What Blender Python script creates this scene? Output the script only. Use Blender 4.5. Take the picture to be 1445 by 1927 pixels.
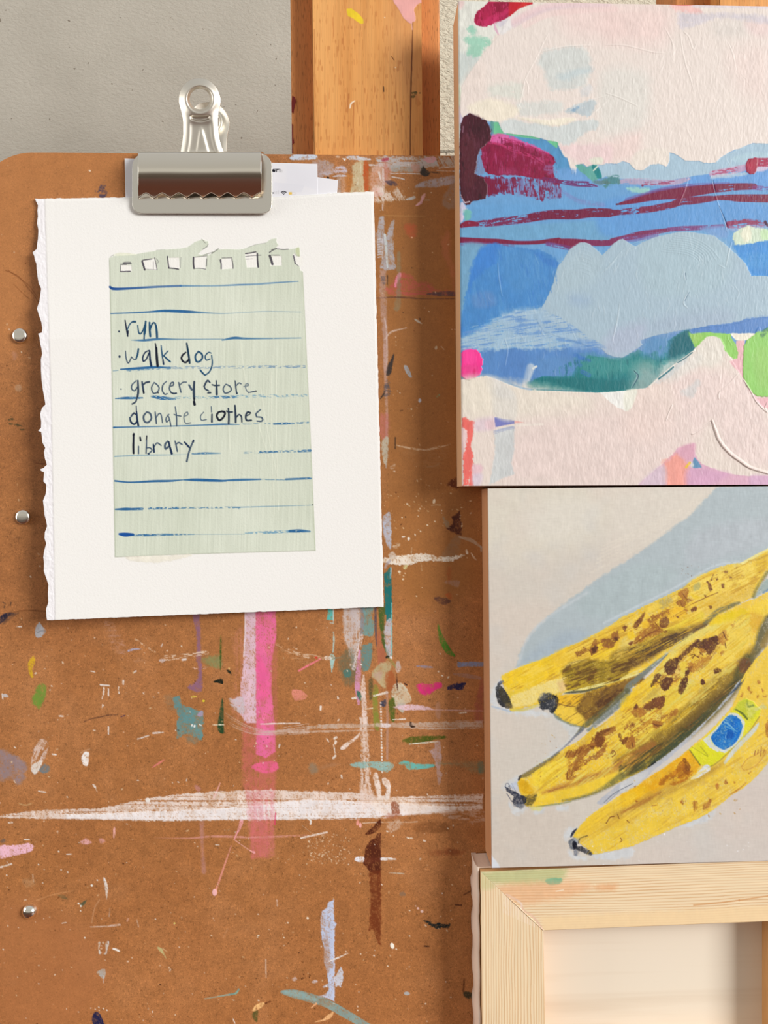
import bpy, bmesh, math, random
import numpy as np
from mathutils import Vector, Matrix

# ------------------------------------------------------------------ clear
for o in list(bpy.data.objects):
    bpy.data.objects.remove(o)
SC = bpy.context.scene
COL = SC.collection
Q = 1.0            # grid coarseness of the painted surfaces (1 = full detail)

# ------------------------------------------------------------------ camera
F_PX, CX, CY = 1448.0, 722.5, 963.5
DIST = 0.459
ZC = 1.25                                   # height of the picture centre above the floor
yaw, pitch, roll = math.radians(1.8), math.radians(0.77), math.radians(0.4)
fw = Vector((math.sin(yaw) * math.cos(pitch), math.cos(yaw) * math.cos(pitch), -math.sin(pitch)))
rt = fw.cross(Vector((0, 0, 1))).normalized()
up = rt.cross(fw)
rt, up = rt * math.cos(roll) - up * math.sin(roll), up * math.cos(roll) + rt * math.sin(roll)
cam_pos = Vector((0, 0, ZC)) - fw * DIST
cd = bpy.data.cameras.new('camera')
cam = bpy.data.objects.new('camera', cd)
COL.objects.link(cam)
m = Matrix((rt, up, -fw)).transposed().to_4x4()
m.translation = cam_pos
cam.matrix_world = m
cd.sensor_fit = 'VERTICAL'
cd.sensor_height = 24.0
cd.lens = F_PX / 1927.0 * 24.0
cd.clip_start = 0.01
SC.camera = cam

# ------------------------------------------------------------------ world, lights, exposure
W = bpy.data.worlds.new('world')
SC.world = W
W.use_nodes = True
nt = W.node_tree
bg = nt.nodes['Background']
tc = nt.nodes.new('ShaderNodeTexCoord')
sep = nt.nodes.new('ShaderNodeSeparateXYZ')
rp = nt.nodes.new('ShaderNodeValToRGB')
mr = nt.nodes.new('ShaderNodeMapRange')
mr.inputs['From Min'].default_value = -1
nt.links.new(tc.outputs['Generated'], sep.inputs[0])
nt.links.new(sep.outputs['Z'], mr.inputs['Value'])
nt.links.new(mr.outputs[0], rp.inputs[0])
rp.color_ramp.elements[0].position = 0.0
rp.color_ramp.elements[0].color = (0.05, 0.025, 0.015, 1)
rp.color_ramp.elements[1].position = 0.46
rp.color_ramp.elements[1].color = (0.16, 0.12, 0.09, 1)
e = rp.color_ramp.elements.new(0.52)
e.color = (1.15, 1.1, 1.0, 1)
e = rp.color_ramp.elements.new(0.60)
e.color = (0.80, 0.77, 0.70, 1)
e = rp.color_ramp.elements.new(1.0)
e.color = (0.95, 0.95, 0.95, 1)
nt.links.new(rp.outputs[0], bg.inputs['Color'])
bg.inputs['Strength'].default_value = 0.60

def area(name, pos, target, sx, sy, power, col):
    l = bpy.data.lights.new(name, 'AREA')
    l.shape = 'RECTANGLE'
    l.size, l.size_y, l.energy, l.color = sx, sy, power, col
    o = bpy.data.objects.new(name, l)
    COL.objects.link(o)
    o.location = pos
    o.rotation_euler = (Vector(target) - Vector(pos)).to_track_quat('-Z', 'Y').to_euler()
    return o

area('window_light', (4.1, -3.15, ZC + 1.28), (0, 0, ZC), 2.1, 2.3, 338.0, (1.0, 0.99, 0.97))
area('side_fill_light', (-2.3, -0.55, ZC + 0.35), (0, 0, ZC), 0.9, 1.2, 23.0, (1.0, 0.97, 0.93))  # added fill lamp brightening the panels' left sides; no known window there

SC.view_settings.view_transform = 'Standard'
SC.view_settings.look = 'None'
SC.view_settings.gamma = 1.0
SC.view_settings.use_curve_mapping = False
SC.view_settings.exposure = -0.02
ALB = 0.93          # photo value -> albedo

# ------------------------------------------------------------------ picture point -> point on a plane in front of the board
def P(px, py, h=0.0):
    px = np.asarray(px, dtype=np.float64); py = np.asarray(py, dtype=np.float64)
    a = (px - CX) / F_PX; b = -(py - CY) / F_PX
    d = [fw[i] + rt[i] * a + up[i] * b for i in range(3)]
    t = (-np.asarray(h) - cam_pos[1]) / d[1]
    return np.stack([cam_pos[0] + d[0] * t, cam_pos[1] + d[1] * t, cam_pos[2] + d[2] * t], axis=-1)

def PV(px, py, h=0.0):
    return Vector(P(px, py, h).tolist())

PX = DIST / F_PX        # one photo pixel on the board, in metres

# ------------------------------------------------------------------ scene bookkeeping
def tag(o, label, cat, group=None):
    o['label'] = label; o['category'] = cat
    if group: o['group'] = group
    return o

def empty(name, loc, label, cat, group=None):
    o = bpy.data.objects.new(name, None)
    o.empty_display_size = 0.02
    COL.objects.link(o); o.location = loc
    return tag(o, label, cat, group)

def link_mesh(name, me, mat, parent=None, smooth=False):
    o = bpy.data.objects.new(name, me)
    COL.objects.link(o)
    if mat: me.materials.append(mat)
    if smooth:
        me.polygons.foreach_set('use_smooth', np.ones(len(me.polygons), dtype=bool))
    if parent:
        o.parent = parent
        o.matrix_parent_inverse = Matrix.Translation(-parent.location)
    return o

def from_lists(name, vs, fs, mat, parent=None, smooth=False):
    me = bpy.data.meshes.new(name)
    me.from_pydata([tuple(v) for v in vs], [], fs)
    me.update()
    bm = bmesh.new(); bm.from_mesh(me)
    bmesh.ops.recalc_face_normals(bm, faces=bm.faces)
    bm.to_mesh(me); bm.free()
    return link_mesh(name, me, mat, parent, smooth)

def bevel(o, w, seg=2):
    md = o.modifiers.new('bevel', 'BEVEL'); md.width = w; md.segments = seg; md.limit_method = 'ANGLE'
    return o

def loft(name, front, back, mat, parent=None, bev=0):
    """a solid between two outlines of equal count (front and back)"""
    n = len(front)
    vs = list(front) + list(back)
    fs = [tuple(range(n)), tuple(range(2 * n - 1, n - 1, -1))]
    fs += [(i, i + n, (i + 1) % n + n, (i + 1) % n) for i in range(n)]
    o = from_lists(name, vs, fs, mat, parent)
    if bev: bevel(o, bev)
    return o

def slab(name, pts, h0, h1, mat, parent=None, bev=0):
    """a solid whose front outline is seen at the photo points pts, with straight sides back to the board"""
    fr = [PV(x, y, h1) for x, y in pts]
    bk = [Vector((v.x, -h0, v.z)) for v in fr]
    return loft(name, fr, bk, mat, parent, bev)

def block(name, x0, x1, y0, y1, z0, z1, mat, parent=None, bev=0):
    fr = [Vector((x0, y0, z0)), Vector((x1, y0, z0)), Vector((x1, y0, z1)), Vector((x0, y0, z1))]
    bk = [Vector((v.x, y1, v.z)) for v in fr]
    return loft(name, fr, bk, mat, parent, bev)

# ------------------------------------------------------------------ materials
def lin(c):
    c = np.asarray(c, dtype=np.float64) / 255.0
    return np.where(c <= 0.04045, c / 12.92, ((c + 0.055) / 1.055) ** 2.4)

def L4(c, k=None):
    v = lin(c) * (ALB if k is None else k)
    return (float(v[0]), float(v[1]), float(v[2]), 1.0)

class MatB:
    def __init__(s, name, rough=0.6, spec=0.3, metal=0.0):
        s.m = bpy.data.materials.new(name); s.m.use_nodes = True
        s.nt = s.m.node_tree; s.b = s.nt.nodes['Principled BSDF']
        s.b.inputs['Roughness'].default_value = rough
        s.b.inputs['Metallic'].default_value = metal
        s.b.inputs['Specular IOR Level'].default_value = spec
        s._c = None
    def n(s, t, **kw):
        nd = s.nt.nodes.new('ShaderNode' + t)
        for k, v in kw.items(): setattr(nd, k, v)
        return nd
    def l(s, a, b): s.nt.links.new(a, b)
    def coord(s, sx=1, sy=1, sz=1, rot=(0, 0, 0)):
        t = s.n('TexCoord'); mp = s.n('Mapping')
        mp.inputs['Scale'].default_value = (sx, sy, sz)
        mp.inputs['Rotation'].default_value = rot
        s.l(t.outputs['Object'], mp.inputs['Vector'])
        return mp.outputs[0]
    def noise(s, vec, scale, detail=3, rough=0.55, dist=0.0):
        t = s.n('TexNoise'); s.l(vec, t.inputs['Vector'])
        t.inputs['Scale'].default_value = scale; t.inputs['Detail'].default_value = detail
        t.inputs['Roughness'].default_value = rough; t.inputs['Distortion'].default_value = dist
        return t.outputs['Fac']
    def ramp(s, fac, stops):
        r = s.n('ValToRGB'); s.l(fac, r.inputs[0])
        el = r.color_ramp.elements
        while len(el) < len(stops): el.new(0.5)
        for e_, (p, c) in zip(el, stops): e_.position = p; e_.color = c
        return r.outputs[0]
    def mix(s, fac, a, b, mode='MIX'):
        x = s.n('MixRGB'); x.blend_type = mode
        for sk, v in ((x.inputs[0], fac), (x.inputs[1], a), (x.inputs[2], b)):
            if hasattr(v, 'is_linked') or hasattr(v, 'links'): s.l(v, sk)
            else: sk.default_value = v
        return x.outputs[0]
    def base(s, c):
        if isinstance(c, tuple): s.b.inputs['Base Color'].default_value = c
        else: s.l(c, s.b.inputs['Base Color'])
    def bump(s, fac, strength=0.3, dist=0.001):
        b = s.n('Bump'); b.inputs['Strength'].default_value = strength; b.inputs['Distance'].default_value = dist
        s.l(fac, b.inputs['Height'])
        if s._c is not None: s.l(s._c, b.inputs['Normal'])
        s._c = b.outputs[0]
        s.l(b.outputs[0], s.b.inputs['Normal'])

def grey(v): return (v, v, v, 1)

def wood(name, c_lo, c_hi, along='z', scale=60, stretch=14, fleck=0.0, rough=0.55, k=None):
    b = MatB(name, rough, 0.25)
    sc = {'x': (1 / stretch, 1, 1), 'y': (1, 1 / stretch, 1), 'z': (1, 1, 1 / stretch)}[along]
    v = b.coord(*sc)
    n1 = b.noise(v, scale, 5, 0.6, 0.4)
    c = b.ramp(n1, [(0.3, L4(c_lo, k)), (0.7, L4(c_hi, k))])
    n2 = b.noise(v, scale * 14, 2, 0.5)
    c = b.mix(0.35, c, b.ramp(n2, [(0.3, grey(0.72)), (0.62, grey(1.0))]), 'MULTIPLY')
    if fleck:
        n3 = b.noise(b.coord(*{'x': (.12, 1, 1), 'y': (1, .12, 1), 'z': (1, 1, .12)}[along]), 1500, 1, 0.5)
        c = b.mix(fleck, c, b.ramp(n3, [(0.33, grey(0.35)), (0.43, grey(1.0))]), 'MULTIPLY')
    b.base(c); b.bump(n2, 0.15, 0.0006)
    return b.m

def painted(name, rough=0.5, spec=0.3, fibre=0.0, streak=None, bump=0.2, bdist=0.0004, rough_bare=None, weave=0.0):
    """paint carried by the surface's own colour layer; alpha = bare support"""
    b = MatB(name, rough, spec)
    at = b.n('Attribute'); at.attribute_name = 'Paint'
    col = at.outputs['Color']
    if fibre:
        v1 = b.coord(1, 1, 0.55); v2 = b.coord(0.5, 1, 1, (0, 0.5, 0))
        n1 = b.noise(v1, 1000, 2, 0.6, 1.5); n2 = b.noise(v2, 1250, 2, 0.6, 1.5); n3 = b.noise(b.coord(), 130, 3, 0.6)
        f = b.mix(0.5, n1, n2)
        f = b.ramp(f, [(0.34, grey(0.50)), (0.44, grey(0.90)), (0.54, grey(1.02)), (0.66, grey(1.38))])
        f3 = b.ramp(n3, [(0.3, grey(0.90)), (0.7, grey(1.10))])
        f = b.mix(1.0, f, f3, 'MULTIPLY')
        bare = b.mix(1.0, col, f, 'MULTIPLY')
        fa = b.n('Math', operation='MULTIPLY'); b.l(at.outputs['Alpha'], fa.inputs[0]); fa.inputs[1].default_value = fibre
        col = b.mix(fa.outputs[0], col, bare)
    b.base(col)
    if streak:
        n = b.noise(b.coord(*streak), 1.0, 3, 0.6, 0.3)
        b.bump(n, bump, bdist)
    if weave:
        n = b.noise(b.coord(1, 1, 0.12), 2600, 1, 0.5); n2 = b.noise(b.coord(0.12, 1, 1), 2600, 1, 0.5)
        b.bump(b.mix(0.5, n, n2), weave, 0.0002)
    if rough_bare is not None:
        r = b.n('MapRange'); b.l(at.outputs['Alpha'], r.inputs['Value'])
        r.inputs['To Min'].default_value = rough; r.inputs['To Max'].default_value = rough_bare
        b.l(r.outputs[0], b.b.inputs['Roughness'])
    return b.m

# ------------------------------------------------------------------ the painter: layers of brushwork laid on a surface grid
class Noise:
    tab = {}
    @staticmethod
    def vn(u, v, seed):
        g = Noise.tab.get(seed)
        if g is None:
            g = np.random.RandomState(seed).rand(128, 128).astype(np.float32); Noise.tab[seed] = g
        iu = np.floor(u).astype(np.int64); iv = np.floor(v).astype(np.int64)
        fu = (u - iu).astype(np.float32); fv = (v - iv).astype(np.float32)
        fu = fu * fu * (3 - 2 * fu); fv = fv * fv * (3 - 2 * fv)
        a = iu & 127; b = iv & 127; a1 = (a + 1) & 127; b1 = (b + 1) & 127
        return (g[b, a] * (1 - fu) + g[b, a1] * fu) * (1 - fv) + (g[b1, a] * (1 - fu) + g[b1, a1] * fu) * fv
    @staticmethod
    def fb(u, v, seed, o=3):
        s = 0; t = 0; k = 1.0
        for i in range(o):
            s = s + k * Noise.vn(u * 2 ** i + 7.3 * i, v * 2 ** i + 3.1 * i, seed + i); t += k; k *= 0.55
        return s / t

def cr(pts, closed=False, n=6):
    """Catmull-Rom through points (any number of channels)"""
    p = np.array(pts, dtype=np.float64)
    if len(p) < 3: return p
    if closed: q = np.vstack([p[-1], p, p[0], p[1]])
    else: q = np.vstack([2 * p[0] - p[1], p, 2 * p[-1] - p[-2]])
    out = []
    for i in range(1, len(q) - 2):
        a, b, c, d = q[i - 1], q[i], q[i + 1], q[i + 2]
        for j in range(n):
            t = j / n
            out.append(0.5 * (2 * b + (c - a) * t + (2 * a - 5 * b + 4 * c - d) * t * t + (3 * b - a - 3 * c + d) * t ** 3))
    if not closed: out.append(p[-1])
    return np.array(out)

class Z:
    """reading frame: origin and scale of a magnified look at the photo"""
    def __init__(s, x0, y0, k): s.x0, s.y0, s.k = x0, y0, k
    def __call__(s, *pts): return [(s.x0 + x * s.k, s.y0 + y * s.k) for x, y in pts]

class Canvas:
    def __init__(s, X, Y, base, bare=0.0):
        s.X = X.astype(np.float32); s.Y = Y.astype(np.float32)
        s.C = np.zeros(X.shape + (3,), np.float32) + np.array(base, np.float32)
        s.H = np.zeros(X.shape, np.float32); s.B = np.full(X.shape, bare, np.float32)
        s.xa, s.xb = s.X.min(0), s.X.max(0); s.ya, s.yb = s.Y.min(1), s.Y.max(1)
        s.seed = 10; s.wear = 0.0
    def win(s, x0, y0, x1, y1):
        r = np.nonzero((s.yb >= y0) & (s.ya <= y1))[0]; c = np.nonzero((s.xb >= x0) & (s.xa <= x1))[0]
        if len(r) == 0 or len(c) == 0: return None
        return (slice(r[0], r[-1] + 1), slice(c[0], c[-1] + 1))
    def ns(s): s.seed += 5; return s.seed
    def lay(s, w, m, col, var=0.0, h=0.0, vs=9.0):
        x, y = s.X[w], s.Y[w]
        c = np.array(col, np.float32)
        if s.wear and var:              # thin film: bare pin-holes and uneven coverage
            n1 = Noise.fb(x / 1.9, y / 2.4, s.ns(), 2); n2 = Noise.fb(x / 11, y / 15, s.ns(), 2)
            m = m * (1 - s.wear * np.clip((.40 + .25 * (.5 - n2) - n1) / .10, 0, 1)) * (1 - .45 * s.wear * np.clip((.55 - n2) / .3, 0, 1))
        if var:
            n = Noise.fb(x / vs, y / (vs * 1.7), s.ns(), 3) - 0.5
            c = c * (1 + var * 2 * n)[..., None]
        s.C[w] = s.C[w] * (1 - m[..., None]) + c * m[..., None]
        s.B[w] *= (1 - m)
        if h: s.H[w] += h * m
    def poly(s, pts, col, a=1.0, soft=1.2, rough=0.0, rs=5.0, sm=True, dry=0.0, ang=0.0, dl=40.0, dw=2.2, var=0.06, h=0.0, grad=None, vs=9.0):
        p = cr(pts, True, 5) if sm else np.array(pts, float)
        pad = soft + rough + 2
        w = s.win(p[:, 0].min() - pad, p[:, 1].min() - pad, p[:, 0].max() + pad, p[:, 1].max() + pad)
        if w is None: return
        x, y = s.X[w], s.Y[w]
        d2 = np.full(x.shape, 1e9, np.float32); ins = np.zeros(x.shape, bool)
        q = np.roll(p, -1, axis=0)
        for (ax, ay), (bx, by) in zip(p, q):
            ex, ey = bx - ax, by - ay
            L = ex * ex + ey * ey
            if L < 1e-9: continue
            t = np.clip(((x - ax) * ex + (y - ay) * ey) / L, 0, 1)
            d2 = np.minimum(d2, (x - ax - t * ex) ** 2 + (y - ay - t * ey) ** 2)
            if ey != 0:
                cnd = ((ay > y) != (by > y)) & (x < ex * (y - ay) / ey + ax)
                ins ^= cnd
        d = np.sqrt(d2); d = np.where(ins, d, -d)
        if rough: d = d + rough * 2 * (Noise.fb(x / rs, y / rs, s.ns(), 3) - 0.5)
        m = np.clip(d / soft + 0.5, 0, 1)
        if dry: m = m * s.dryness(x, y, ang, dl, dw, dry)
        if grad is not None:      # fade of the paint film along a direction: (x0,y0,x1,y1) opaque -> bare
            gx, gy, hx, hy = grad
            t = ((x - gx) * (hx - gx) + (y - gy) * (hy - gy)) / ((hx - gx) ** 2 + (hy - gy) ** 2)
            m = m * np.clip(1 - t, 0, 1)
        s.lay(w, m * a, col, var, h, vs)
    def brushed(s, pts, ang, seed, cols, thr=0.5, a=0.8, dl=26.0, dw=2.2, soft=3.0, fine=0.3):
        """dry bristle passes of several colours inside an outline, all along one direction"""
        p = cr(pts, True, 3)
        w = s.win(p[:, 0].min() - 3, p[:, 1].min() - 3, p[:, 0].max() + 3, p[:, 1].max() + 3)
        if w is None: return
        x, y = s.X[w], s.Y[w]
        d2 = np.full(x.shape, 1e9, np.float32); ins = np.zeros(x.shape, bool)
        for (ax, ay), (bx, by) in zip(p, np.roll(p, -1, axis=0)):
            ex, ey = bx - ax, by - ay; L = ex * ex + ey * ey
            if L < 1e-9: continue
            t = np.clip(((x - ax) * ex + (y - ay) * ey) / L, 0, 1)
            d2 = np.minimum(d2, (x - ax - t * ex) ** 2 + (y - ay - t * ey) ** 2)
            if ey != 0: ins ^= ((ay > y) != (by > y)) & (x < ex * (y - ay) / ey + ax)
        edge = np.clip(np.where(ins, np.sqrt(d2), 0) / soft, 0, 1)
        c, sn = math.cos(math.radians(ang)), math.sin(math.radians(ang))
        u, v = x * c + y * sn, -x * sn + y * c
        for i, col in enumerate(cols):
            big = Noise.fb(u / (dl * 1.6), v / (dw * 6), seed + 20 * i, 2)
            br = Noise.vn(u / dl, v / dw, seed + 20 * i + 3)
            fn = Noise.fb(x / 2.3, y / 2.3, seed + 20 * i + 5, 2)
            n = .45 * big + (.55 - fine * .5) * br + fine * .5 * fn
            m = np.clip((n - thr) / 0.12, 0, 1) * a * edge
            s.C[w] = s.C[w] * (1 - m[..., None]) + np.array(col, np.float32) * m[..., None]
    def dryness(s, x, y, ang, dl, dw, dry):
        c, sn = math.cos(math.radians(ang)), math.sin(math.radians(ang))
        u = (x * c + y * sn) / dl; v = (-x * sn + y * c) / dw
        n = 0.62 * Noise.vn(u, v, s.ns()) + 0.38 * Noise.fb(x / 2.6, y / 2.6, s.ns(), 2)
        return np.clip((n - dry) / 0.16 + 0.5, 0, 1)
    def stroke(s, pts, w, col, a=1.0, soft=1.0, dry=0.0, dl=30.0, dw=1.6, var=0.05, h=0.0, sm=True, rough=0.0, rs=4.0):
        n = len(pts)
        ws = w if isinstance(w, (list, tuple)) else [w] * n
        As = a if isinstance(a, (list, tuple)) else [a] * n
        p = np.array([(q[0], q[1], ww, aa) for q, ww, aa in zip(pts, ws, As)], float)
        if sm and n > 2: p = cr(p, False, 5)
        mw = max(ws) + soft + rough + 2
        wd = s.win(p[:, 0].min() - mw, p[:, 1].min() - mw, p[:, 0].max() + mw, p[:, 1].max() + mw)
        if wd is None: return
        x, y = s.X[wd], s.Y[wd]
        best = np.full(x.shape, -1e9, np.float32); al = np.zeros(x.shape, np.float32)
        S = np.zeros(x.shape, np.float32); Lt = np.zeros(x.shape, np.float32)
        acc = 0.0
        for i in range(len(p) - 1):
            ax, ay, aw, aa = p[i]; bx, by, bw, ba = p[i + 1]
            ex, ey = bx - ax, by - ay
            L = ex * ex + ey * ey
            if L < 1e-9: continue
            ln = math.sqrt(L)
            t = np.clip(((x - ax) * ex + (y - ay) * ey) / L, 0, 1)
            dd = np.sqrt((x - ax - t * ex) ** 2 + (y - ay - t * ey) ** 2)
            sc = (aw + (bw - aw) * t) - dd
            up_ = sc > best
            best = np.where(up_, sc, best); al = np.where(up_, aa + (ba - aa) * t, al)
            if dry:
                S = np.where(up_, acc + t * ln, S)
                Lt = np.where(up_, ((x - ax) * -ey + (y - ay) * ex) / ln, Lt)
            acc += ln
        if rough: best = best + rough * 2 * (Noise.fb(x / rs, y / rs, s.ns(), 2) - 0.5)
        m = np.clip(best / soft + 0.5, 0, 1)
        if dry:
            nn = 0.62 * Noise.vn(S / dl, Lt / dw, s.ns()) + 0.38 * Noise.fb(x / 2.6, y / 2.6, s.ns(), 2)
            m = m * np.clip((nn - dry) / 0.16 + 0.5, 0, 1)
        s.lay(wd, np.clip(m * al, 0, 1), col, var, h)
    def dot(s, x, y, r, col, a=1.0, ry=None, ang=0.0, h=0.0, soft=0.9, rough=0.0):
        ry = ry or r
        R = max(r, ry) + soft + rough + 1
        w = s.win(x - R, y - R, x + R, y + R)
        if w is None: return
        X, Y = s.X[w] - x, s.Y[w] - y
        c, sn = math.cos(math.radians(ang)), math.sin(math.radians(ang))
        u, v = X * c + Y * sn, -X * sn + Y * c
        d = (1 - np.sqrt((u / r) ** 2 + (v / ry) ** 2)) * min(r, ry)
        if rough: d = d + rough * 2 * (Noise.fb(s.X[w] / 3, s.Y[w] / 3, s.ns(), 2) - 0.5)
        s.lay(w, np.clip(d / soft + 0.5, 0, 1) * a, col, 0, h)
    def specks(s, n, box, r0, r1, cols, seed, a=(0.5, 1.0), el=2.2):
        R = random.Random(seed)
        for i in range(n):
            x, y = R.uniform(box[0], box[2]), R.uniform(box[1], box[3])
            r = r0 + (r1 - r0) * R.random() ** 2.5
            s.dot(x, y, r, R.choice(cols), R.uniform(*a), r * R.uniform(1, el), R.uniform(0, 180))
    def wash(s, n, scale, seed, col, a, thr=0.5, sy=1.0):
        """thin uneven colour drift"""
        nz = Noise.fb(s.X / scale, s.Y / (scale * sy), seed, 3)
        m = np.clip((nz - thr) / 0.25, 0, 1) * a
        s.C = s.C * (1 - m[..., None]) + np.array(col, np.float32) * m[..., None]
    def build(s, name, mat, parent, h, hk=1.0, thick=0.0, hmap=None):
        """grid surface with the paint's own relief, closed at the rim by a thin edge"""
        ny, nx = s.X.shape
        hh = (np.zeros(s.X.shape) + h) if hmap is None else hmap
        co = P(s.X, s.Y, hh + s.H * PX * hk).reshape(-1, 3)
        col = np.empty((ny * nx, 4), np.float32)
        col[:, :3] = (lin(np.clip(s.C.reshape(-1, 3), 0, 255)) * ALB); col[:, 3] = s.B.reshape(-1)
        idx = np.arange(ny * nx).reshape(ny, nx)
        quads = np.stack([idx[:-1, :-1], idx[1:, :-1], idx[1:, 1:], idx[:-1, 1:]], -1).reshape(-1, 4)
        if thick:
            rim = np.concatenate([idx[0, :], idx[1:, -1], idx[-1, -2::-1], idx[-2:0:-1, 0]])
            k = len(rim)
            bc = co[rim].copy(); bc[:, 1] = bc[:, 1] + thick
            ri = ny * nx + np.arange(k)
            co = np.vstack([co, bc]); col = np.vstack([col, col[rim]])
            j = np.roll(np.arange(k), -1)
            quads = np.vstack([quads, np.stack([rim, rim[j], ri[j], ri], -1)])
        me = bpy.data.meshes.new(name)
        me.vertices.add(len(co)); me.vertices.foreach_set('co', co.astype(np.float32).ravel())
        nf = len(quads)
        me.loops.add(nf * 4); me.loops.foreach_set('vertex_index', quads.astype(np.int32).ravel())
        me.polygons.add(nf); me.polygons.foreach_set('loop_start', np.arange(0, nf * 4, 4, dtype=np.int32))
        try: me.polygons.foreach_set('loop_total', np.full(nf, 4, dtype=np.int32))
        except Exception: pass
        me.update(calc_edges=True)
        at = me.color_attributes.new('Paint', 'FLOAT_COLOR', 'POINT')
        at.data.foreach_set('color', col.ravel())
        sm = np.ones(nf, dtype=bool)
        me.polygons.foreach_set('use_smooth', sm)
        return link_mesh(name, me, mat, parent)

def quad_grid(tl, tr, br, bl, step):
    n = int(max(abs(tr[0] - tl[0]), abs(br[0] - bl[0])) / step) + 2
    m_ = int(max(abs(bl[1] - tl[1]), abs(br[1] - tr[1])) / step) + 2
    u, v = np.meshgrid(np.linspace(0, 1, n), np.linspace(0, 1, m_))
    f = lambda i: tl[i] * (1 - u) * (1 - v) + tr[i] * u * (1 - v) + br[i] * u * v + bl[i] * (1 - u) * v
    return f(0), f(1)
# ================================================================== THE SETTING
def struct(o):
    o['kind'] = 'structure'
    return o

def wall_mat(name, c, c2, bscale, bstr, bd, mortar=False):
    b = MatB(name, 0.75, 0.2)
    v = b.coord()
    n = b.noise(v, 14, 3, 0.6)
    col = b.ramp(n, [(0.3, L4(c)), (0.7, L4(c2))])
    sp = b.noise(v, 200, 1, 0.4)                      # sparse dark flecks
    col = b.mix(b.ramp(sp, [(0.745, grey(0)), (0.765, grey(0.75))]), col, L4((112, 100, 86)))
    if mortar:
        t = b.n('TexBrick'); b.l(b.coord(1, 1, 1, (math.pi / 2, 0, 0)), t.inputs['Vector'])
        t.inputs['Scale'].default_value = 1.0
        t.inputs['Brick Width'].default_value = 0.4; t.inputs['Row Height'].default_value = 0.2
        t.inputs['Mortar Size'].default_value = 0.0016; t.inputs['Mortar Smooth'].default_value = 0.3
        for k in ('Color1', 'Color2'): t.inputs[k].default_value = grey(1)
        t.inputs['Mortar'].default_value = grey(0.45)
        col = b.mix(1.0, col, t.outputs['Color'], 'MULTIPLY')
    b.base(col)
    n1 = b.noise(b.coord(1, 1, 1.7, (0, 0.5, 0)), bscale, 3, 0.55, 0.6)
    b.bump(b.ramp(n1, [(0.35, grey(0)), (0.75, grey(1))]), bstr, bd)
    n2 = b.noise(v, bscale * 3.2, 2, 0.5)
    b.bump(n2, bstr * 0.4, bd * 0.35)
    return b.m

WALL_H = -0.30
xs = P(660, 500, WALL_H)[0]
m_wall = wall_mat('grey_orange_peel_paint', (178, 172, 160), (188, 182, 170), 240, 0.30, 0.0022)
m_block = wall_mat('cream_painted_block', (214, 205, 184), (224, 215, 195), 170, 0.6, 0.004, True)
struct(block('wall_back', -3.0, xs, -WALL_H, -WALL_H + 0.12, 0, 2.7, m_wall))
struct(block('wall_right', xs, 5.0, -WALL_H, -WALL_H + 0.12, 0, 2.7, m_block))
m_floor = wood('dark_floorboards', (70, 36, 22), (98, 52, 32), 'x', 9, 12, rough=0.4)
struct(block('floor', -3.0, 5.0, -4.5, -WALL_H + 0.12, -0.05, 0, m_floor))

# ================================================================== EASELS
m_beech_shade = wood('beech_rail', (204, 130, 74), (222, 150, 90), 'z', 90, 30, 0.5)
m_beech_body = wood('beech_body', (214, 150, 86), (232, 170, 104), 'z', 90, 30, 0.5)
m_beech = painted('beech_front', 0.5, 0.3, streak=(1300, 1300, 90), bump=0.18, bdist=0.0005)

def beech(cv, lo, hi, seed):
    x, y = cv.X, cv.Y
    g = Noise.fb(x / 26, y / 420, seed, 4)
    c = np.array(lo, np.float32) * (1 - g[..., None]) + np.array(hi, np.float32) * g[..., None]
    f = Noise.vn(x / 1.8, y / 13, seed + 7)              # short dark rays of the beech grain
    m = np.clip((f - 0.70) / 0.12, 0, 1) * (0.3 + 0.7 * Noise.vn(x / 30, y / 60, seed + 8)) * 0.6
    cv.C = c * (1 - m[..., None]) + np.array((176, 104, 50), np.float32) * m[..., None]
    f = Noise.vn(x / 1.6, y / 60, seed + 9) - 0.5
    cv.C *= (1 + 0.09 * f)[..., None]

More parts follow.
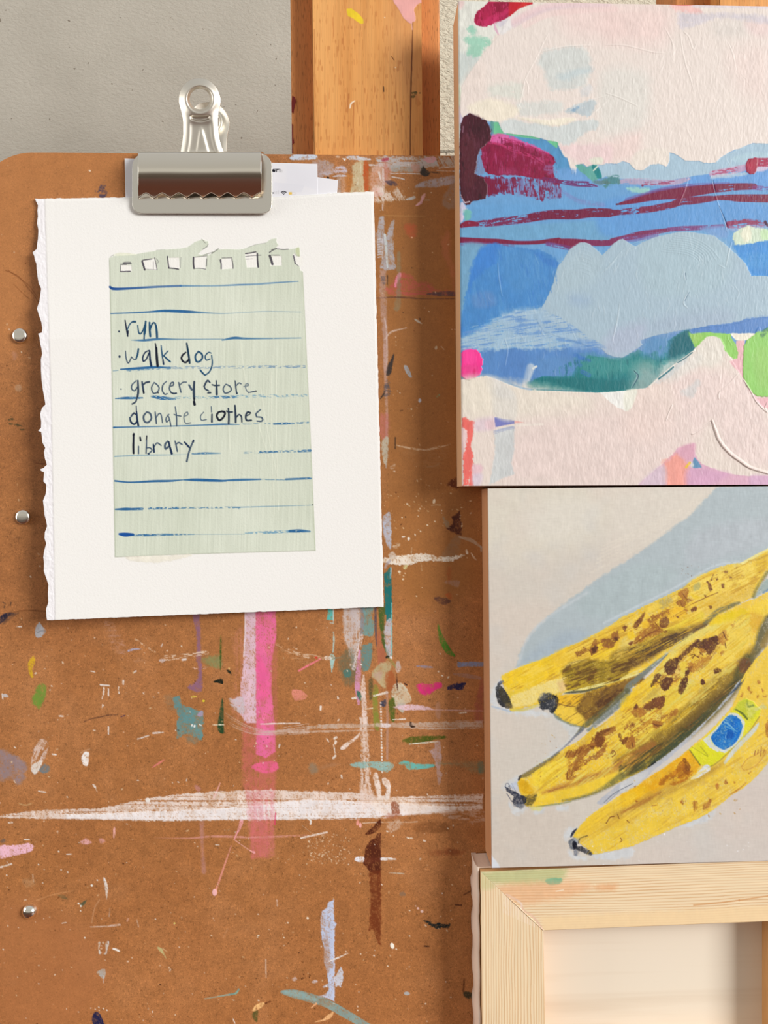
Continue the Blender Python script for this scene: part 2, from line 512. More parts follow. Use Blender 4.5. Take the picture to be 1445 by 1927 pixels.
def make_easel(name, label, rail_l, rail_r, plank, hp, hr, wide):
    """rails and plank given by photo points: (x at y=0, x at y=285)"""
    base = PV(plank[0][0], 285, hp); base.z = 0
    root = empty(name, (base.x, -hp, 0.0), label, 'easel', None)
    top, bot = -330, 1900
    def xat(q, y): return q[0] + (q[1] - q[0]) * y / 285.0
    # front plank, with its groove, carried from the ledge up past the top of the frame
    (pl, pr) = plank
    cv = Canvas(*quad_grid((xat(pl, -330), -330), (xat(pr, -330), -330), (xat(pr, 330), 330), (xat(pl, 330), 330), 1.0 * Q), (222, 158, 92))
    beech(cv, (206, 138, 72), (240, 178, 108), 901 + wide)
    if not wide:
        E = Z(500, 0, .2768)
        cv.poly(E((330, -200), (520, -200), (420, 300), (345, 520)), (240, 180, 112), .5, 40, sm=False, var=0)
        cv.poly(E((830, -100), (1040, -100), (1050, 500), (980, 650), (860, 420)), (205, 145, 98), .35, 40, var=0)
        cv.stroke(E((1003, -20), (996, 300), (988, 560), (984, 800), (982, 1060)), [1.0, 1.1, 1.3, 1.0, 1.0], (96, 48, 22), [.15, .7, .9, .85, .8], .8)
        cv.poly(E((550, 60), (590, 65), (640, 100), (665, 150), (640, 160), (600, 130), (560, 105)), (236, 208, 40), .9, 2, 1.5)
        cv.poly(E((870, -10), (1000, -30), (1075, -10), (1080, 40), (1070, 70), (1055, 20), (1010, 60), (1020, 130), (1000, 150), (985, 160), (940, 125), (900, 60)), (234, 172, 170), .95, 1.5, 1, h=.5, var=.05)
        cv.stroke(E((990, 160), (996, 200)), 1.2, (234, 180, 170), .7)
        cv.stroke(E((572, 735), (580, 705), (605, 685)), [1, 1.5, .8], (245, 228, 205))
        cv.poly(E((985, 640), (1000, 625), (1030, 622), (1015, 660), (990, 670)), (92, 78, 34), .9, 1, 1.5, dry=.35)
        cv.dot(790, 175, 1.2, (90, 70, 40)); cv.stroke(E((800, 590), (802, 622)), 1, (70, 42, 22))
        cv.stroke(E((855, 385), (872, 408)), .7, (110, 62, 30)); cv.dot(744, 127, 1.2, (240, 215, 180)); cv.dot(724, 33, 1, (245, 230, 205))
        cv.stroke(E((330, 200), (334, 700), (336, 1040)), .9, (140, 74, 32), .35)
    o = cv.build('plank_face', m_beech, root, hp)
    # solid body of the plank behind the visible face
    v0, v1 = PV(xat(pl, 120), 120, hp), PV(xat(pr, 120), 120, hp)
    k = 0.0004
    fr = [Vector((*P(xat(q, y), y, hp)[[0]], -hp + k, P(xat(q, y), y, hp)[2])) for q, y in ((pl, top), (pr, top), (pr, bot), (pl, bot))]
    fr[2].z = fr[3].z = 0.0
    loft('plank', fr, [Vector((v.x, v.y + 0.02, v.z)) for v in fr], m_beech_body, root)
    for q0, q1 in (rail_l, rail_r):
        fr = [Vector((P(xat(q, y), y, hr)[0], -hr, P(xat(q, y), y, hr)[2])) for q, y in ((q0, top), (q1, top), (q1, bot), (q0, bot))]
        fr[2].z = fr[3].z = 0.0
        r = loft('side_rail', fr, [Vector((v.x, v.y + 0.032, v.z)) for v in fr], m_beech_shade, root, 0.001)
    return root

easel = make_easel('easel', 'wooden beech easel mast with yellow and pink paint smears, standing behind the brown drawing board', 
                   ((547, 551), (600, 604)), ((780, 780), (827, 829)), ((588, 592), (793, 795)), -0.0056, -0.018, 0)
easel2 = make_easel('easel', 'second wooden easel peeping over the top edge of the pink and blue abstract painting',
                    ((1272, 1274), (1362, 1364)), ((1560, 1560), (1640, 1640)), ((1355, 1357), (1600, 1602)), -0.0056, -0.018, 5)
# dark red paint runs down the rail's outer edge: part of the rail
b = MatB('dried_red_paint', 0.4, 0.4); b.base(L4((120, 22, 18))); m_redpaint = b.m
E = Z(500, 0, .2768)
for pts in (E((180, 650), (196, 660), (207, 685), (196, 720), (188, 770), (176, 760), (175, 700)), E((178, 840), (184, 850), (186, 930), (194, 968), (180, 985), (186, 1040), (178, 1040)),):
    o = slab('paint_run', pts, -0.0185, -0.0177, m_redpaint, easel)
# ledges that carry the board and the panels, below the frame
zb = PV(700, 2080, 0.0).z
for ez, x0, x1 in ((easel, PV(-20, 2080).x, PV(880, 2080).x), (easel2, PV(885, 2080).x, PV(1640, 2080).x)):
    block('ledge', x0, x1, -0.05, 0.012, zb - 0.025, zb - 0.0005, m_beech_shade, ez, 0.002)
    block('foot', (x0 + x1) / 2 - 0.10, (x0 + x1) / 2 + 0.10, 0.0, 0.055, 0.0, 0.04, m_beech_shade, ez, 0.003)

# ================================================================== DRAWING BOARD
board = empty('drawing_board', (PV(450, 2080).x, 0.0, zb), 'large brown hardboard drawing board covered in paint splashes and dried brush marks', 'board')
Xs = np.concatenate([np.arange(-49, 936, 1.3 * Q), np.linspace(940, 1560, 24)])
Ys = np.concatenate([np.arange(287, 1932, 1.3 * Q), np.linspace(1938, 2080, 14)])
X, Y = np.meshgrid(Xs, Ys)
# board top runs almost level; rounded top left corner pulls the rim in
Rr = 109.0
topy = 287 + 6.0 * np.clip((X - 100) / 760, 0, 1)
lft = np.where(X < -49 + Rr, 287 + Rr - np.sqrt(np.maximum(0, Rr ** 2 - (-49 + Rr - X) ** 2)), topy)
vv = (Y - 287) / (Ys[-1] - 287)
lead = np.clip(1 - (Y - 287) / 260.0, 0, 1)
Y = Y + (lft - 287) * lead
cv = Canvas(X, Y, (173, 114, 66), 1.0)
BR = (180, 114, 62)
cv.wash(0, 300, 21, (180, 120, 72), .8, .45)
cv.wash(0, 160, 31, (166, 107, 61), .6, .52)
cv.wash(0, 70, 41, (186, 127, 80), .5, .55)
cv.poly([(-60, 280), (240, 280), (230, 380), (60, 400), (60, 620), (-60, 640)], (194, 130, 76), .5, 60, var=0)
cv.poly([(700, 380), (880, 380), (900, 900), (900, 1100), (735, 1100), (715, 600)], (158, 103, 48), .55, 50, var=0)
cv.poly([(0, 1700), (120, 1720), (200, 1800), (150, 1927), (0, 1930)], (184, 120, 76), .5, 50, var=0)
WH = (232, 226, 222)
cv.wear = 0.5
# ---- left of the sheet
d = Z(0, 260, .25943)
cv.poly(d((690, 375), (705, 395), (745, 310), (785, 330), (760, 350), (778, 395), (760, 432), (715, 425), (740, 380), (700, 395)), (62, 56, 84), .85, 1.5, 2, 3, dry=.38)
for p in (((60, 960), (200, 1060), (270, 1150)), ((100, 1060), (160, 1120), (210, 1165)), ((190, 1075), (240, 1130), (285, 1200)), ((40, 960), (130, 1000), (200, 1080))):
    cv.stroke(d(*p), .9, (120, 66, 30), .55, 1)
cv.poly(d((90, 1545), (120, 1560), (120, 1600), (95, 1610)), (190, 140, 120), .5, 4, 2)
cv.poly(d((110, 1800), (150, 1790), (155, 1830), (120, 1835)), (195, 160, 130), .6, 3, 2)
d = Z(0, 760, .25943)
cv.poly(d((55, 130), (80, 90), (110, 120), (150, 150), (180, 185), (150, 190), (110, 155), (70, 150)), (70, 62, 34), .85, 1.5, 2, 3, dry=.5)
cv.stroke(d((260, 430), (330, 435)), 1, (100, 50, 25), .6)
cv.stroke(d((20, 1440), (38, 1450), (30, 1480)), .8, (50, 40, 40), .8); cv.stroke(d((80, 1440), (76, 1460)), .9, (50, 40, 40), .8)
cv.stroke(d((60, 1520), (180, 1498), (330, 1505)), 1.2, (110, 62, 30), .6)
d = Z(0, 1120, .26971)
cv.poly(d((-20, 165), (0, 150), (40, 125), (100, 125), (60, 150), (40, 170), (0, 205), (-20, 210)), (34, 32, 54), 1, 2, 1.5)
cv.poly(d((40, 150), (100, 128), (130, 125), (70, 170), (20, 205)), (80, 58, 50), .6, 4, 2)
cv.poly(d((250, 290), (247, 240), (255, 215), (275, 190), (295, 215), (325, 250), (300, 280), (285, 295)), (176, 176, 182), 1, 1.2, 1.5, h=.4)
cv.stroke(d((262, 262), (285, 250), (318, 250)), .8, (120, 118, 122), .7)
cv.poly(d((195, 500), (200, 465), (225, 430), (240, 422), (246, 460), (235, 490), (225, 520), (232, 570), (218, 572), (205, 545)), (222, 182, 36), 1, 1.2, 1, h=.5)
cv.poly(d((222, 740), (240, 690), (265, 625), (318, 628), (312, 720), (275, 790), (255, 775)), (112, 150, 58), .95, 4, 2)
cv.poly(d((215, 1200), (230, 1100), (275, 1010), (310, 1005), (335, 1030), (325, 1110), (290, 1180), (260, 1240), (232, 1245)), (222, 200, 192), .9, 1.5, 2, dry=.42, ang=-65, dl=20)
cv.poly(d((215, 1200), (250, 1170), (298, 1158), (262, 1235), (232, 1246)), (232, 224, 216), 1, 1.2, 1, h=.5)
cv.poly(d((275, 1222), (308, 1180), (345, 1200), (335, 1235), (300, 1240)), (112, 126, 136), .9, 3, 2)
cv.poly(d((-20, 1095), (60, 1090), (130, 1140), (182, 1180), (178, 1250), (135, 1310), (60, 1280), (-20, 1285)), (152, 134, 142), .85, 7, 5, 8)
cv.poly(d((568, 1130), (580, 1105), (600, 1090), (622, 1105), (612, 1185), (585, 1188), (572, 1165)), (244, 240, 238), 1, 1.2, .8, h=.6)
cv.stroke(d((565, 1100), (590, 1085), (625, 1075)), 1.4, (215, 180, 150), .5)
cv.poly(d((-20, 1750), (90, 1745), (200, 1732), (237, 1755), (205, 1795), (110, 1815), (-20, 1835)), (240, 190, 208), 1, 1.4, 2.5, 4, h=.4, dry=.15, ang=80)
for p, w in ((((698, 624), (765, 632)), 1.0), (((725, 645), (722, 690)), 1.8), (((720, 690), (712, 725)), .8), (((755, 655), (757, 700)), 1.3), (((828, 640), (826, 660)), 1.0), (((830, 672), (830, 685)), 1.2), (((860, 597), (861, 620)), 1.8), (((717, 765), (714, 785)), 1.1), (((757, 920), (757, 950)), 1.4), (((757, 960), (757, 968)), 1.2), (((120, 220), (150, 220)), 1.0), (((415, 843), (440, 845)), 1.3), (((365, 1110), (390, 1112)), 1.3), (((270, 1368), (320, 1375)), 1.1), (((15, 690), (20, 725)), 1.2), (((60, 1587), (85, 1586)), 1.6), (((5, 1898), (80, 1875)), 1.6), (((170, 1705), (205, 1704)), 1.1), (((465, 1808), (500, 1806)), .9), (((635, 530), (660, 535)), .9)):
    cv.stroke(d(*p), w, (236, 228, 222), .95)
cv.poly(d((15, 692), (45, 690), (62, 710), (30, 712)), (200, 196, 200), .9, 1, .6)
cv.stroke(d((590, 880), (640, 862), (700, 850), (750, 838), (820, 836)), [.8, 1, 1.2, 1.1, .7], (80, 50, 40), .8)
cv.stroke(d((845, 848), (868, 840)), 1.2, (60, 40, 80), .9)
cv.poly(d((645, 1320), (665, 1325), (672, 1350), (655, 1340)), WH, 1, 1, .5); cv.stroke(d((665, 1345), (678, 1372)), .8, (220, 190, 170), .7)
cv.stroke(d((135, 1455), (180, 1465), (222, 1452)), 1.2, (205, 170, 120), .7)
cv.poly(d((790, 1690), (790, 1640), (798, 1615), (805, 1640), (798, 1690)), (238, 178, 170), 1, 1, .5)
cv.poly(d((560, 1720), (600, 1700), (640, 1725), (590, 1740)), (235, 180, 190), .85, 2, 2); cv.poly(d((690, 1700), (720, 1700), (735, 1720), (700, 1730)), (225, 165, 165), .7, 3, 2)
cv.poly(d((0, 1720), (25, 1700), (38, 1710), (20, 1735)), (100, 90, 90), .7, 2, 2)
cv.poly(d((750, 200), (800, 230), (850, 300), (860, 440), (800, 400), (760, 280)), (196, 150, 128), .35, 6, 6, 6, dry=.55)
cv.poly(d((930, 460), (980, 440), (1020, 460), (960, 470)), (200, 150, 120), .4, 4, 4, dry=.5)
cv.stroke(d((895, 388), (930, 378), (980, 374)), [1.6, 2, .7], (178, 172, 196), .95)
# ---- bottom left
d = Z(0, 1560, .33218)
cv.poly(d((586, 282), (595, 280), (612, 330), (608, 385), (603, 396), (595, 340)), (236, 232, 230), 1, 1, .6, h=.4)
cv.stroke(d((513, 555), (590, 552), (678, 543)), [.9, 1.6, 2], (216, 190, 178), .85, dry=.2, dl=60)
cv.stroke(d((563, 402), (535, 450), (520, 530)), 1.1, (200, 150, 110), .7); cv.stroke(d((623, 450), (618, 495)), 1.1, (190, 170, 160), .6)
cv.stroke(d((205, 405), (300, 372), (415, 350)), [1, 1, .8], (206, 148, 98), .8)
cv.poly(d((557, 645), (570, 640), (567, 660), (562, 680), (575, 700), (560, 706)), (216, 212, 206), .95, 1, .5)
cv.poly(d((597, 648), (618, 636), (610, 680), (603, 708), (588, 708), (600, 690)), (218, 216, 214), .95, 1, .5)
cv.stroke(d((642, 680), (655, 682), (675, 690)), 2.0, (246, 244, 240), 1)
cv.poly(d((548, 812), (578, 795), (597, 798), (595, 830), (586, 850), (570, 838)), (186, 190, 190), 1, 1.2, 1); cv.stroke(d((585, 845), (585, 870)), .8, (210, 190, 180))
cv.poly(d((890, 672), (910, 672), (925, 690), (942, 735), (925, 715)), (200, 186, 130), 1, 1, .6); cv.stroke(d((920, 675), (945, 695)), 1, (220, 185, 140), .7)
cv.stroke(d((1160, 962), (1230, 950), (1300, 938)), [.7, 1, 1.5], (150, 176, 166), .95); cv.stroke(d((1300, 938), (1335, 930), (1352, 908)), [1.8, 1.6, 1.6], (120, 160, 156), .95, dry=.15)
cv.poly(d((520, 1075), (530, 1045), (548, 1033), (570, 1055), (592, 1108), (600, 1140), (540, 1140), (527, 1100)), (34, 36, 76), 1, 1.2, 1)
for x, y, r in ((515, 1015, .9), (540, 1022, .9), (560, 1010, 1.2), (562, 1027, .9), (585, 1017, 1.3), (605, 1027, 1.3), (445, 423, 1.8), (458, 436, 2), (456, 464, 1.3), (520, 320, 2.2), (551, 290, 1.2), (383, 245, 1.5), (346, 232, 1.2), (333, 128, 1.5), (218, 202, 1.3), (480, 617, 1.5), (18, 683, 1.3), (38, 262, 1.2), (988, 534, 1.6), (881, 511, 1.2), (242, 306, 1)):
    q = d((x, y))[0]; cv.dot(q[0], q[1], r, (240, 236, 226) if x != 988 else (230, 216, 120), 1)
cv.poly(d((455, 425), (490, 402), (480, 430), (468, 437)), (70, 82, 64), .8, 1.5, 1); cv.poly(d((320, 375), (350, 372), (385, 398), (345, 392)), (96, 90, 60), .6, 2, 2)
cv.stroke(d((185, 258), (190, 300)), 1.1, (215, 185, 160), .7); cv.poly(d((130, 290), (180, 285), (200, 310), (150, 330)), (200, 160, 120), .45, 5, 3)
cv.stroke(d((775, 515), (785, 555)), 1, (210, 185, 170), .6); cv.stroke(d((720, 522), (726, 508)), 1.2, (220, 170, 150), .8); cv.stroke(d((352, 534), (375, 530)), 1, WH, .8)
cv.stroke(d((1320, 1075), (1330, 1100)), 1, WH, .9); cv.dot(232, 1625, 1.6, (90, 50, 30)); cv.dot(301, 1853, 1.4, (70, 36, 20))
cv.stroke(d((1290, 565), (1265, 615)), 1.3, (205, 150, 110), .5)
# ---- middle, below the sheet
d = Z(180, 1120, .27682)
PINK = (238, 112, 165)
cv.poly(d((940, 300), (1010, 250), (1010, 800), (930, 800), (960, 500)), (216, 140, 128), .4, 10, 6, dry=.35, ang=90)
cv.poly(d((995, 860), (1225, 860), (1222, 1500), (1180, 1780), (1060, 1790), (1040, 1450), (1000, 1280)), (216, 108, 112), .55, 6, 3, sm=False, dry=.25, ang=90, dl=90)
cv.poly(d((1085, 60), (1222, 60), (1228, 300), (1200, 420), (1195, 640), (1218, 870), (1222, 1060), (1160, 1110), (1090, 1080), (1088, 860)), PINK, .95, 2.5, 2, sm=False, dry=.12, ang=90, dl=90, dw=3)
cv.poly(d((1190, 420), (1230, 330), (1232, 850), (1215, 860), (1192, 640)), (200, 110, 98), .5, 5, 3, dry=.35, ang=90)
cv.poly(d((1100, 420), (1150, 470), (1180, 560), (1180, 680), (1100, 700)), (244, 100, 160), .8, 5, 3)
cv.poly(d((1060, 1165), (1120, 1135), (1228, 1135), (1232, 1190), (1150, 1215), (1090, 1195)), (238, 104, 148), .95, 3, 2)
cv.poly(d((1020, 60), (1086, 60), (1090, 862), (1040, 870), (1005, 850), (970, 780), (920, 730), (940, 705), (985, 690), (985, 600), (1000, 540), (1010, 300)), (228, 194, 212), .95, 2, 2.5, sm=False, dry=.13, ang=90, dl=70)
cv.poly(d((905, 715), (940, 700), (1000, 700), (1010, 800), (950, 790)), (206, 198, 206), .8, 3, 3, dry=.35, ang=20)
cv.stroke(d((1018, 110), (1014, 300), (1006, 420)), 1.2, (238, 222, 226), .8)
cv.poly(d((655, 90), (702, 90), (712, 280), (716, 400), (722, 520), (720, 655), (640, 640), (632, 615), (690, 580), (700, 500), (682, 420), (690, 300)), (140, 100, 138), .8, 3, 2)
for k, off in enumerate((0, 12, 26)):
    cv.stroke(d((470, 415 + off), (620, 402 + off), (765, 380 + off * .6)), 1.6, (236, 212, 190), .85, dry=.52, dl=8, dw=1.2)
cv.stroke(d((660, 500), (760, 494)), 1.8, (236, 200, 190), .8, dry=.5, dl=6)
cv.stroke(d((255, 295), (330, 340), (400, 385)), 2.5, (225, 195, 165), .8, dry=.55, dl=6, dw=1)
cv.poly(d((60, 190), (110, 180), (180, 300), (230, 440), (170, 400), (110, 320)), (196, 150, 132), .45, 5, 5, dry=.55, dl=6)
cv.stroke(d((1235, 340), (1330, 385), (1445, 420)), 3.2, (226, 196, 170), .8, dry=.52, dl=7, dw=1.1)
cv.poly(d((1270, 360), (1445, 430), (1445, 470), (1340, 440)), (205, 160, 120), .5, 4, 4, dry=.55)
cv.poly(d((725, 430), (790, 412), (852, 412), (850, 492), (800, 492), (750, 470)), (134, 146, 96), .75, 5, 3)
cv.stroke(d((850, 275), (850, 340), (849, 400), (848, 510)), [.8, 2, 1.8, .6], (58, 88, 28), .95)
cv.poly(d((800, 590), (835, 572), (862, 572), (866, 605), (840, 598)), (24, 30, 20), 1, 1, .8); cv.poly(d((890, 510), (912, 512), (922, 535), (905, 530)), (40, 40, 26), 1, 1, .6); cv.dot(431, 1258, 1.6, (236, 200, 130))
cv.poly(d((860, 698), (868, 760), (871, 900), (872, 938), (850, 938), (828, 905), (838, 820)), (40, 72, 42), 1, 1.3, 1, h=.4)
cv.poly(d((520, 700), (535, 690), (575, 685), (585, 740), (640, 765), (690, 785), (722, 785), (732, 810), (726, 992), (690, 975), (620, 940), (550, 975), (548, 880), (565, 820), (535, 760)), (96, 148, 154), .92, 2.5, 3, 5, sm=False)
cv.poly(d((470, 690), (530, 690), (550, 790), (500, 770)), (140, 128, 108), .4, 7, 5, dry=.4)
cv.poly(d((600, 960), (690, 975), (680, 1015), (640, 1000)), (120, 130, 120), .55, 4, 4, dry=.45)
cv.poly(d((690, 812), (725, 782), (730, 820), (705, 825)), (176, 160, 190), .9, 2, 1)
for x, y, rx, ry in ((642, 795, 1.1, 1), (655, 885, 1.6, 2.6), (672, 890, 1.8, 2.8), (708, 880, 1.6, 1.2), (717, 885, 1.2, 1.2)):
    q = d((x, y))[0]; cv.dot(q[0], q[1], rx, (238, 238, 236), 1, ry, 20)
cv.dot(383, 1319, 2.6, (226, 206, 60), 1, 2.0); cv.poly(d((645, 690), (665, 682), (688, 690), (660, 698)), (220, 200, 80), .8, 1, .8)
cv.poly(d((1333, 648), (1360, 642), (1400, 650), (1436, 682), (1420, 705), (1380, 716), (1350, 712)), (226, 142, 126), .95, 1.5, 1.2)
cv.stroke(d((385, 1172), (425, 1145), (468, 1118)), [.6, 1.8, .9], (228, 130, 122), 1)
cv.stroke(d((846, 1278), (825, 1330), (802, 1380)), [1, 1.4, 2.1], (232, 168, 158), 1)
cv.stroke(d((1380, 515), (1445, 478)), 1.4, (226, 120, 130), 1)
for k in range(5):
    cv.stroke(d((880 + 8 * k, 800 + 20 * k), (960, 850 + 14 * k), (1060, 900 + 10 * k), (1180, 915 + 8 * k), (1445, 880 + 14 * k)), [.6, 1, 1.3, 2, 2.3], (212, 190, 182), [.3, .5, .6, .6, .65], dry=.42, dl=50)
cv.stroke(d((1120, 877), (1250, 872), (1390, 870)), [.8, 1.5, .8], (240, 228, 224), .95)
cv.stroke(d((795, 882), (870, 881)), 1, (236, 224, 200), .9)
cv.stroke(d((400, 1650), (640, 1652), (800, 1640), (1100, 1645), (1445, 1634)), [.6, 1.6, 2, 2, 1.6], (222, 156, 150), [.2, .6, .75, .7, .6], dry=.22, dl=90)
cv.poly(d((705, 1540), (735, 1540), (735, 1700), (745, 1830), (750, 1880), (722, 1880), (715, 1700)), (190, 138, 134), .6, 4, 2, dry=.2, ang=88, dl=60)
cv.poly(d((670, 1300), (690, 1290), (715, 1315), (700, 1340)), (200, 140, 140), .7, 3, 2)
cv.poly(d((962, 1605), (978, 1540), (990, 1500), (1008, 1520), (990, 1580), (970, 1612)), (240, 165, 175), 1, 1, .6)
cv.stroke(d((985, 1510), (990, 1500)), .8, (100, 60, 40)); cv.stroke(d((965, 1605), (942, 1660)), [1.4, 1.4], (236, 160, 165))
cv.stroke(d((942, 1662), (1010, 1710), (1065, 1745)), [.8, 1, 1.2], (238, 176, 170)); cv.dot(477.5, 1604, 3.2, (240, 178, 174), 1, 2.3, 30)
d6 = Z(0, 1560, .33218)
cv.stroke(d6((1310, 95), (1270, 210), (1222, 350)), [.9, 1.6, 2.0], (222, 148, 130)); cv.dot(403.8, 1679.5, 4.6, (246, 188, 188), 1, 6.5, h=.7)
# T-shaped strokes etc
for p, w in ((((285, 978), (360, 955)), 1.3), (((390, 938), (458, 932)), 1.6), (((35, 612), (90, 612)), 1.3), (((590, 440), (612, 436)), 2.0), (((1250, 1015), (1245, 1035)), 1.5), (((443, 352), (455, 332)), .8), (((815, 1698), (840, 1698)), .9), (((260, 525), (275, 515)), 1.3), (((620, 1245), (617, 1262)), .9)):
    cv.stroke(d(*p), w, (226, 216, 212), .95)
cv.poly(d((430, 445), (455, 432), (475, 442), (450, 460)), (220, 215, 225), .9, 1.5, 1.5)
cv.dot(278, 1506, 4.4, (240, 234, 228), 1, 4.8, h=.6)
# ---- strip between sheet and panels, top
d = Z(490, 280, .13841)
cv.poly(d((410, 115), (480, 68), (600, 75), (740, 75), (775, 120), (720, 145), (600, 150), (430, 150)), (206, 218, 236), .95, 1.5, 1.5, 4, dry=.12, h=.4)
cv.poly(d((600, 110), (650, 95), (655, 130), (620, 125)), (150, 110, 110), .7, 1, 1, dry=.4)
cv.poly(d((700, 170), (960, 190), (980, 330), (800, 395), (730, 395)), (182, 172, 180), .7, 4, 4, dry=.3, ang=80)
cv.poly(d((800, 330), (960, 310), (980, 350), (820, 345)), (200, 196, 214), .7, 3, 3, dry=.3)
cv.poly(d((1000, 290), (1060, 240), (1150, 255), (1165, 320), (1100, 335), (1020, 325)), (204, 198, 218), .85, 3, 3, dry=.3)
cv.stroke(d((985, 380), (1080, 365), (1180, 370)), [.6, 2.3, 1], (206, 206, 220), .9); cv.stroke(d((1180, 370), (1300, 378)), .7, (220, 150, 80), .7)
cv.poly(d((1170, 112), (1280, 95), (1445, 125), (1500, 140), (1445, 158), (1230, 150)), (208, 214, 226), .9, 1.5, 2, 4, dry=.15)
cv.poly(d((1108, 128), (1168, 132), (1146, 168)), (236, 232, 228), 1, 1, .6, sm=False); cv.poly(d((1010, 110), (1060, 95), (1070, 125)), (225, 205, 190), .7, 2, 2, dry=.3)
cv.poly(d((1040, 385), (1095, 385), (1097, 640), (1040, 640)), (190, 182, 182), .8, 3, 2, sm=False, dry=.15, ang=90)
cv.poly(d((1095, 385), (1165, 385), (1160, 640), (1097, 640)), (208, 164, 134), .75, 4, 2, sm=False, dry=.15, ang=90)
cv.poly(d((1165, 560), (1160, 380), (1250, 300), (1250, 560)), (190, 118, 48), .5, 6, 4)
cv.poly(d((1245, 250), (1260, 215), (1330, 172), (1400, 172), (1410, 400), (1418, 640), (1215, 640), (1255, 450)), (203, 188, 152), .92, 2.5, 2, dry=.1, ang=90)
cv.stroke(d((1365, 175), (1360, 320)), 1.3, (226, 216, 190), .7); cv.stroke(d((1325, 400), (1322, 480)), 1.5, (226, 216, 190), .7)
cv.dot(617, 335, 2.3, (40, 24, 16), 1, 2.8, rough=.8)
d = Z(600, 280, .22145)
cv.poly(d((380, 125), (418, 118), (425, 240), (415, 355), (384, 355)), (190, 86, 36), .95, 2, 2)
cv.poly(d((440, 210), (500, 200), (495, 300), (430, 330)), (204, 116, 56), .6, 6, 4)
cv.poly(d((480, 75), (640, 62), (860, 70), (985, 72), (1000, 140), (860, 165), (620, 172), (520, 145)), (196, 198, 206), .8, 3, 4, 5, dry=.34, dl=40)
cv.poly(d((880, 85), (940, 70), (985, 68), (992, 105), (950, 120), (900, 105)), (218, 160, 170), .95, 1.5, 1.5, dry=.1)
cv.poly(d((530, 90), (560, 75), (592, 78), (580, 105), (540, 105)), (172, 66, 84), .9, 1.5, 2, dry=.4)
cv.poly(d((990, 75), (1070, 65), (1155, 68), (1150, 150), (1000, 150)), (190, 194, 200), .75, 3, 4, dry=.42, ang=60, dl=18)
cv.poly(d((600, 145), (760, 150), (870, 150), (865, 195), (740, 195), (620, 195)), (168, 170, 168), .8, 3, 2, dry=.15)
cv.poly(d((790, 140), (860, 140), (850, 200), (800, 190)), (200, 140, 120), .6, 4, 3)
for p, w in ((((430, 138), (470, 140)), 1.5), (((485, 140), (495, 140)), 1.2), (((610, 211), (740, 210), (870, 214)), .9), (((1020, 165), (1150, 152)), .8), (((1000, 185), (1150, 190)), .6), (((620, 238), (700, 252), (725, 260)), 1.1)):
    cv.stroke(d(*p), w, (216, 214, 218), .9)
cv.poly(d((430, 210), (470, 140), (530, 115), (600, 140), (612, 210), (600, 290), (560, 330), (545, 390), (480, 395), (450, 340)), (218, 188, 182), .62, 6, 5, 6, dry=.3, ang=90)
cv.poly(d((550, 130), (600, 140), (600, 230), (560, 290)), (188, 110, 90), .55, 6, 4, dry=.2, ang=90)
cv.stroke(d((545, 175), (548, 290), (545, 400), (543, 520)), [2.2, 2, 1.8, 1.4], (224, 216, 218), .8, dry=.3, dl=30)
cv.stroke(d((510, 200), (530, 280)), [2, .8], (232, 224, 222), .8)
cv.poly(d((560, 275), (600, 265), (640, 275), (668, 300), (650, 318), (590, 305)), (76, 62, 76), .9, 2, 2)
cv.poly(d((440, 350), (520, 310), (560, 340), (610, 375), (680, 330), (722, 420), (620, 440), (470, 442)), (232, 222, 214), .78, 4, 5, 5, dry=.36, ang=60, dl=16)
cv.poly(d((450, 345), (500, 330), (540, 400), (470, 440)), (228, 180, 172), .6, 5, 4, dry=.3)
for x in range(440, 760, 24): cv.dot(600 + x * .22145, 280 + (442 - .01 * x) * .22145, 1.1 if x % 3 else 1.6, (236, 228, 220), .9, .8)
cv.poly(d((740, 432), (770, 412), (805, 402), (822, 415), (800, 435)), (200, 204, 210), .9, 1.5, 1.5, dry=.15); cv.stroke(d((890, 436), (940, 436)), .9, (190, 170, 150), .8)
cv.poly(d((858, 185), (880, 160), (885, 145), (905, 170), (935, 195), (938, 222), (895, 236), (862, 212)), (52, 46, 40), .95, 1.5, 2, dry=.1)
cv.stroke(d((948, 198), (985, 202), (1025, 206)), 1.1, (46, 34, 28), .9)
cv.poly(d((822, 330), (850, 290), (950, 262), (1060, 240), (1150, 228), (1150, 290), (1000, 325), (900, 325)), (178, 168, 178), .92, 2.5, 2, dry=.08)
cv.poly(d((1045, 455), (1060, 410), (1090, 345), (1155, 270), (1155, 480), (1105, 515), (1060, 490)), (158, 138, 130), .65, 4, 3)
cv.poly(d((820, 486), (860, 445), (875, 400), (906, 376), (905, 400), (885, 440), (870, 470)), (228, 172, 176), 1, 1.2, .8, h=.4)
cv.stroke(d((540, 565), (700, 570), (900, 572)), 1, (200, 150, 90), .5)
cv.poly(d((508, 590), (525, 572), (556, 575), (556, 715), (575, 745), (590, 690), (612, 620), (640, 605), (632, 760), (635, 900), (652, 1000), (640, 1028), (560, 1028), (525, 1020), (532, 910), (498, 905), (490, 760)), (182, 184, 198), .82, 2, 2.5, sm=False, dry=.2, ang=88, dl=26)
for k in range(8): cv.stroke(d((498 + 3 * (k % 2), 770 + 22 * k), (535, 764 + 22 * k), (540, 778 + 22 * k)), .9, (216, 214, 222), .8)
cv.stroke(d((560, 730), (572, 850), (582, 1010)), [2, 2.2, 1.2], (210, 224, 228), .85)
cv.poly(d((725, 655), (770, 635), (820, 650), (830, 735), (790, 758), (755, 735)), (204, 90, 56), .65, 5, 3, dry=.1); cv.dot(775, 447, 2, (236, 190, 150), 1, 1.1)
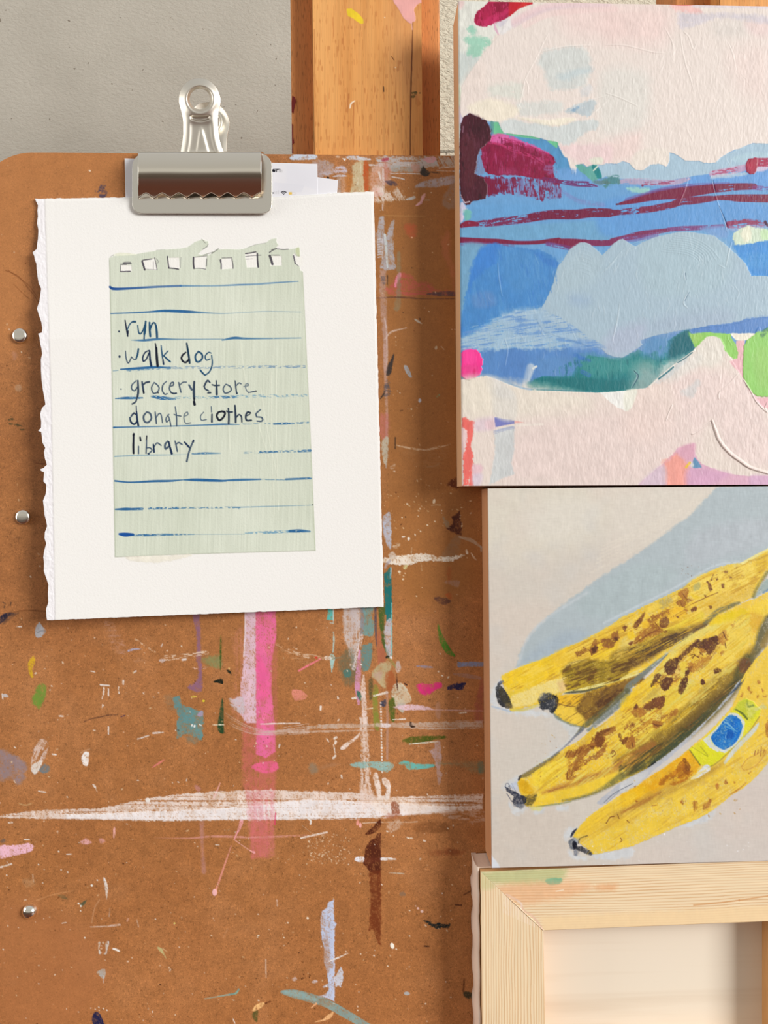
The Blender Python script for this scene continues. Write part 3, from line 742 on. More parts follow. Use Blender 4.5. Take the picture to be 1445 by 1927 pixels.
cv.poly(d((1040, 760), (1060, 740), (1105, 700), (1120, 900), (1155, 1010), (1155, 1210), (1110, 1040), (1055, 900)), (192, 116, 84), .55, 7, 4)
cv.poly(d((565, 1190), (620, 1150), (690, 1062), (790, 1075), (830, 1130), (930, 1142), (1000, 1200), (1155, 1215), (1155, 1240), (650, 1245), (580, 1205)), (204, 84, 88), .62, 5, 4, 6, dry=.3, ang=5)
cv.poly(d((640, 1172), (648, 1110), (675, 1060), (697, 1055), (692, 1095), (668, 1140), (658, 1172)), (242, 142, 168), 1, 1.4, 1, h=.5)
cv.poly(d((660, 900), (690, 890), (695, 1100), (692, 1350), (640, 1365), (655, 1240), (665, 1100)), (144, 140, 116), .55, 3, 2, dry=.2, ang=88)
cv.poly(d((915, 1238), (985, 1218), (1160, 1212), (1160, 1252), (1010, 1250)), (86, 64, 72), .85, 2, 1.5)
cv.stroke(d((480, 1270), (640, 1262), (780, 1268), (900, 1276), (1160, 1274)), [.8, 1.3, 1.6, .8, 1], (92, 56, 44), .7)
cv.poly(d((520, 1030), (572, 1030), (578, 1300), (580, 1600), (572, 1900), (545, 1900), (548, 1620), (525, 1400), (515, 1200)), (196, 168, 168), .6, 3, 2, sm=False, dry=.25, ang=90, dl=60)
cv.poly(d((525, 1090), (550, 1065), (565, 1090), (560, 1150), (535, 1140)), (100, 90, 96), .7, 2, 2, dry=.35)
cv.stroke(d((582, 1075), (582, 1150)), 1, (50, 36, 30), .8)
cv.stroke(d((560, 1620), (600, 1570), (645, 1545), (745, 1522)), [1.2, 2, 1.6, .6], (224, 200, 188), .8, dry=.15); cv.stroke(d((560, 1440), (575, 1560), (580, 1750), (575, 1900)), 1.5, (220, 200, 202), .7, dry=.2)
cv.poly(d((566, 1900), (590, 1830), (612, 1790), (636, 1742), (634, 1790), (612, 1860), (600, 1900)), (60, 48, 44), .95, 1.5, 1)
cv.stroke(d((815, 1448), (840, 1465), (872, 1484)), [1.2, 2, .8], (206, 196, 182), .9); cv.dot(820.5, 654.5, 2.4, (206, 186, 160), .9, 3.6, 20); cv.stroke(d((1040, 1680), (1062, 1705)), .9, (200, 170, 140), .8)
cv.stroke(d((730, 1848), (745, 1890)), 2, (190, 185, 180), .95)
for i, (x, y) in enumerate(((965, 882), (790, 1012), (652, 1600), (655, 1640), (655, 1670), (1130, 1535), (1155, 1535), (715, 1392))): cv.dot(600 + x * .22145, 280 + y * .22145, 1.0, (228, 196, 160) if i not in (1, 7) else (60, 36, 24), .9)
# ---- strip, middle
d = Z(600, 660, .24903)
cv.stroke(d((497, -40), (505, 200), (510, 400), (515, 660)), [3.4, 3, 2.6, 2.6], (206, 172, 166), .62, dry=.22, dl=60)
cv.poly(d((508, 182), (530, 110), (566, 22), (562, 80), (545, 170), (520, 190)), (60, 50, 46), .95, 1.2, 1)
cv.poly(d((465, 362), (490, 300), (500, 240), (525, 225), (545, 320), (500, 345)), (82, 78, 88), .75, 2, 3, dry=.3); cv.stroke(d((466, 362), (500, 310)), 1, (40, 34, 34))
cv.poly(d((645, 120), (665, 112), (685, 150), (702, 195), (685, 202), (660, 165)), (170, 170, 176), .95, 1.2, 1)
cv.dot(789.8, 753.8, 2.7, (196, 194, 206), 1, 4, 10); cv.stroke(d((893, 348), (910, 332)), 1.6, (136, 146, 104), .9); cv.dot(774, 770, 1.4, (240, 220, 180)); cv.stroke(d((615, 455), (632, 450)), .9, (70, 40, 20), .8)
cv.poly(d((460, 500), (500, 470), (525, 500), (520, 660), (465, 650)), (198, 114, 112), .6, 5, 3, dry=.15, ang=90)
cv.poly(d((475, 690), (495, 660), (522, 655), (522, 760), (512, 860), (490, 845), (478, 770)), (194, 186, 168), .92, 2, 2, dry=.1, ang=90); cv.stroke(d((508, 850), (508, 885)), 1.1, (180, 160, 150), .8)
cv.stroke(d((577, 655), (576, 740)), .8, (40, 28, 20), .9)
for k, o_ in enumerate((0, 8)): cv.stroke(d((590, 715), (700, 735 + o_), (800, 748 + o_), (890, 728 + o_), (990, 708)), 1.2, (224, 196, 168), .75, dry=.42, dl=9)
cv.poly(d((600, 720), (760, 750), (980, 720), (940, 860), (800, 890), (700, 830)), (176, 126, 80), .35, 8, 6, dry=.5, dl=8)
cv.stroke(d((820, 880), (880, 870), (910, 852)), 1.1, (170, 130, 90), .7, dry=.35); cv.poly(d((540, 880), (580, 850), (575, 885), (550, 895)), (206, 176, 150), .7, 2, 2, dry=.3); cv.dot(742, 887, 2, (216, 190, 166), .9, 1.4)
cv.poly(d((970, 1005), (1010, 970), (1040, 955), (1060, 1000), (1040, 1040), (1000, 1030)), (84, 32, 14), .8, 3, 3, dry=.25)
cv.poly(d((482, 1265), (500, 1240), (535, 1222), (546, 1300), (545, 1495), (518, 1470), (488, 1380)), (186, 190, 208), .95, 1.6, 1.5, dry=.07, ang=85)
cv.poly(d((1000, 1255), (1035, 1235), (1066, 1208), (1072, 1290), (1082, 1312), (1078, 1392), (1030, 1385), (968, 1345), (1015, 1310)), (70, 26, 14), .9, 1.8, 2.5, sm=False, dry=.1)
cv.poly(d((935, 1250), (955, 1275), (980, 1290), (985, 1335), (955, 1330)), (150, 130, 106), .7, 2, 2)
cv.poly(d((925, 1560), (960, 1490), (1005, 1425), (1062, 1395), (1055, 1545), (1000, 1580)), (152, 118, 88), .6, 4, 3)
cv.stroke(d((1062, 1408), (1130, 1425), (1180, 1450), (1232, 1490)), [1.5, 3.5, 3, 1.5], (188, 164, 144), .85, dry=.15); cv.stroke(d((1225, 1480), (1226, 1515)), 1.4, (180, 170, 160), .8)
IV = (238, 228, 214)
cv.poly(d((480, 1570), (540, 1562), (620, 1550), (760, 1533), (850, 1540), (884, 1556), (1000, 1556), (1065, 1545), (1115, 1540), (1080, 1562), (1010, 1590), (860, 1588), (760, 1592), (720, 1610), (640, 1622), (520, 1612), (482, 1600)), IV, .96, 1.4, 3, 4, sm=False, dry=.1, ang=3, h=.6)
cv.poly(d((530, 1535), (560, 1520), (590, 1560), (540, 1575)), (215, 200, 186), .85, 2, 2, dry=.25)
cv.poly(d((555, 1482), (580, 1458), (605, 1445), (612, 1468), (585, 1492)), IV, .9, 1.2, 2, 3, dry=.35); cv.dot(769, 1013.5, 2.6, IV, 1, 3.4, rough=.8); cv.stroke(d((630, 1408), (648, 1405)), 1.2, IV)
cv.stroke(d((700, 1490), (698, 1530)), 1, (216, 190, 160), .8, dry=.3, dl=5); cv.stroke(d((770, 1595), (778, 1660)), 1.2, (206, 170, 130), .7, dry=.2)
cv.stroke(d((1115, 1510), (1120, 1530)), 2.2, IV); cv.stroke(d((1150, 1530), (1170, 1560), (1190, 1582)), [1, 1.6, .8], IV, .9, dry=.15)
cv.poly(d((638, 1625), (672, 1618), (660, 1650), (640, 1648)), (222, 218, 160), .9, 1.2, 1)
for x, y, r in ((608, 1670, 2.8), (650, 1682, 1.3), (640, 1702, 1.2), (635, 1728, 1.8), (668, 1158, 2.2), (628, 1260, 1.4), (765, 1195, 1.6), (755, 1210, 1.4), (750, 1250, 1.2), (768, 1365, 1.5), (820, 1318, 2), (876, 1290, 1.6), (870, 1138, 2.4), (738, 1855, 1.4), (780, 1790, .9), (640, 1725, 1)):
    q = d((x, y))[0]; cv.dot(q[0], q[1], r, (236, 216, 186), .95, r * (1.9 if x == 870 else .8), 15)
cv.stroke(d((850, 1170), (885, 1165), (918, 1168)), .9, (196, 160, 120), .8); cv.dot(763, 973, 1.3, (70, 44, 20))
cv.poly(d((492, 1690), (515, 1660), (545, 1625), (547, 1720), (550, 1860), (556, 1990), (496, 1990), (496, 1800)), (28, 110, 112), .97, 1.5, 2, sm=False, dry=.06, ang=90)
cv.stroke(d((500, 1640), (520, 1605), (540, 1585)), [2, 2.8, 2], (180, 170, 176), .8); cv.stroke(d((545, 1640), (540, 1720)), 1.4, (170, 200, 206), .8)
cv.poly(d((938, 1750), (990, 1733), (1060, 1743), (1052, 1780), (1000, 1772)), (172, 132, 110), .8, 2, 2, dry=.2)
cv.poly(d((868, 1870), (900, 1858), (960, 1872), (1000, 1895), (945, 1918), (900, 1905)), (96, 60, 50), .9, 2, 2)
cv.poly(d((960, 1840), (990, 1835), (1000, 1870), (975, 1870)), (190, 92, 42), .8, 3, 2); cv.poly(d((975, 1640), (995, 1640), (990, 1750), (972, 1750)), (178, 86, 40), .4, 4, 3)
# ---- strip, lower
d = Z(560, 1120, .25606)
cv.poly(d((325, 60), (460, 60), (466, 300), (440, 400), (418, 540), (400, 545), (380, 420), (345, 330)), (208, 198, 198), .85, 4, 4, sm=False, dry=.3, ang=90, dl=70, dw=1.5)
cv.poly(d((385, 60), (460, 60), (462, 260), (385, 300)), (200, 190, 194), .6, 5, 3, sm=False, dry=.12, ang=90, dl=70)
cv.poly(d((460, 60), (494, 60), (492, 220), (480, 290), (462, 300)), (136, 144, 154), .85, 2, 2, sm=False)
cv.poly(d((215, 60), (260, 60), (260, 180), (240, 185), (215, 180), (222, 130)), (94, 182, 172), 1, 1.3, 1, sm=False); cv.stroke(d((262, 60), (262, 205)), .9, (196, 222, 218)); cv.stroke(d((240, 203), (262, 206)), 1, (190, 200, 190))
cv.stroke(d((264, 270), (266, 330), (260, 420)), [.8, 1.6, 1.2], (176, 202, 198), .95); cv.poly(d((250, 565), (240, 500), (236, 455), (250, 430), (275, 455), (262, 520)), (170, 202, 196), 1, 1.2, 1); cv.stroke(d((270, 465), (325, 455)), [1.5, .7], (130, 130, 110), .8)
cv.poly(d((195, 460), (215, 445), (240, 450), (245, 470), (210, 478)), (238, 228, 220), .95, 1.3, 1.5)
cv.stroke(d((0, 430), (90, 440), (185, 465)), 2.6, (222, 188, 160), .7, dry=.52, dl=6, dw=1); cv.stroke(d((10, 555), (80, 515), (165, 470)), [1.2, 1.9, 1.3], (240, 128, 142))
cv.dot(595, 1237.5, 3, (206, 70, 50), .9, 2.4)
cv.poly(d((480, 60), (556, 60), (545, 160), (562, 205), (552, 290), (520, 300), (478, 285), (490, 190)), (108, 164, 170), .8, 2, 2, dry=.12)
cv.poly(d((468, 390), (500, 365), (546, 360), (542, 480), (520, 545), (470, 545)), (98, 142, 144), .85, 2.5, 2.5, dry=.08)
cv.poly(d((320, 440), (400, 400), (445, 560), (430, 650), (360, 660), (330, 590), (300, 500)), (98, 104, 84), .65, 10, 5)
cv.poly(d((332, 560), (360, 548), (392, 552), (385, 600), (345, 602)), (72, 124, 118), .85, 3, 2)
cv.stroke(d((572, 60), (574, 250), (582, 380)), [2.3, 2, 1], (76, 72, 90), .85)
cv.poly(d((580, 280), (612, 260), (645, 320), (645, 480), (590, 510), (582, 400)), (178, 100, 74), .75, 4, 3)
cv.poly(d((594, 60), (642, 60), (636, 260), (644, 350), (690, 455), (660, 460), (620, 350), (600, 210)), (76, 96, 40), .97, 1.5, 1.5, sm=False)
cv.poly(d((638, -60), (692, -60), (692, 180), (680, 205), (652, 190), (645, 60)), (26, 116, 116), 1, 1.4, 1.5, sm=False)
cv.poly(d((642, 210), (690, 180), (693, 400), (682, 445), (660, 450), (640, 340)), (196, 192, 202), .93, 2, 2, dry=.12, ang=90); cv.stroke(d((691, 60), (692, 440)), 1.3, (130, 194, 192), .9)
cv.dot(729.5, 1236.5, 4, (26, 24, 22), 1, 2.8, rough=.8); cv.dot(735.5, 1237.5, 2.6, (232, 230, 228), 1, 3)
cv.stroke(d((668, 460), (700, 500), (725, 535)), [2, 3, 1.5], (150, 140, 80), .8); cv.poly(d((720, 510), (740, 485), (755, 520), (745, 570), (725, 560)), (196, 180, 176), .85, 2, 2)
cv.stroke(d((455, 410), (448, 550), (440, 680), (448, 800)), [2, 5, 5, 2], (216, 152, 188), .97, 1.5); cv.stroke(d((472, 300), (440, 420), (412, 540)), 3.4, (232, 222, 226), .85, dry=.42, dl=7, dw=1.4)
cv.poly(d((482, 585), (490, 580), (496, 650), (505, 800), (515, 960), (480, 960), (470, 820), (462, 690)), (234, 212, 204), .95, 1.6, 2, sm=False, dry=.1, ang=90, dl=60)
cv.poly(d((455, 900), (515, 900), (522, 1100), (528, 1260), (540, 1460), (458, 1460), (470, 1100)), (232, 212, 202), .9, 2, 4, 4, sm=False, dry=.42, ang=90, dl=24)
cv.poly(d((435, 705), (465, 718), (466, 772), (446, 762)), (70, 112, 98), 1, 1.4, 1)
cv.poly(d((520, 645), (548, 612), (552, 735), (530, 765)), (86, 80, 48), .85, 3, 2)
cv.poly(d((545, 585), (600, 508), (672, 488), (684, 540), (650, 672), (610, 665), (580, 630)), (192, 178, 138), .88, 2.5, 2.5, dry=.05); cv.poly(d((560, 580), (620, 560), (610, 620), (580, 625)), (196, 160, 150), .6, 5, 2)
cv.poly(d((645, 585), (690, 555), (724, 640), (700, 700), (660, 690)), (168, 92, 50), .85, 3, 2)
cv.poly(d((560, 665), (592, 680), (588, 800), (606, 970), (565, 975), (552, 800)), (134, 144, 56), .85, 2.5, 2, dry=.08, ang=90)
cv.poly(d((688, 725), (700, 680), (722, 648), (780, 658), (828, 740), (834, 780), (795, 805), (772, 864), (742, 842), (705, 790)), (208, 194, 168), .97, 1.5, 1.5, h=.7)
cv.poly(d((770, 700), (825, 740), (815, 780), (780, 760)), (214, 178, 140), .7, 4, 2); cv.poly(d((735, 800), (790, 800), (775, 862), (748, 840)), (176, 172, 168), .7, 3, 2)
cv.stroke(d((728, 580), (730, 650), (735, 700)), [1, 1.6, .8], (86, 50, 34), .9); cv.stroke(d((785, 650), (803, 660)), 1.3, (60, 30, 24))
cv.poly(d((672, 780), (710, 758), (714, 920), (690, 925), (678, 860)), (84, 100, 34), .92, 2, 2)
cv.poly(d((605, 800), (625, 775), (650, 770), (645, 815), (615, 815)), (46, 56, 86), .85, 2, 1.5)
cv.stroke(d((560, 740), (600, 730), (655, 715)), [1.6, 1.8, 2.6], (236, 226, 214), .95); cv.stroke(d((655, 715), (660, 900), (658, 1200)), 2.2, (188, 154, 146), .6, dry=.12, dl=60)
for i, y in enumerate(range(792, 1300, 22)): cv.dot(560 + (611 + .02 * (y - 790)) * .25606, 1120 + y * .25606, 1.3 + .5 * (i % 3 == 0), (242, 236, 230), .95, 1.2 + (i % 4) * .5)
cv.poly(d((872, 662), (900, 648), (960, 655), (1050, 645), (1052, 680), (1000, 700), (958, 732), (915, 728), (880, 690)), (230, 46, 132), .92, 3, 2.5, 5, dry=.1)
cv.poly(d((1098, 682), (1130, 655), (1160, 650), (1235, 642), (1220, 675), (1200, 700), (1150, 690), (1110, 698)), (32, 30, 76), .97, 1.4, 2.5, 4, dry=.18, ang=-60, dl=14)
cv.stroke(d((1033, 215), (1042, 270), (1066, 340), (1108, 410), (1148, 443)), [1, 3, 5.5, 5.5, 2.5], (70, 132, 34), 1, 1.3, h=.4)
cv.stroke(d((875, 522), (930, 525), (990, 530)), [1, 2.5, 1], (150, 142, 166), .9); cv.poly(d((1170, 500), (1180, 482), (1200, 490), (1360, 492), (1360, 522), (1230, 525), (1180, 532)), (132, 146, 188), .92, 1.8, 1.5, dry=.1)
cv.stroke(d((1150, 580), (1240, 592), (1340, 610)), [2, 4, 3], (168, 130, 120), .7, dry=.2)
cv.poly(d((700, 822), (790, 806), (890, 806), (995, 840), (880, 846), (760, 842)), (228, 194, 206), .93, 1.8, 1.5, dry=.15, dl=60); cv.stroke(d((980, 842), (1200, 848), (1360, 850)), 1.3, (214, 172, 170), .8, dry=.15)
cv.poly(d((1300, 830), (1340, 650), (1360, 640), (1360, 920), (1300, 915)), (160, 84, 76), .6, 6, 4, dry=.25, ang=95)
cv.poly(d((1015, 800), (1045, 790), (1050, 890), (1020, 900)), (186, 140, 120), .6, 3, 2)
cv.poly(d((40, 972), (160, 950), (330, 944), (600, 944), (900, 934), (1360, 920), (1360, 975), (1010, 988), (600, 968), (300, 980), (60, 978)), (204, 182, 168), .85, 1.8, 2, sm=False, dry=.3, dl=90, dw=1.3)
cv.stroke(d((-60, 1010), (200, 1002), (560, 992)), [2.4, 2, 1], (210, 186, 172), .75, dry=.3, dl=70); cv.stroke(d((700, 915), (790, 910)), [.8, 1.3], (240, 232, 226)); cv.stroke(d((500, 838), (550, 830)), 1.2, (236, 224, 206), .9)
cv.poly(d((615, 950), (660, 940), (680, 965), (630, 975)), (232, 220, 224), .85, 2, 2, dry=.15)
cv.stroke(d((830, 938), (836, 962), (860, 966)), [2, 2.4, 1.2], (44, 26, 18)); cv.stroke(d((1190, 866), (1240, 862)), 1.2, (236, 226, 214))
cv.poly(d((765, 1070), (820, 1045), (900, 1036), (1080, 1034), (1085, 1050), (1020, 1062), (900, 1085), (810, 1090)), (76, 92, 22), .95, 2, 2, 4, dry=.12, dl=40); cv.stroke(d((820, 1095), (930, 1085), (1030, 1076)), [.9, 1.4, .8], (230, 226, 210))
cv.poly(d((962, 1142), (1008, 1130), (1008, 1085), (1030, 1068), (1046, 1072), (1056, 1200), (1045, 1285), (1062, 1315), (1050, 1370), (1036, 1400), (1022, 1290), (1005, 1200), (980, 1165)), (192, 162, 160), .9, 1.8, 2, sm=False, dry=.12, ang=90)
cv.poly(d((312, 1128), (345, 1090), (400, 1058), (455, 1013), (452, 1040), (400, 1085), (345, 1130)), (240, 224, 216), .97, 1.2, 1, h=.4)
cv.poly(d((388, 1248), (420, 1232), (470, 1225), (640, 1224), (695, 1235), (702, 1268), (660, 1298), (600, 1290), (560, 1270), (450, 1270)), (152, 192, 188), .92, 1.8, 2, 4, dry=.12, dl=40)
cv.poly(d((742, 1240), (765, 1218), (800, 1216), (870, 1240), (1000, 1244), (992, 1266), (880, 1280), (815, 1280), (790, 1250)), (108, 192, 186), .95, 1.5, 1.5, dry=.08, dl=40)
cv.poly(d((1000, 1235), (1360, 1228), (1360, 1302), (1280, 1300), (1200, 1260)), (128, 142, 116), .4, 6, 4, dry=.25); cv.poly(d((1325, 1230), (1362, 1230), (1362, 1302), (1330, 1300)), (90, 130, 120), .6, 3, 2)
cv.poly(d((78, 1275), (105, 1235), (145, 1265), (140, 1305), (100, 1310)), (150, 132, 110), .75, 5, 3); cv.poly(d((150, 1265), (250, 1235), (310, 1242), (200, 1275)), (176, 130, 96), .5, 5, 3)
for p, w in ((((270, 1055), (285, 1045)), 2.2), (((280, 1075), (276, 1090)), 2.2), (((265, 1100), (275, 1160)), 1), (((262, 1198), (278, 1180)), 2), (((322, 1325), (324, 1345)), 1.4), (((170, 818), (168, 842)), 1.8), (((295, 748), (297, 760)), 1.6), (((405, 758), (425, 755)), 2.2), (((30, 1690), (130, 1770)), .1), (((25, 1785), (110, 1765), (215, 1742)), 1.5), (((80, 1645), (98, 1660), (94, 1682)), 1.4), (((805, 1782), (820, 1786)), 1.4), (((835, 1784), (842, 1786)), 1.6), (((925, 1803), (938, 1806)), 1.4), (((212, 1055), (228, 1075)), 1.4)):
    cv.stroke(d(*p), w, (238, 230, 222), .95)
# ---- the broad white pass
d4 = Z(180, 1120, .27682); d3 = d; d5 = Z(0, 1120, .26971)
top = d5((-40, 1542), (120, 1520), (280, 1500), (560, 1490)) + d4((0, 1455), (130, 1430), (300, 1390), (520, 1358), (850, 1333), (1200, 1322)) + d3((0, 1440), (400, 1450), (700, 1482), (900, 1478), (1362, 1460))
bot = d3((1362, 1575), (1100, 1598), (900, 1612), (640, 1636), (400, 1648), (0, 1648)) + d4((1200, 1532), (900, 1530), (500, 1538), (0, 1527)) + d5((560, 1568), (300, 1560), (-40, 1555))
cv.poly(top + bot, (240, 226, 220), .9, 1.6, 2.5, sm=False, dry=.36, ang=.5, dl=170, dw=1.5)
top2 = d4((-200, 1490), (200, 1478), (520, 1462), (850, 1450), (1150, 1425), (1300, 1400)) + d3((60, 1500), (300, 1505), (560, 1530), (800, 1530), (1000, 1552), (1160, 1568))
bot2 = d3((1060, 1590), (900, 1606), (640, 1628), (400, 1642), (0, 1643)) + d4((1200, 1528), (900, 1526), (500, 1534), (100, 1526), (-200, 1520))
cv.poly(top2 + bot2, (243, 238, 240), .93, 2.5, 2.5, sm=False, dry=.17, ang=.5, dl=170, dw=1.6, h=.7, grad=None)
cv.poly(d3((560, 1490), (900, 1520), (1160, 1566), (900, 1605), (600, 1590)), (244, 226, 212), .6, 8, 4)
cv.poly(d4((1020, 1330), (1210, 1330), (1215, 1780), (1060, 1780)), (226, 120, 140), .38, 6, 4, sm=False, dry=.3, ang=90, dl=80)
cv.stroke(d4((1222, 1480), (1218, 1560)), 1.1, (220, 60, 110), .8)
cv.poly(d3((1060, 1600), (1140, 1580), (1362, 1575), (1362, 1680), (1240, 1662), (1120, 1640)), (212, 178, 158), .75, 5, 6, dry=.5, dl=12)
cv.poly(d3((690, 1530), (712, 1515), (742, 1540), (748, 1600), (690, 1605)), (150, 88, 60), .85, 2.5, 3, dry=.25, ang=90); cv.poly(d3((640, 1620), (745, 1590), (745, 1640), (660, 1650)), (176, 110, 86), .6, 5, 4, dry=.3)
cv.poly(d3((555, 1325), (580, 1308), (604, 1375), (612, 1475), (596, 1495), (575, 1440)), (240, 226, 218), .95, 1.6, 2, dry=.15, ang=88); cv.poly(d3((622, 1350), (650, 1343), (682, 1392), (672, 1490), (645, 1490), (650, 1420), (625, 1380)), (242, 228, 220), .95, 1.6, 1.5, h=.5)
cv.poly(d3((460, 1430), (550, 1440), (555, 1550), (465, 1570)), (240, 222, 216), .6, 5, 4, dry=.2, ang=90)
cv.stroke(d3((480, 1675), (620, 1668), (800, 1668), (880, 1665)), 1.0, (226, 200, 180), .8, dry=.35, dl=14)
cv.poly(d3((660, 1680), (740, 1650), (760, 1690), (700, 1750), (665, 1720)), (216, 186, 166), .7, 4, 4, dry=.4, ang=-50, dl=14)
cv.dot(678, 1553, 2.4, (246, 182, 176), 1, 5)
# ---- bottom right of the board
d = Z(440, 1520, .33218)
cv.poly(d((742, 152), (790, 105), (828, 65), (834, 100), (800, 140)), (76, 30, 14), .92, 1.5, 1)
cv.poly(d((733, 312), (738, 270), (745, 230), (770, 190), (800, 172), (815, 145), (833, 142), (833, 350), (820, 380), (770, 362), (748, 335)), (82, 34, 18), .96, 1.5, 1.5, sm=False)
cv.poly(d((768, 360), (832, 350), (834, 600), (832, 775), (815, 770), (790, 690), (766, 695), (775, 520)), (106, 46, 20), .82, 3, 3, sm=False, dry=.16, ang=90, dl=70)
cv.poly(d((745, 290), (832, 280), (832, 305), (745, 310)), (110, 52, 34), .5, 4, 2)
cv.poly(d((685, 298), (690, 282), (712, 276), (736, 278), (735, 306), (700, 306)), (242, 242, 252), 1, 1.2, 1); cv.poly(d((836, 284), (880, 282), (920, 292), (870, 298), (836, 297)), (240, 238, 240), 1, 1.2, 1); cv.stroke(d((915, 292), (1040, 294)), .7, (170, 120, 70), .7)
BL = (197, 209, 238)
cv.poly(d((492, 690), (490, 640), (500, 590), (530, 560), (528, 540), (552, 528), (567, 517), (568, 640), (582, 655), (570, 685), (571, 960), (570, 1098), (545, 1082), (532, 970), (512, 860), (510, 780), (496, 740)), BL, .97, 1.4, 1.5, sm=False, dry=.07, ang=90, dl=50, h=.5)
cv.poly(d((505, 730), (530, 700), (545, 800), (540, 930), (515, 900)), (180, 140, 120), .55, 3, 3, dry=.45, ang=85, dl=40)
cv.poly(d((568, 965), (590, 930), (606, 902), (614, 915), (622, 930), (608, 1020), (590, 1010), (574, 1025)), (208, 212, 226), .95, 1.2, 2, sm=False); cv.poly(d((470, 1072), (520, 1055), (545, 1020), (556, 1000), (570, 1040), (570, 1098), (530, 1080)), BL, .95, 1.3, 1, sm=False); cv.poly(d((503, 1018), (540, 992), (545, 1010)), (190, 190, 206), .9, 1.2, 1)
cv.stroke(d((275, 1045), (330, 1052), (400, 1068), (520, 1106), (620, 1160), (740, 1230), (800, 1262)), [3.5, 7.5, 8.5, 8, 8, 7, 6], (140, 164, 160), .97, 1.5, dry=.05, dl=60); cv.stroke(d((285, 1045), (360, 1058), (470, 1090)), [3, 5, 3], (150, 186, 188), .6, 3)
cv.poly(d((104, 1152), (118, 1125), (140, 1110), (174, 1104), (160, 1130), (130, 1148)), (246, 196, 132), 1, 1.1, .6, h=.5); cv.poly(d((458, 1214), (500, 1200), (530, 1175), (564, 1158), (548, 1192), (510, 1208)), (240, 186, 130), 1, 1.1, .6, h=.5); cv.stroke(d((440, 1133), (467, 1110)), [1.2, 1.8], (240, 180, 130))
cv.poly(d((105, 1165), (130, 1150), (138, 1160), (130, 1215), (112, 1200)), (78, 84, 40), .8, 2, 1.5); cv.stroke(d((180, 1108), (205, 1098)), 1.6, (90, 44, 20), .8); cv.poly(d((0, 1055), (30, 1030), (15, 1058)), (140, 180, 160), .9, 1, .8)
cv.dot(738, 1780, 3.6, (248, 244, 232), 1, 5.6, -15, h=.6); cv.dot(745.5, 1786, 1.4, (240, 230, 210))
cv.poly(d((1072, 636), (1090, 640), (1110, 645), (1140, 662), (1160, 650), (1180, 660), (1230, 658), (1220, 682), (1180, 680), (1150, 687), (1110, 665)), (24, 34, 36), 1, 1.2, 2, 3, sm=False)
cv.dot(786.5, 1709.5, 2.2, (230, 190, 180)); cv.dot(793.8, 1715, 2.8, (228, 190, 178)); cv.dot(782, 1705, 1.3, (220, 180, 160)); cv.dot(765.5, 1869.5, 5.6, (180, 178, 176), 1, 3.4, 5); cv.dot(758, 1682.5, 6, (140, 110, 86), .8, 4, rough=1.5)
cv.poly(d((1300, 1050), (1330, 1040), (1362, 1062), (1345, 1080), (1315, 1075)), (48, 48, 32), .9, 2.5, 2); cv.stroke(d((1305, 970), (1300, 1040)), 1.8, (84, 44, 18), .7)
cv.stroke(d((540, 870), (590, 850), (646, 824)), [1.1, 1.4, .8], (240, 236, 232)); cv.poly(d((692, 95), (698, 65), (708, 68), (706, 98)), (238, 160, 150), 1, 1, .5); cv.stroke(d((400, 45), (432, 70), (434, 92)), 1.2, (238, 232, 228)); cv.stroke(d((385, 170), (450, 158), (528, 140)), [.8, 1, 1.5], (226, 200, 186), .9)
cv.poly(d((1030, 95), (1140, 78), (1210, 90), (1210, 135), (1040, 138)), (92, 50, 20), .4, 5, 3); cv.poly(d((1100, 255), (1200, 235), (1300, 245), (1280, 265), (1150, 270)), (110, 40, 18), .4, 6, 4); cv.stroke(d((1300, 495), (1360, 462)), 1, (60, 26, 12), .7); cv.stroke(d((1255, 550), (1290, 552)), 1.2, (50, 20, 12), .8); cv.stroke(d((1080, 784), (1104, 786)), 1.4, (40, 18, 12), .8)
cv.stroke(d((880, 368), (965, 374)), 1.1, (196, 186, 170), .8, dry=.2); cv.stroke(d((181, 860), (182, 960)), 1, (214, 190, 176), .8); cv.stroke(d((243, 525), (245, 555)), 1.5, (216, 190, 180), .85); cv.poly(d((328, 970), (350, 960), (358, 975), (338, 982)), (210, 190, 190), .8, 1.5, 1); cv.poly(d((440, 985), (460, 975), (476, 985), (455, 995)), (206, 200, 210), .85, 1.5, 1)
for x, y in ((395, 945), (430, 948), (428, 960), (392, 965), (385, 970), (368, 822)): cv.dot(440 + x * .33218, 1520 + y * .33218, 1.2, (60, 26, 12))
for x, y, r in ((418, 625, 2.4), (306, 652, 1.6), (284, 737, 1.6), (995, 727, 1.4), (872, 897, 1.5), (1078, 187, 1.4), (990, 172, 1.5), (1004, 172, 1.4), (904, 160, 1.2), (718, 828, 1.5), (635, 815, 1.3), (995, 582, 1.5), (690, 1000, .8), (702, 1148, 1.4)):
    q = d((x, y))[0]; cv.dot(q[0], q[1], r, (242, 228, 206), 1, r * .8)
cv.specks(150, (580, 1570, 660, 1625), .4, 1.3, [(236, 210, 180), (220, 190, 160)], 71)
# ---- countless pin-prick spatters over the whole board
cv.specks(620, (0, 300, 915, 1927), .4, 1.5, [(228, 200, 164), (240, 226, 205), (214, 176, 132)], 72, (.45, .95))
cv.specks(200, (0, 1180, 880, 1927), .5, 1.5, [(244, 236, 226), (236, 216, 196)], 73, (.6, 1))
cv.specks(420, (0, 300, 915, 1927), .4, 1.2, [(90, 48, 22), (70, 38, 18), (112, 62, 28)], 74, (.4, .85))
cv.specks(90, (600, 900, 880, 1000), .4, 1.4, [(236, 210, 170), (220, 186, 140)], 75)
m_board = painted('hardboard_with_paint', 0.45, 0.3, fibre=1.0, rough_bare=0.5)
cv.build('painted_face', m_board, board, 0.0004, thick=0.0008)
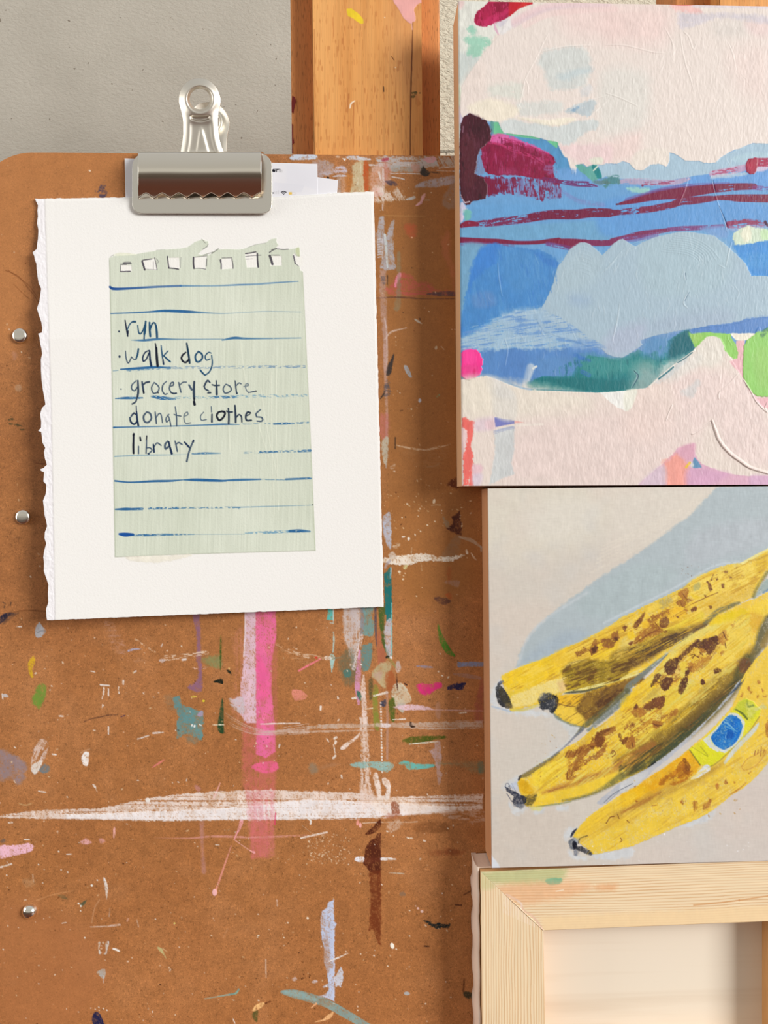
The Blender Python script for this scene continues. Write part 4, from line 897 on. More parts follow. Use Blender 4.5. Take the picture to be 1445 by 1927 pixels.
# worn pale top rim and body of the board
b = MatB('hardboard_edge', 0.7, 0.2)
n = b.noise(b.coord(), 900, 3); b.base(b.ramp(n, [(0.3, L4((196, 136, 84))), (0.7, L4((222, 170, 118)))])); m_edge = b.m
rim = [(a, bb) for a, bb in zip(X[0], Y[0])]
rim = rim[::8] + [rim[-1]] + [(X[-1, -1], Y[-1, -1]), (X[-1, 0], Y[-1, 0])]
fr = [PV(x, y, 0.0) for x, y in rim]
loft('hardboard', fr, [Vector((v.x, 0.005, v.z)) for v in fr], m_edge, board)

# rivets on the left margin
b = MatB('nickel', 0.16, 0.5, 1.0); b.base((0.88, 0.83, 0.74, 1)); m_nickel = b.m
b = MatB('worn_nickel', 0.24, 0.5, 1.0); b.base((0.84, 0.80, 0.72, 1)); m_satin = b.m
def rivet(px, py, r_px, flat, mat):
    r = r_px * PX
    if flat: prof = [(1.0, 0), (1.02, .22), (.97, .42), (.86, .56), (.70, .63), (.66, .64), (.40, .66), (0, .67)]
    else: prof = [(1.0, 0), (1.0, .16), (.95, .34), (.85, .52), (.68, .70), (.46, .83), (.22, .90), (0, .92)]
    c = PV(px, py, 0.0)
    vs, fs, n = [], [], 40
    for a, hgt in prof[:-1]:
        for i in range(n):
            t = 2 * math.pi * i / n
            vs.append((c.x + r * a * math.cos(t), -r * hgt, c.z + r * a * math.sin(t)))
    vs.append((c.x, -r * prof[-1][1], c.z))
    for j in range(len(prof) - 2):
        for i in range(n):
            fs.append((j * n + i, j * n + (i + 1) % n, (j + 1) * n + (i + 1) % n, (j + 1) * n + i))
    for i in range(n): fs.append(((len(prof) - 2) * n + i, (len(prof) - 2) * n + (i + 1) % n, len(vs) - 1))
    o = from_lists('rivet', vs, fs, mat, board, True)
    return o
o = rivet(39.5, 632.5, 14, True, m_satin); o['label'] = 'shiny metal rivet, topmost of three on the left margin'
o = rivet(45.5, 973, 14, True, m_satin); o['label'] = 'shiny metal rivet, middle of three on the left margin'
o = rivet(57, 1714, 14, False, m_nickel); o['label'] = 'domed chrome rivet, lowest of three on the left margin'
# ================================================================== PRINTED SHEETS UNDER THE CLIP
m_print = painted('office_paper', 0.65, 0.2)
def flat_sheet(name, tl, tr, br, bl, h, label, draw=None, step=0.7):
    cv = Canvas(*quad_grid(tl, tr, br, bl, step * Q), (238, 238, 244))
    if draw: draw(cv)
    o = cv.build(name, m_print, None, h, thick=0.00012)
    return tag(o, label, 'paper', 'printed sheets under the clip')

def icons(cv):
    d = Z(490, 280, .13841)
    cv.poly(d((350, 215), (770, 215), (770, 560), (600, 510), (350, 480)), (232, 233, 242), .6, 6, sm=False, var=0)
    cv.poly(d((180, 455), (590, 492), (592, 515), (560, 590), (180, 590)), (230, 231, 240), .7, 1.2, sm=False, var=0)
    K = (14, 14, 26)
    # rounded pill with the numerals 78, right end fading out
    cv.stroke(d((182, 296), (262, 296)), 3.0, K, [1, 1], .8, var=0)
    cv.stroke(d((262, 300), (285, 303)), 3.2, (226, 226, 230), .9, .8, var=0)
    for p in (((192, 286), (214, 287)), ((214, 287), (203, 316))): cv.stroke(d(*p), .62, (244, 244, 248), 1, .5, var=0, sm=False)
    cv.stroke(d((236, 288), (228, 295), (236, 301), (245, 295), (236, 288)), .5, (244, 244, 248), 1, .5, var=0)
    cv.stroke(d((236, 301), (226, 310), (236, 318), (247, 310), (236, 301)), .55, (244, 244, 248), 1, .5, var=0)
    cv.stroke(d((276, 288), (284, 296), (278, 318)), .4, (180, 180, 190), .8, .5, var=0)
    # signal bars, wireless fan, battery
    q = d((172, 601))[0]; cv.dot(q[0], q[1], 1.15, K)
    for i, (x, t) in enumerate(((196, 585), (222, 578), (246, 570))): cv.stroke(d((x, 612), (x, t)), .7, (214, 214, 220), 1, .7, var=0)
    q = d((316, 619))[0]; cv.dot(q[0], q[1], .95, K)
    cv.stroke(d((300, 606), (316, 598), (333, 606)), .8, K, 1, .6, var=0)
    cv.stroke(d((284, 592), (316, 578), (350, 592)), .85, K, 1, .6, var=0)
    cv.poly(d((384, 590), (428, 587), (430, 622), (388, 624)), (240, 200, 92), .95, 1.2, sm=False, var=0)
    cv.stroke(d((428, 594), (480, 600), (478, 616), (430, 618)), .5, (226, 222, 222), .8, .7, var=0)

flat_sheet('printed_sheet', (432, 309), (636, 339), (626, 470), (425, 470), 0.0014, 'white printed sheet poking out furthest right behind the clip, slightly tilted')
flat_sheet('printed_sheet', (234.5, 298), (597, 308.5), (600, 520), (240, 520), 0.0018, 'white printed sheet with small battery and wireless icons, showing on both sides of the clip', icons)

# ================================================================== WATERCOLOUR SHEET WITH THE PAINTED LIST
d8 = Z(0, 260, .25943); d9 = Z(0, 760, .25943)
deck = d8((255, 440), (275, 480), (271, 520), (274, 560), (268, 610), (278, 660), (275, 720), (268, 770), (265, 800), (240, 818), (236, 824), (248, 850), (252, 880), (264, 905), (265, 940), (272, 1000), (281, 1050), (298, 1085), (292, 1130), (285, 1180), (272, 1215), (268, 1232), (282, 1280), (300, 1330), (306, 1375), (303, 1405), (276, 1412), (286, 1440), (290, 1480), (300, 1520), (305, 1560), (296, 1600), (297, 1680), (301, 1750), (312, 1830), (325, 1900)) + \
       d9((330, 0), (304, 26), (291, 70), (298, 125), (297, 170), (276, 192), (298, 200), (304, 240), (306, 275), (328, 315), (318, 345), (325, 390), (340, 440), (325, 450), (318, 462), (290, 472), (298, 484), (320, 492), (314, 560), (333, 580), (335, 610), (330, 655), (311, 700), (318, 750), (322, 800), (335, 850), (341, 885), (325, 930), (322, 970), (334, 1010), (318, 1075), (314, 1110), (319, 1150), (317, 1212), (334, 1260), (351, 1312), (347, 1380), (350, 1440), (333, 1490), (336, 1540), (341, 1571))
dk = np.array(deck)
Wn, Hn = int(640 / (0.95 * Q)), int(795 / (0.95 * Q))
U, V = np.meshgrid(np.linspace(0, 1, Wn), np.linspace(0, 1, Hn))
ynom = 372 + V * (1167 - 372)
xl = np.interp(ynom, dk[:, 1], dk[:, 0])
xr = 703 + 19 * V + 2.4 * (Noise.fb(V * 70, V * 0 + .5, 61, 3) - .5) * np.clip(V * 6, 0, 1)
xs_ = np.interp(ynom, [375, 760, 1170], [70, 77, 86])
X = xs_ + (xr - xs_) * U + (xl - xs_) * np.exp(-U * 28)
yt = np.interp(X, [60, 240, 512, 560, 640, 703], [374, 371.5, 371, 368, 362.5, 360.5]) + 1.6 * (Noise.fb(X / 6, X * 0, 62, 3) - .5)
yb = np.interp(X, [85, 722], [1167.5, 1142]) + 1.5 * (Noise.fb(X / 8, X * 0, 63, 3) - .5)
Y = yt + (yb - yt) * V
cv = Canvas(X, Y, (243, 242, 239))

inner = np.interp(Y, [375, 760, 1170], [84, 96.5, 104])
feather = np.clip((inner - X) / 3 + .5, 0, 1)
cv.C = cv.C * (1 - feather[..., None] * .9) + np.array((243, 241, 245), np.float32) * feather[..., None] * .9
cv.H -= 1.1 * feather
cv.H += feather * 1.6 * (Noise.fb(X / 4, Y / 7, 65, 3) - .5)
cv.H += 0.10 * (Noise.fb(X / 3.2, Y / 3.2, 66, 3) - .5)
lip = np.clip((yt + 5 - Y) / 3, 0, 1); cv.H -= .7 * lip
ls = np.interp(Y, [370, 1143], [699, 719]); cv.H -= .5 * np.clip((X - ls) / 1.5, 0, 1)
# pale green note
d1, d2 = Z(200, 440, .13841), Z(390, 440, .13841)
NOTE = (213, 220, 204)
out = d1((40, 330), (60, 312), (85, 318), (100, 286), (112, 300), (180, 290), (300, 286), (400, 278), (480, 262), (550, 248), (640, 236), (680, 222), (800, 214), (1000, 200), (1095, 182), (1150, 150), (1210, 106), (1260, 92), (1300, 70), (1330, 82), (1350, 100), (1385, 96), (1392, 130), (1372, 172), (1320, 205), (1280, 245), (1250, 275), (1300, 285), (1380, 268)) + \
      d2((10, 290), (60, 270), (70, 248), (150, 204), (165, 212), (280, 205), (420, 215), (520, 196), (650, 150), (800, 122), (835, 90), (885, 66), (945, 58), (938, 100), (955, 135), (972, 148), (940, 180), (930, 205), (1000, 214), (1100, 206), (1180, 200), (1250, 180), (1258, 240), (1262, 305), (1215, 302), (1185, 270), (1165, 285), (1180, 330), (1195, 400), (1240, 435), (1262, 460), (1266, 500)) + \
      [(568.5, 510), (593.5, 1036), (400, 1041.5), (216, 1048.5), (206, 500)]
cv.poly(out, NOTE, 1, 1.3, .5, 3, sm=False, var=.008, h=.55)
cv.wash(0, 1, 67, NOTE, 0)
w = cv.win(200, 440, 600, 1052)
xx, yy = cv.X[w], cv.Y[w]
isn = (np.abs(cv.C[w] - np.array(NOTE)).max(-1) < 14).astype(np.float32)
g1 = Noise.fb(xx / 90, yy / 150, 68, 3)
cv.C[w] += (isn * (g1 - .5) * 16)[..., None] * np.array((1, .9, 1.1), np.float32)
st = Noise.fb((xx + .03 * yy) / 2.2, yy / 60, 69, 2) - .5
cv.H[w] += isn * st * .34
cv.C[w] += (isn * st * 14)[..., None]
# painted grain lines that sweep diagonally on the right of the note
for k, (x0, y0, x1, y1) in enumerate(((478, 760, 505, 860), (490, 730, 520, 890), (452, 640, 470, 760), (510, 700, 516, 970), (520, 690, 524, 960), (430, 800, 440, 900), (340, 760, 346, 960))):
    cv.stroke([(x0, y0), ((x0 + x1) / 2 - 2, (y0 + y1) / 2), (x1, y1)], .8, (226, 231, 214), .7, 1, h=.25)
cv.poly([(240, 1047), (300, 1046), (352, 1043), (355, 1048), (300, 1058), (248, 1055)], (238, 234, 220), .9, 3, 2, h=.3)
# darker worked rim of the note
cv.stroke([(206, 490), (209, 620), (213, 800), (217, 1047)], .9, (176, 186, 164), .6, 1.2)
cv.stroke([(569, 512), (575, 640), (584, 830), (593, 1036)], 1.0, (168, 178, 154), .7, 1.2)
cv.stroke([(217, 1048), (300, 1044), (400, 1041), (593, 1036)], .9, (190, 198, 180), .5, 1.2)
cv.poly(d2((1200, 215), (1250, 190), (1256, 300), (1220, 295)), (196, 206, 160), .7, 3, 1)
cv.poly(d1((100, 290), (180, 255), (360, 270), (400, 285), (180, 300)), (228, 232, 206), .7, 2, 1)
PC = (70, 66, 76)
PAPER = (243, 242, 237)
def hole(d, pts, marks):
    cv.poly(d(*pts), PAPER, 1, 1.1, .4, 2, sm=False, var=0, h=-.5)
    for p, wd, a in marks: cv.stroke(d(*p), wd, PC, a, .8, dry=.12, dl=10, dw=1)
hole(d1, ((205, 425), (340, 425), (350, 508), (195, 512)), ((((230, 398), (335, 400)), 1.3, .85), (((195, 416), (275, 416)), .8, .9), (((197, 514), (325, 510)), 1.1, .9), (((195, 430), (190, 510)), .7, .7), (((240, 385), (330, 384)), .5, .6)))
hole(d1, ((490, 368), (560, 350), (668, 330), (692, 492), (530, 482)), ((((488, 372), (505, 430), (522, 488)), 1.7, .95), (((498, 358), (560, 350), (620, 342)), .9, .9), (((656, 325), (678, 420), (690, 492)), .7, .8), (((640, 380), (640, 480)), .5, .5), (((680, 340), (705, 370), (700, 400)), .5, .6), (((540, 480), (690, 490)), .5, .5)))
hole(d1, ((848, 325), (990, 322), (1002, 470), (850, 470)), ((((832, 308), (842, 400), (850, 465)), 1.2, .9), (((848, 466), (920, 470), (980, 482)), 1.2, .9), (((1015, 320), (1005, 460)), .5, .4)))
hole(d1, ((1195, 318), (1372, 298), (1355, 400), (1350, 482), (1200, 470)), ((((1186, 322), (1185, 400), (1192, 470)), 1.5, .95), (((1195, 468), (1290, 470), (1350, 482)), .7, .7), (((1365, 340), (1360, 440)), .9, .6), (((1200, 318), (1370, 300)), .5, .6)))
hole(d2, ((190, 342), (330, 328), (348, 470), (195, 482)), ((((182, 352), (188, 410), (190, 474)), 1.2, .9), (((335, 340), (348, 420), (350, 470)), .9, .75), (((200, 328), (335, 325)), .6, .7), (((160, 345), (185, 400)), .5, .6)))
hole(d2, ((515, 268), (668, 246), (676, 290), (700, 455), (540, 458), (515, 310)), ((((520, 270), (590, 260), (660, 246)), 1.1, .9), (((520, 308), (640, 296), (730, 290)), .6, .7), (((680, 272), (682, 360), (692, 452)), 1.5, .95), (((525, 345), (620, 340)), .5, .5)))
hole(d2, ((888, 300), (1010, 300), (1012, 432), (890, 432), (855, 440)), ((((850, 300), (870, 360), (885, 412)), 2.2, .9), (((870, 290), (980, 290)), .6, .7), (((845, 255), (885, 225), (940, 200)), 1.0, .8), (((950, 205), (1030, 212), (1100, 208)), .8, .8)))
cv.poly(d2((1195, 312), (1300, 312), (1300, 432), (1240, 432), (1198, 400)), PAPER, 1, 1, .4, sm=False, var=0)
cv.stroke(d2((1172, 298), (1184, 350), (1196, 405)), 1.3, PC, .8, .8, dry=.1); cv.stroke(d2((1198, 404), (1245, 440)), .6, PC, .7, .8)
for p, wd, a in ((((60, 310), (100, 285)), .5, .5), (((1300, 72), (1345, 125)), .6, .6), (((1385, 140), (1370, 172), (1310, 212)), .7, .7), (((1320, 290), (1445, 250)), .7, .6), (((680, 222), (800, 212)), .4, .4)): cv.stroke(d1(*p), wd, (110, 112, 104), a, .8)
for p, wd, a in ((((60, 268), (150, 204)), .9, .7), (((540, 192), (650, 150), (800, 122)), .5, .5), (((870, 215), (940, 200)), .9, .6)): cv.stroke(d2(*p), wd, (110, 112, 104), a, .8)
# ruled brush lines
LB = (40, 98, 152)
def rule(pts, w, a, dry=0.0, col=LB): cv.stroke(pts, w, col, a, 1.0, dry=dry, dl=4.0, dw=1.2, var=.08)
rule([(207, 540), (214, 543.5), (240, 543), (290, 540), (340, 538)], [2.2, 2.6, 2.2, 2, 2], [1, 1, .9, .7, .65], .0, (36, 82, 150))
rule([(340, 538), (400, 538), (450, 536), (480, 535), (520, 532), (561, 529.5)], [1.9, 1.5, 1.6, 1.8, 1.4, .7], [.65, .45, .7, .5, .6, .7], .1, (58, 112, 170))
rule([(208.5, 590), (240, 589), (280, 587), (310, 585), (350, 586.5), (385, 588.5), (420, 590), (460, 588), (500, 586), (566, 587)], [1, 1.2, 1.5, 2.5, 2.7, 1.4, .9, .8, .8, .7], [.9, .85, .9, .95, .95, .6, .35, .25, .3, .25])
rule([(247, 640), (270, 640.5), (300, 638), (340, 638.5), (420, 638)], [.8, 2, 2, 1.2, .9], [.3, .85, .75, .5, .4], .1)
rule([(418, 640), (440, 636), (462, 637), (500, 637), (566, 636)], [1.2, 2.4, 1.8, 1.4, 1.2], [.6, .9, .75, .55, .35], .15)
rule([(227, 695), (260, 693), (290, 691), (320, 692)], [1.2, 2.2, 2.2, 1.6], [1, .95, .95, .7]); rule([(213, 698), (222, 697)], .9, .4)
rule([(240, 697), (290, 694), (320, 693)], 2.2, .5, .45); rule([(318, 692), (480, 690.5)], 2.6, .5, .55, (80, 120, 170)); rule([(488, 690), (573, 690)], 2.6, .55, .5, (80, 120, 170))
rule([(217, 750), (240, 749), (268, 749)], [.8, 2.4, 1.6], [.9, .9, .7], .22); rule([(286, 746), (305, 749), (330, 751)], [2.4, 3.4, 1.6], [.8, .95, .6], .34); rule([(330, 748), (400, 748)], 2.8, .5, .58, (80, 140, 180)); rule([(402, 748), (440, 747)], 2.8, .75, .42); rule([(440, 746), (576, 744)], 2.6, .55, .57, (72, 132, 178))
rule([(214, 804.5), (230, 804), (300, 802.5), (380, 800), (420, 798.5), (450, 799)], [1.7, 1.2, 1, 1.1, 1.6, .9], [1, .9, .75, .75, .9, .5], .1); rule([(455, 798), (515, 797)], 1.2, .45, .5); rule([(515, 798), (535, 797), (548, 797)], [1.4, 2.2, 1.4], .85, .25); rule([(548, 797), (580, 795)], 1.6, .6, .48)
rule([(216, 859), (260, 857), (320, 856), (350, 855)], [1.1, 1.4, 1.4, 1], [.6, .45, .25, .15], .2, (80, 130, 170)); rule([(362, 854), (385, 853), (415, 853)], [1.5, 2, 1.2], [.6, .75, .35], .3); rule([(490, 851), (520, 850)], 2.4, .75, .4); rule([(522, 850), (556, 849)], 2.2, .6, .48); rule([(562, 849), (584, 848)], 2.4, .75, .35); rule([(460, 852), (490, 852)], 1.8, .35, .5)
rule([(216.5, 905), (245, 907.5), (290, 905.5), (320, 905), (344, 903)], [1.6, 1.4, 2.1, 2, 1.0], [1, .95, .95, .9, .8]); rule([(346, 903), (370, 903), (410, 904.5), (425, 905)], [1.2, 2.7, 2.3, 1.4], [.85, .97, .97, .9]); rule([(420, 904.5), (450, 903), (490, 902)], [1.5, 2.2, 1.3], .85, .1); rule([(490, 902), (535, 903)], 1, .5, .4); rule([(538, 902), (585, 900)], [1.8, 2], .8, .22)
rule([(217, 958.5), (235, 958), (250, 958)], [1.2, 2.6, 2], .95, .12); rule([(250, 958), (268, 957.5)], 2.3, .9, .3); rule([(280, 957), (335, 956)], 2.2, .8, .42); rule([(335, 956), (440, 955), (450, 957)], 1.5, .6, .45); rule([(440, 955), (588, 950.5)], [1.2, .5], [.5, .6], .2, (80, 130, 170)); cv.dot(588.5, 950, 1, (20, 30, 40))
rule([(225, 1005), (235, 1006), (250, 1006)], [2.2, 3.8, 2.6], 1, .05, (24, 80, 156)); rule([(250, 1007), (272, 1007)], 2, .7, .35); rule([(272, 1007), (320, 1006), (365, 1005.5)], [2.4, 2, .8], [.85, .7, .5], .38); rule([(365, 1005.5), (460, 1005)], .6, .3); rule([(462, 1003), (500, 1002), (545, 1000)], [1.5, 2.6, 2.4], [.4, .6, .6], .42, (72, 132, 178)); rule([(545, 999.5), (565, 999), (583, 1000)], [2.6, 3, 1.6], [.9, .95, .6], .2)
# handwriting
n3, n4, n5 = Z(200, 580, .13841), Z(340, 680, .13841), Z(200, 700, .13841)
def pen(d, col, *items):
    for w, *pts in items:
        a = 1.0
        if isinstance(w, tuple): w, a = w
        p = d(*pts)
        if len(p) == 1: cv.dot(p[0][0], p[0][1], w * .138, col, a, w * .16)
        else:
            hw = w * .13841 * 1.05
            ws = [hw * .8] + [hw] * (len(p) - 2) + [hw * .95]
            cv.stroke(p, ws, col, a * .97, .9, var=.12, h=.3)
NV, BK, SL, TL = (22, 42, 74), (14, 20, 38), (70, 88, 108), (28, 74, 110)
pen(n3, NV, (11, (172, 316)), (15, (180, 658)), (8, (200, 1100)))
pen(n3, (16, 26, 52), (9, (256, 165), (272, 270), (292, 380)), (9, (292, 380), (296, 310)))
pen(n3, TL, (8, (284, 300), (312, 230), (345, 192), (370, 180)), (15, (362, 182), (392, 184)), (9, (428, 235), (440, 325), (465, 348), (500, 300), (525, 225)), (15, (536, 180), (525, 300), (518, 350)), (11, (518, 350), (514, 412)), (14, (588, 195), (590, 290), (598, 382)), (11, (594, 300), (625, 212), (660, 203), (680, 260)), (15, (676, 240), (686, 320), (690, 398)))
pen(n3, SL, (8, (262, 582), (270, 680), (300, 745), (345, 662)), (7, (345, 662), (375, 695), (408, 692)))
pen(n3, TL, (12, (405, 690), (425, 630), (437, 555)), (9, (745, 505), (755, 600), (765, 680)), (9, (842, 580), (780, 645)), (11, (780, 645), (825, 690), (870, 728)))
pen(n3, NV, (9, (585, 572), (530, 600), (497, 665), (505, 722), (545, 690), (580, 610)), (13, (588, 580), (595, 690)), (16, (595, 700), (610, 780)), (13, (770, 700), (778, 760)))
pen(n3, BK, (10, (668, 480), (675, 540)), (17, (680, 540), (688, 680), (698, 785)))
pen(n3, (18, 50, 76), (13, (1094, 478), (1110, 580), (1128, 700), (1132, 745)))
pen(n3, BK, (12, (1080, 602), (1040, 635), (1022, 680), (1045, 725), (1085, 735), (1120, 700)))
pen(n3, TL, (12, (1252, 588), (1210, 650), (1225, 722), (1265, 725), (1305, 680), (1300, 625), (1252, 588)), (8, (1425, 610), (1390, 602), (1345, 650), (1360, 705), (1410, 690)), (9, (1432, 640), (1440, 760), (1405, 860), (1345, 910)), (11, (1340, 908), (1310, 880), (1278, 842)))
pen(n3, SL, (9, (408, 985), (352, 1040), (345, 1095), (385, 1122), (425, 1070)), (9, (1055 - 190, 1062), (908, 1048), (912, 1008), (880, 1020), (858, 1090), (880, 1145)), (9, (650, 1010), (615, 1080), (640, 1155), (695, 1140), (718, 1090), (700, 1050), (655, 1012)), (9, (818, 995), (770, 1045), (762, 1120), (795, 1170), (828, 1162)), (10, (985, 1010), (1000, 1080), (1015, 1142)), (8, (1000, 1045), (1040, 1008), (1090, 1005)), (15, (1125, 1045), (1160, 1105)))
pen(n3, (46, 62, 84), (14, (430, 985), (435, 1130), (425, 1200)), (10, (425, 1200), (400, 1270), (352, 1302)), (11, (880, 1145), (915, 1160), (952, 1156)), (13, (487, 1000), (495, 1060), (510, 1150)), (12, (505, 1040), (535, 1012), (583, 1002)), (16, (1195, 1000), (1190, 1130), (1195, 1230)), (14, (1335, 0 + 1185 - 0), (1335, 1185)))
pen(n3, BK, (9, (505, 1120), (510, 1155)), (18, (1192, 1270), (1200, 1308)), (9, (1195, 1220), (1194, 1280)), (9, (700, 1145), (705, 1150)))
pen(n4, (48, 64, 84), (12, (398, 288), (370, 262), (345, 285), (320, 340)), (10, (320, 340), (335, 375), (380, 400)), (12, (370, 430), (405, 425)), (9, (483, 262), (487, 320)), (16, (488, 340), (490, 448)), (11, (428, 318), (470, 328), (525, 325)), (9, (740, 265), (750, 360), (762, 438)), (13, (762, 425), (765, 435)))
pen(n4, SL, (9, (612, 312), (578, 370), (600, 430), (655, 420), (688, 385), (670, 340), (620, 312)), (8, (748, 340), (790, 296), (822, 306)), ((8, .7), (858, 342), (918, 328), (908, 302), (882, 320), (890, 385), (925, 425)), (8, (925, 425), (980, 412), (1020, 405)))
pen(n4, BK, (9, (1018, 405), (1026, 404)))
pen(n5, NV, (8, (408, 460), (410, 530)), (13, (412, 540), (420, 640), (436, 728)), (11, (395, 575), (375, 560), (340, 600)), (12, (320, 620), (335, 680), (380, 710), (425, 665)))
pen(n5, SL, (10, (345, 590), (320, 640)), (12, (548, 545), (508, 600), (520, 672), (570, 685), (612, 630), (595, 565), (552, 545)), (10, (665, 545), (673, 620), (682, 700)), (8, (680, 620), (715, 568), (745, 580), (765, 690)), (8, (852, 575), (812, 630), (820, 680), (848, 655)), (8, (838, 582), (862, 650), (880, 740)), (9, (938, 475), (955, 600), (958, 735)), (8, (920, 575), (960, 590), (1015, 600)), ((7, .8), (1055, 605), (1108, 580), (1100, 545), (1060, 580), (1058, 650), (1085, 700), (1150, 690)))
pen(n4, SL, ((7, .9), (312, 690), (270, 745), (285, 800), (350, 790)), (7, (415, 615), (420, 690)), (10, (1085, 655), (1025, 712), (1035, 755)), (10, (1035, 755), (1095, 760), (1115, 790), (1095, 815), (1040, 812)))
pen(n4, (40, 54, 74), (13, (425, 720), (424, 822)), (13, (648, 640), (655, 750), (652, 850)), (11, (622, 676), (660, 690), (702, 688)), (13, (738, 600), (745, 710), (748, 828)), (10, (755, 765), (790, 725), (825, 750), (832, 822)), (12, (950, 700), (912, 690), (885, 735), (895, 800), (960, 802)), (9, (885, 745), (935, 722)))
pen(n4, BK, (13, (590, 680), (520, 690), (490, 740), (525, 800), (580, 760), (602, 700), (560, 678)), (9, (930, 700), (950, 705)))
pen(n5, BK, (15, (374, 840), (371, 860)), (13, (372, 850), (368, 1000), (371, 1105)), (13, (460, 888), (466, 930)), (9, (550, 868), (546, 930)))
pen(n5, SL, (10, (440, 1010), (438, 1108)), (10, (548, 930), (545, 1020), (540, 1105)), (9, (545, 1035), (590, 1030), (620, 1065), (575, 1112)), (9, (650, 1020), (690, 965), (745, 998)), (13, (838, 940), (800, 985), (805, 1045), (845, 1015)), (10, (935, 940), (950, 1000), (966, 1078)), (10, (948, 985), (985, 960), (1030, 985)), (12, (1180, 945), (1140, 1040), (1115, 1120)), (13, (1115, 1120), (1095, 1215)))
pen(n5, NV, (12, (640, 985), (645, 1040), (650, 1088)), (13, (850, 950), (862, 1010)), (16, (868, 1030), (890, 1108)), (13, (1065, 955), (1125, 1022)), (14, (1186, 930), (1180, 948)), (9, (565, 1110), (580, 1115)))
U3 = np.clip((715 - X) / 640, 0, 1)
hm = 0.0022 + 0.0062 * np.clip(V * 3, 0, 1) * U3 ** 2 + 0.0072 * V * U3 ** 1.4 + 0.0008 * V
m_sheet = painted('cotton_watercolour_paper', 0.75, 0.15, streak=(900, 900, 900), bump=0.22, bdist=0.0006)
sheet = cv.build('watercolour_paper', m_sheet, None, 0.0, thick=0.0009, hmap=hm)
tag(sheet, 'white deckle-edged watercolour sheet with a painted green to-do list, hanging from the metal clip', 'paper')
cv = None

# ================================================================== BULLDOG CLIP
clip = empty('bulldog_clip', PV(378, 345, 0.003), 'large silver bulldog clip gripping the list sheet on the top edge of the drawing board', 'clip')
F = Z(220, 130, .21453)
# front jaw: flat plate with rounded corners around the rolled barrel
def rrect(x0, y0, x1, y1, r0, r1):
    pts = []
    for cx_, cy_, a0, r in ((x0, y0, 180, r0), (x1, y0, 270, r0), (x1, y1, 0, r1), (x0, y1, 90, r1)):
        sx = 1 if cx_ == x0 else -1; sy = 1 if cy_ == y0 else -1
        for k in range(9):
            t = math.radians(a0 + 90 * k / 8)
            pts.append((cx_ + sx * r + r * math.cos(t), cy_ + sy * r + r * math.sin(t)))
    return pts
hj = 0.0048
outl = rrect(248.5, 287.5, 512, 402, 26, 18)
inn = [(262, 290), (490.5, 290), (491.5, 368), (264, 368)]
fr = [PV(x, y, hj) for x, y in outl]
bk = [Vector((v.x, v.y + 0.0009, v.z)) for v in fr]
o = loft('jaw_plate', fr, bk, m_satin, clip); bevel(o, 0.0003, 2)
# rolled barrel with the saw-toothed lower edge
NXb, NA = 420, 28
R = 95.0; yc = 307.0
a0 = math.asin((yc - 287) / R)
vs, fs = [], []
for i in range(NXb + 1):
    u = i / NXb
    ph = (u * 7.55 + 0.52) % 1.0
    tri = (1 - abs(2 * ph - 1))
    ye = 363.5 + 10.0 * tri ** 1.4
    a1 = -math.asin((ye - yc) / R)
    for j in range(NA + 1):
        a = a0 + (a1 - a0) * j / NA
        hb = hj + 0.0006 + PX * R * (math.cos(a) - math.cos(math.asin((372.5 - yc) / R)))
        x = 260.0 + (491.5 - 260.0) * u
        w_ = math.sin(u * 9) * math.sin((a - a0) * 2.5)
        vs.append(PV(x, yc - R * math.sin(a) - .003 * (x - 375), hb + PX * w_ * .25))
for i in range(NXb):
    for j in range(NA):
        q = i * (NA + 1) + j
        fs.append((q, q + 1, q + NA + 2, q + NA + 1))
o = from_lists('spring_barrel', vs, fs, m_nickel, clip, True)
md = o.modifiers.new('solid', 'SOLIDIFY'); md.thickness = 0.0006; md.offset = 0
# spine: the barrel sheet carried over the top edge of the board, down to the rear jaw
hb0 = hj + 0.0006 + PX * R * (math.cos(a0) - math.cos(math.asin((372.5 - yc) / R)))
z_top = PV(376, 289.5, 0.0).z
vs, fs = [], []
for u in (0.0, 0.5, 1.0):
    x = 260.0 + 231.5 * u
    col_ = [PV(x, 287, hb0), PV(x, 285.6, hb0 * .82), PV(x, 284.6, hb0 * .6), PV(x, 284.6, hb0 * .4)]
    xw = col_[0].x
    col_ += [Vector((xw, -.001, z_top + .0006)), Vector((xw, .0055, z_top + .0006)), Vector((xw, .0064, z_top - .0004)), Vector((xw, .0060, z_top - .034))]
    vs += col_
for k in range(2):
    for j in range(7): fs.append((k * 8 + j, k * 8 + j + 1, k * 8 + j + 9, k * 8 + j + 8))
o = from_lists('rear_jaw', vs, fs, m_satin, clip, True)
o.modifiers.new('solid', 'SOLIDIFY').thickness = 0.0004
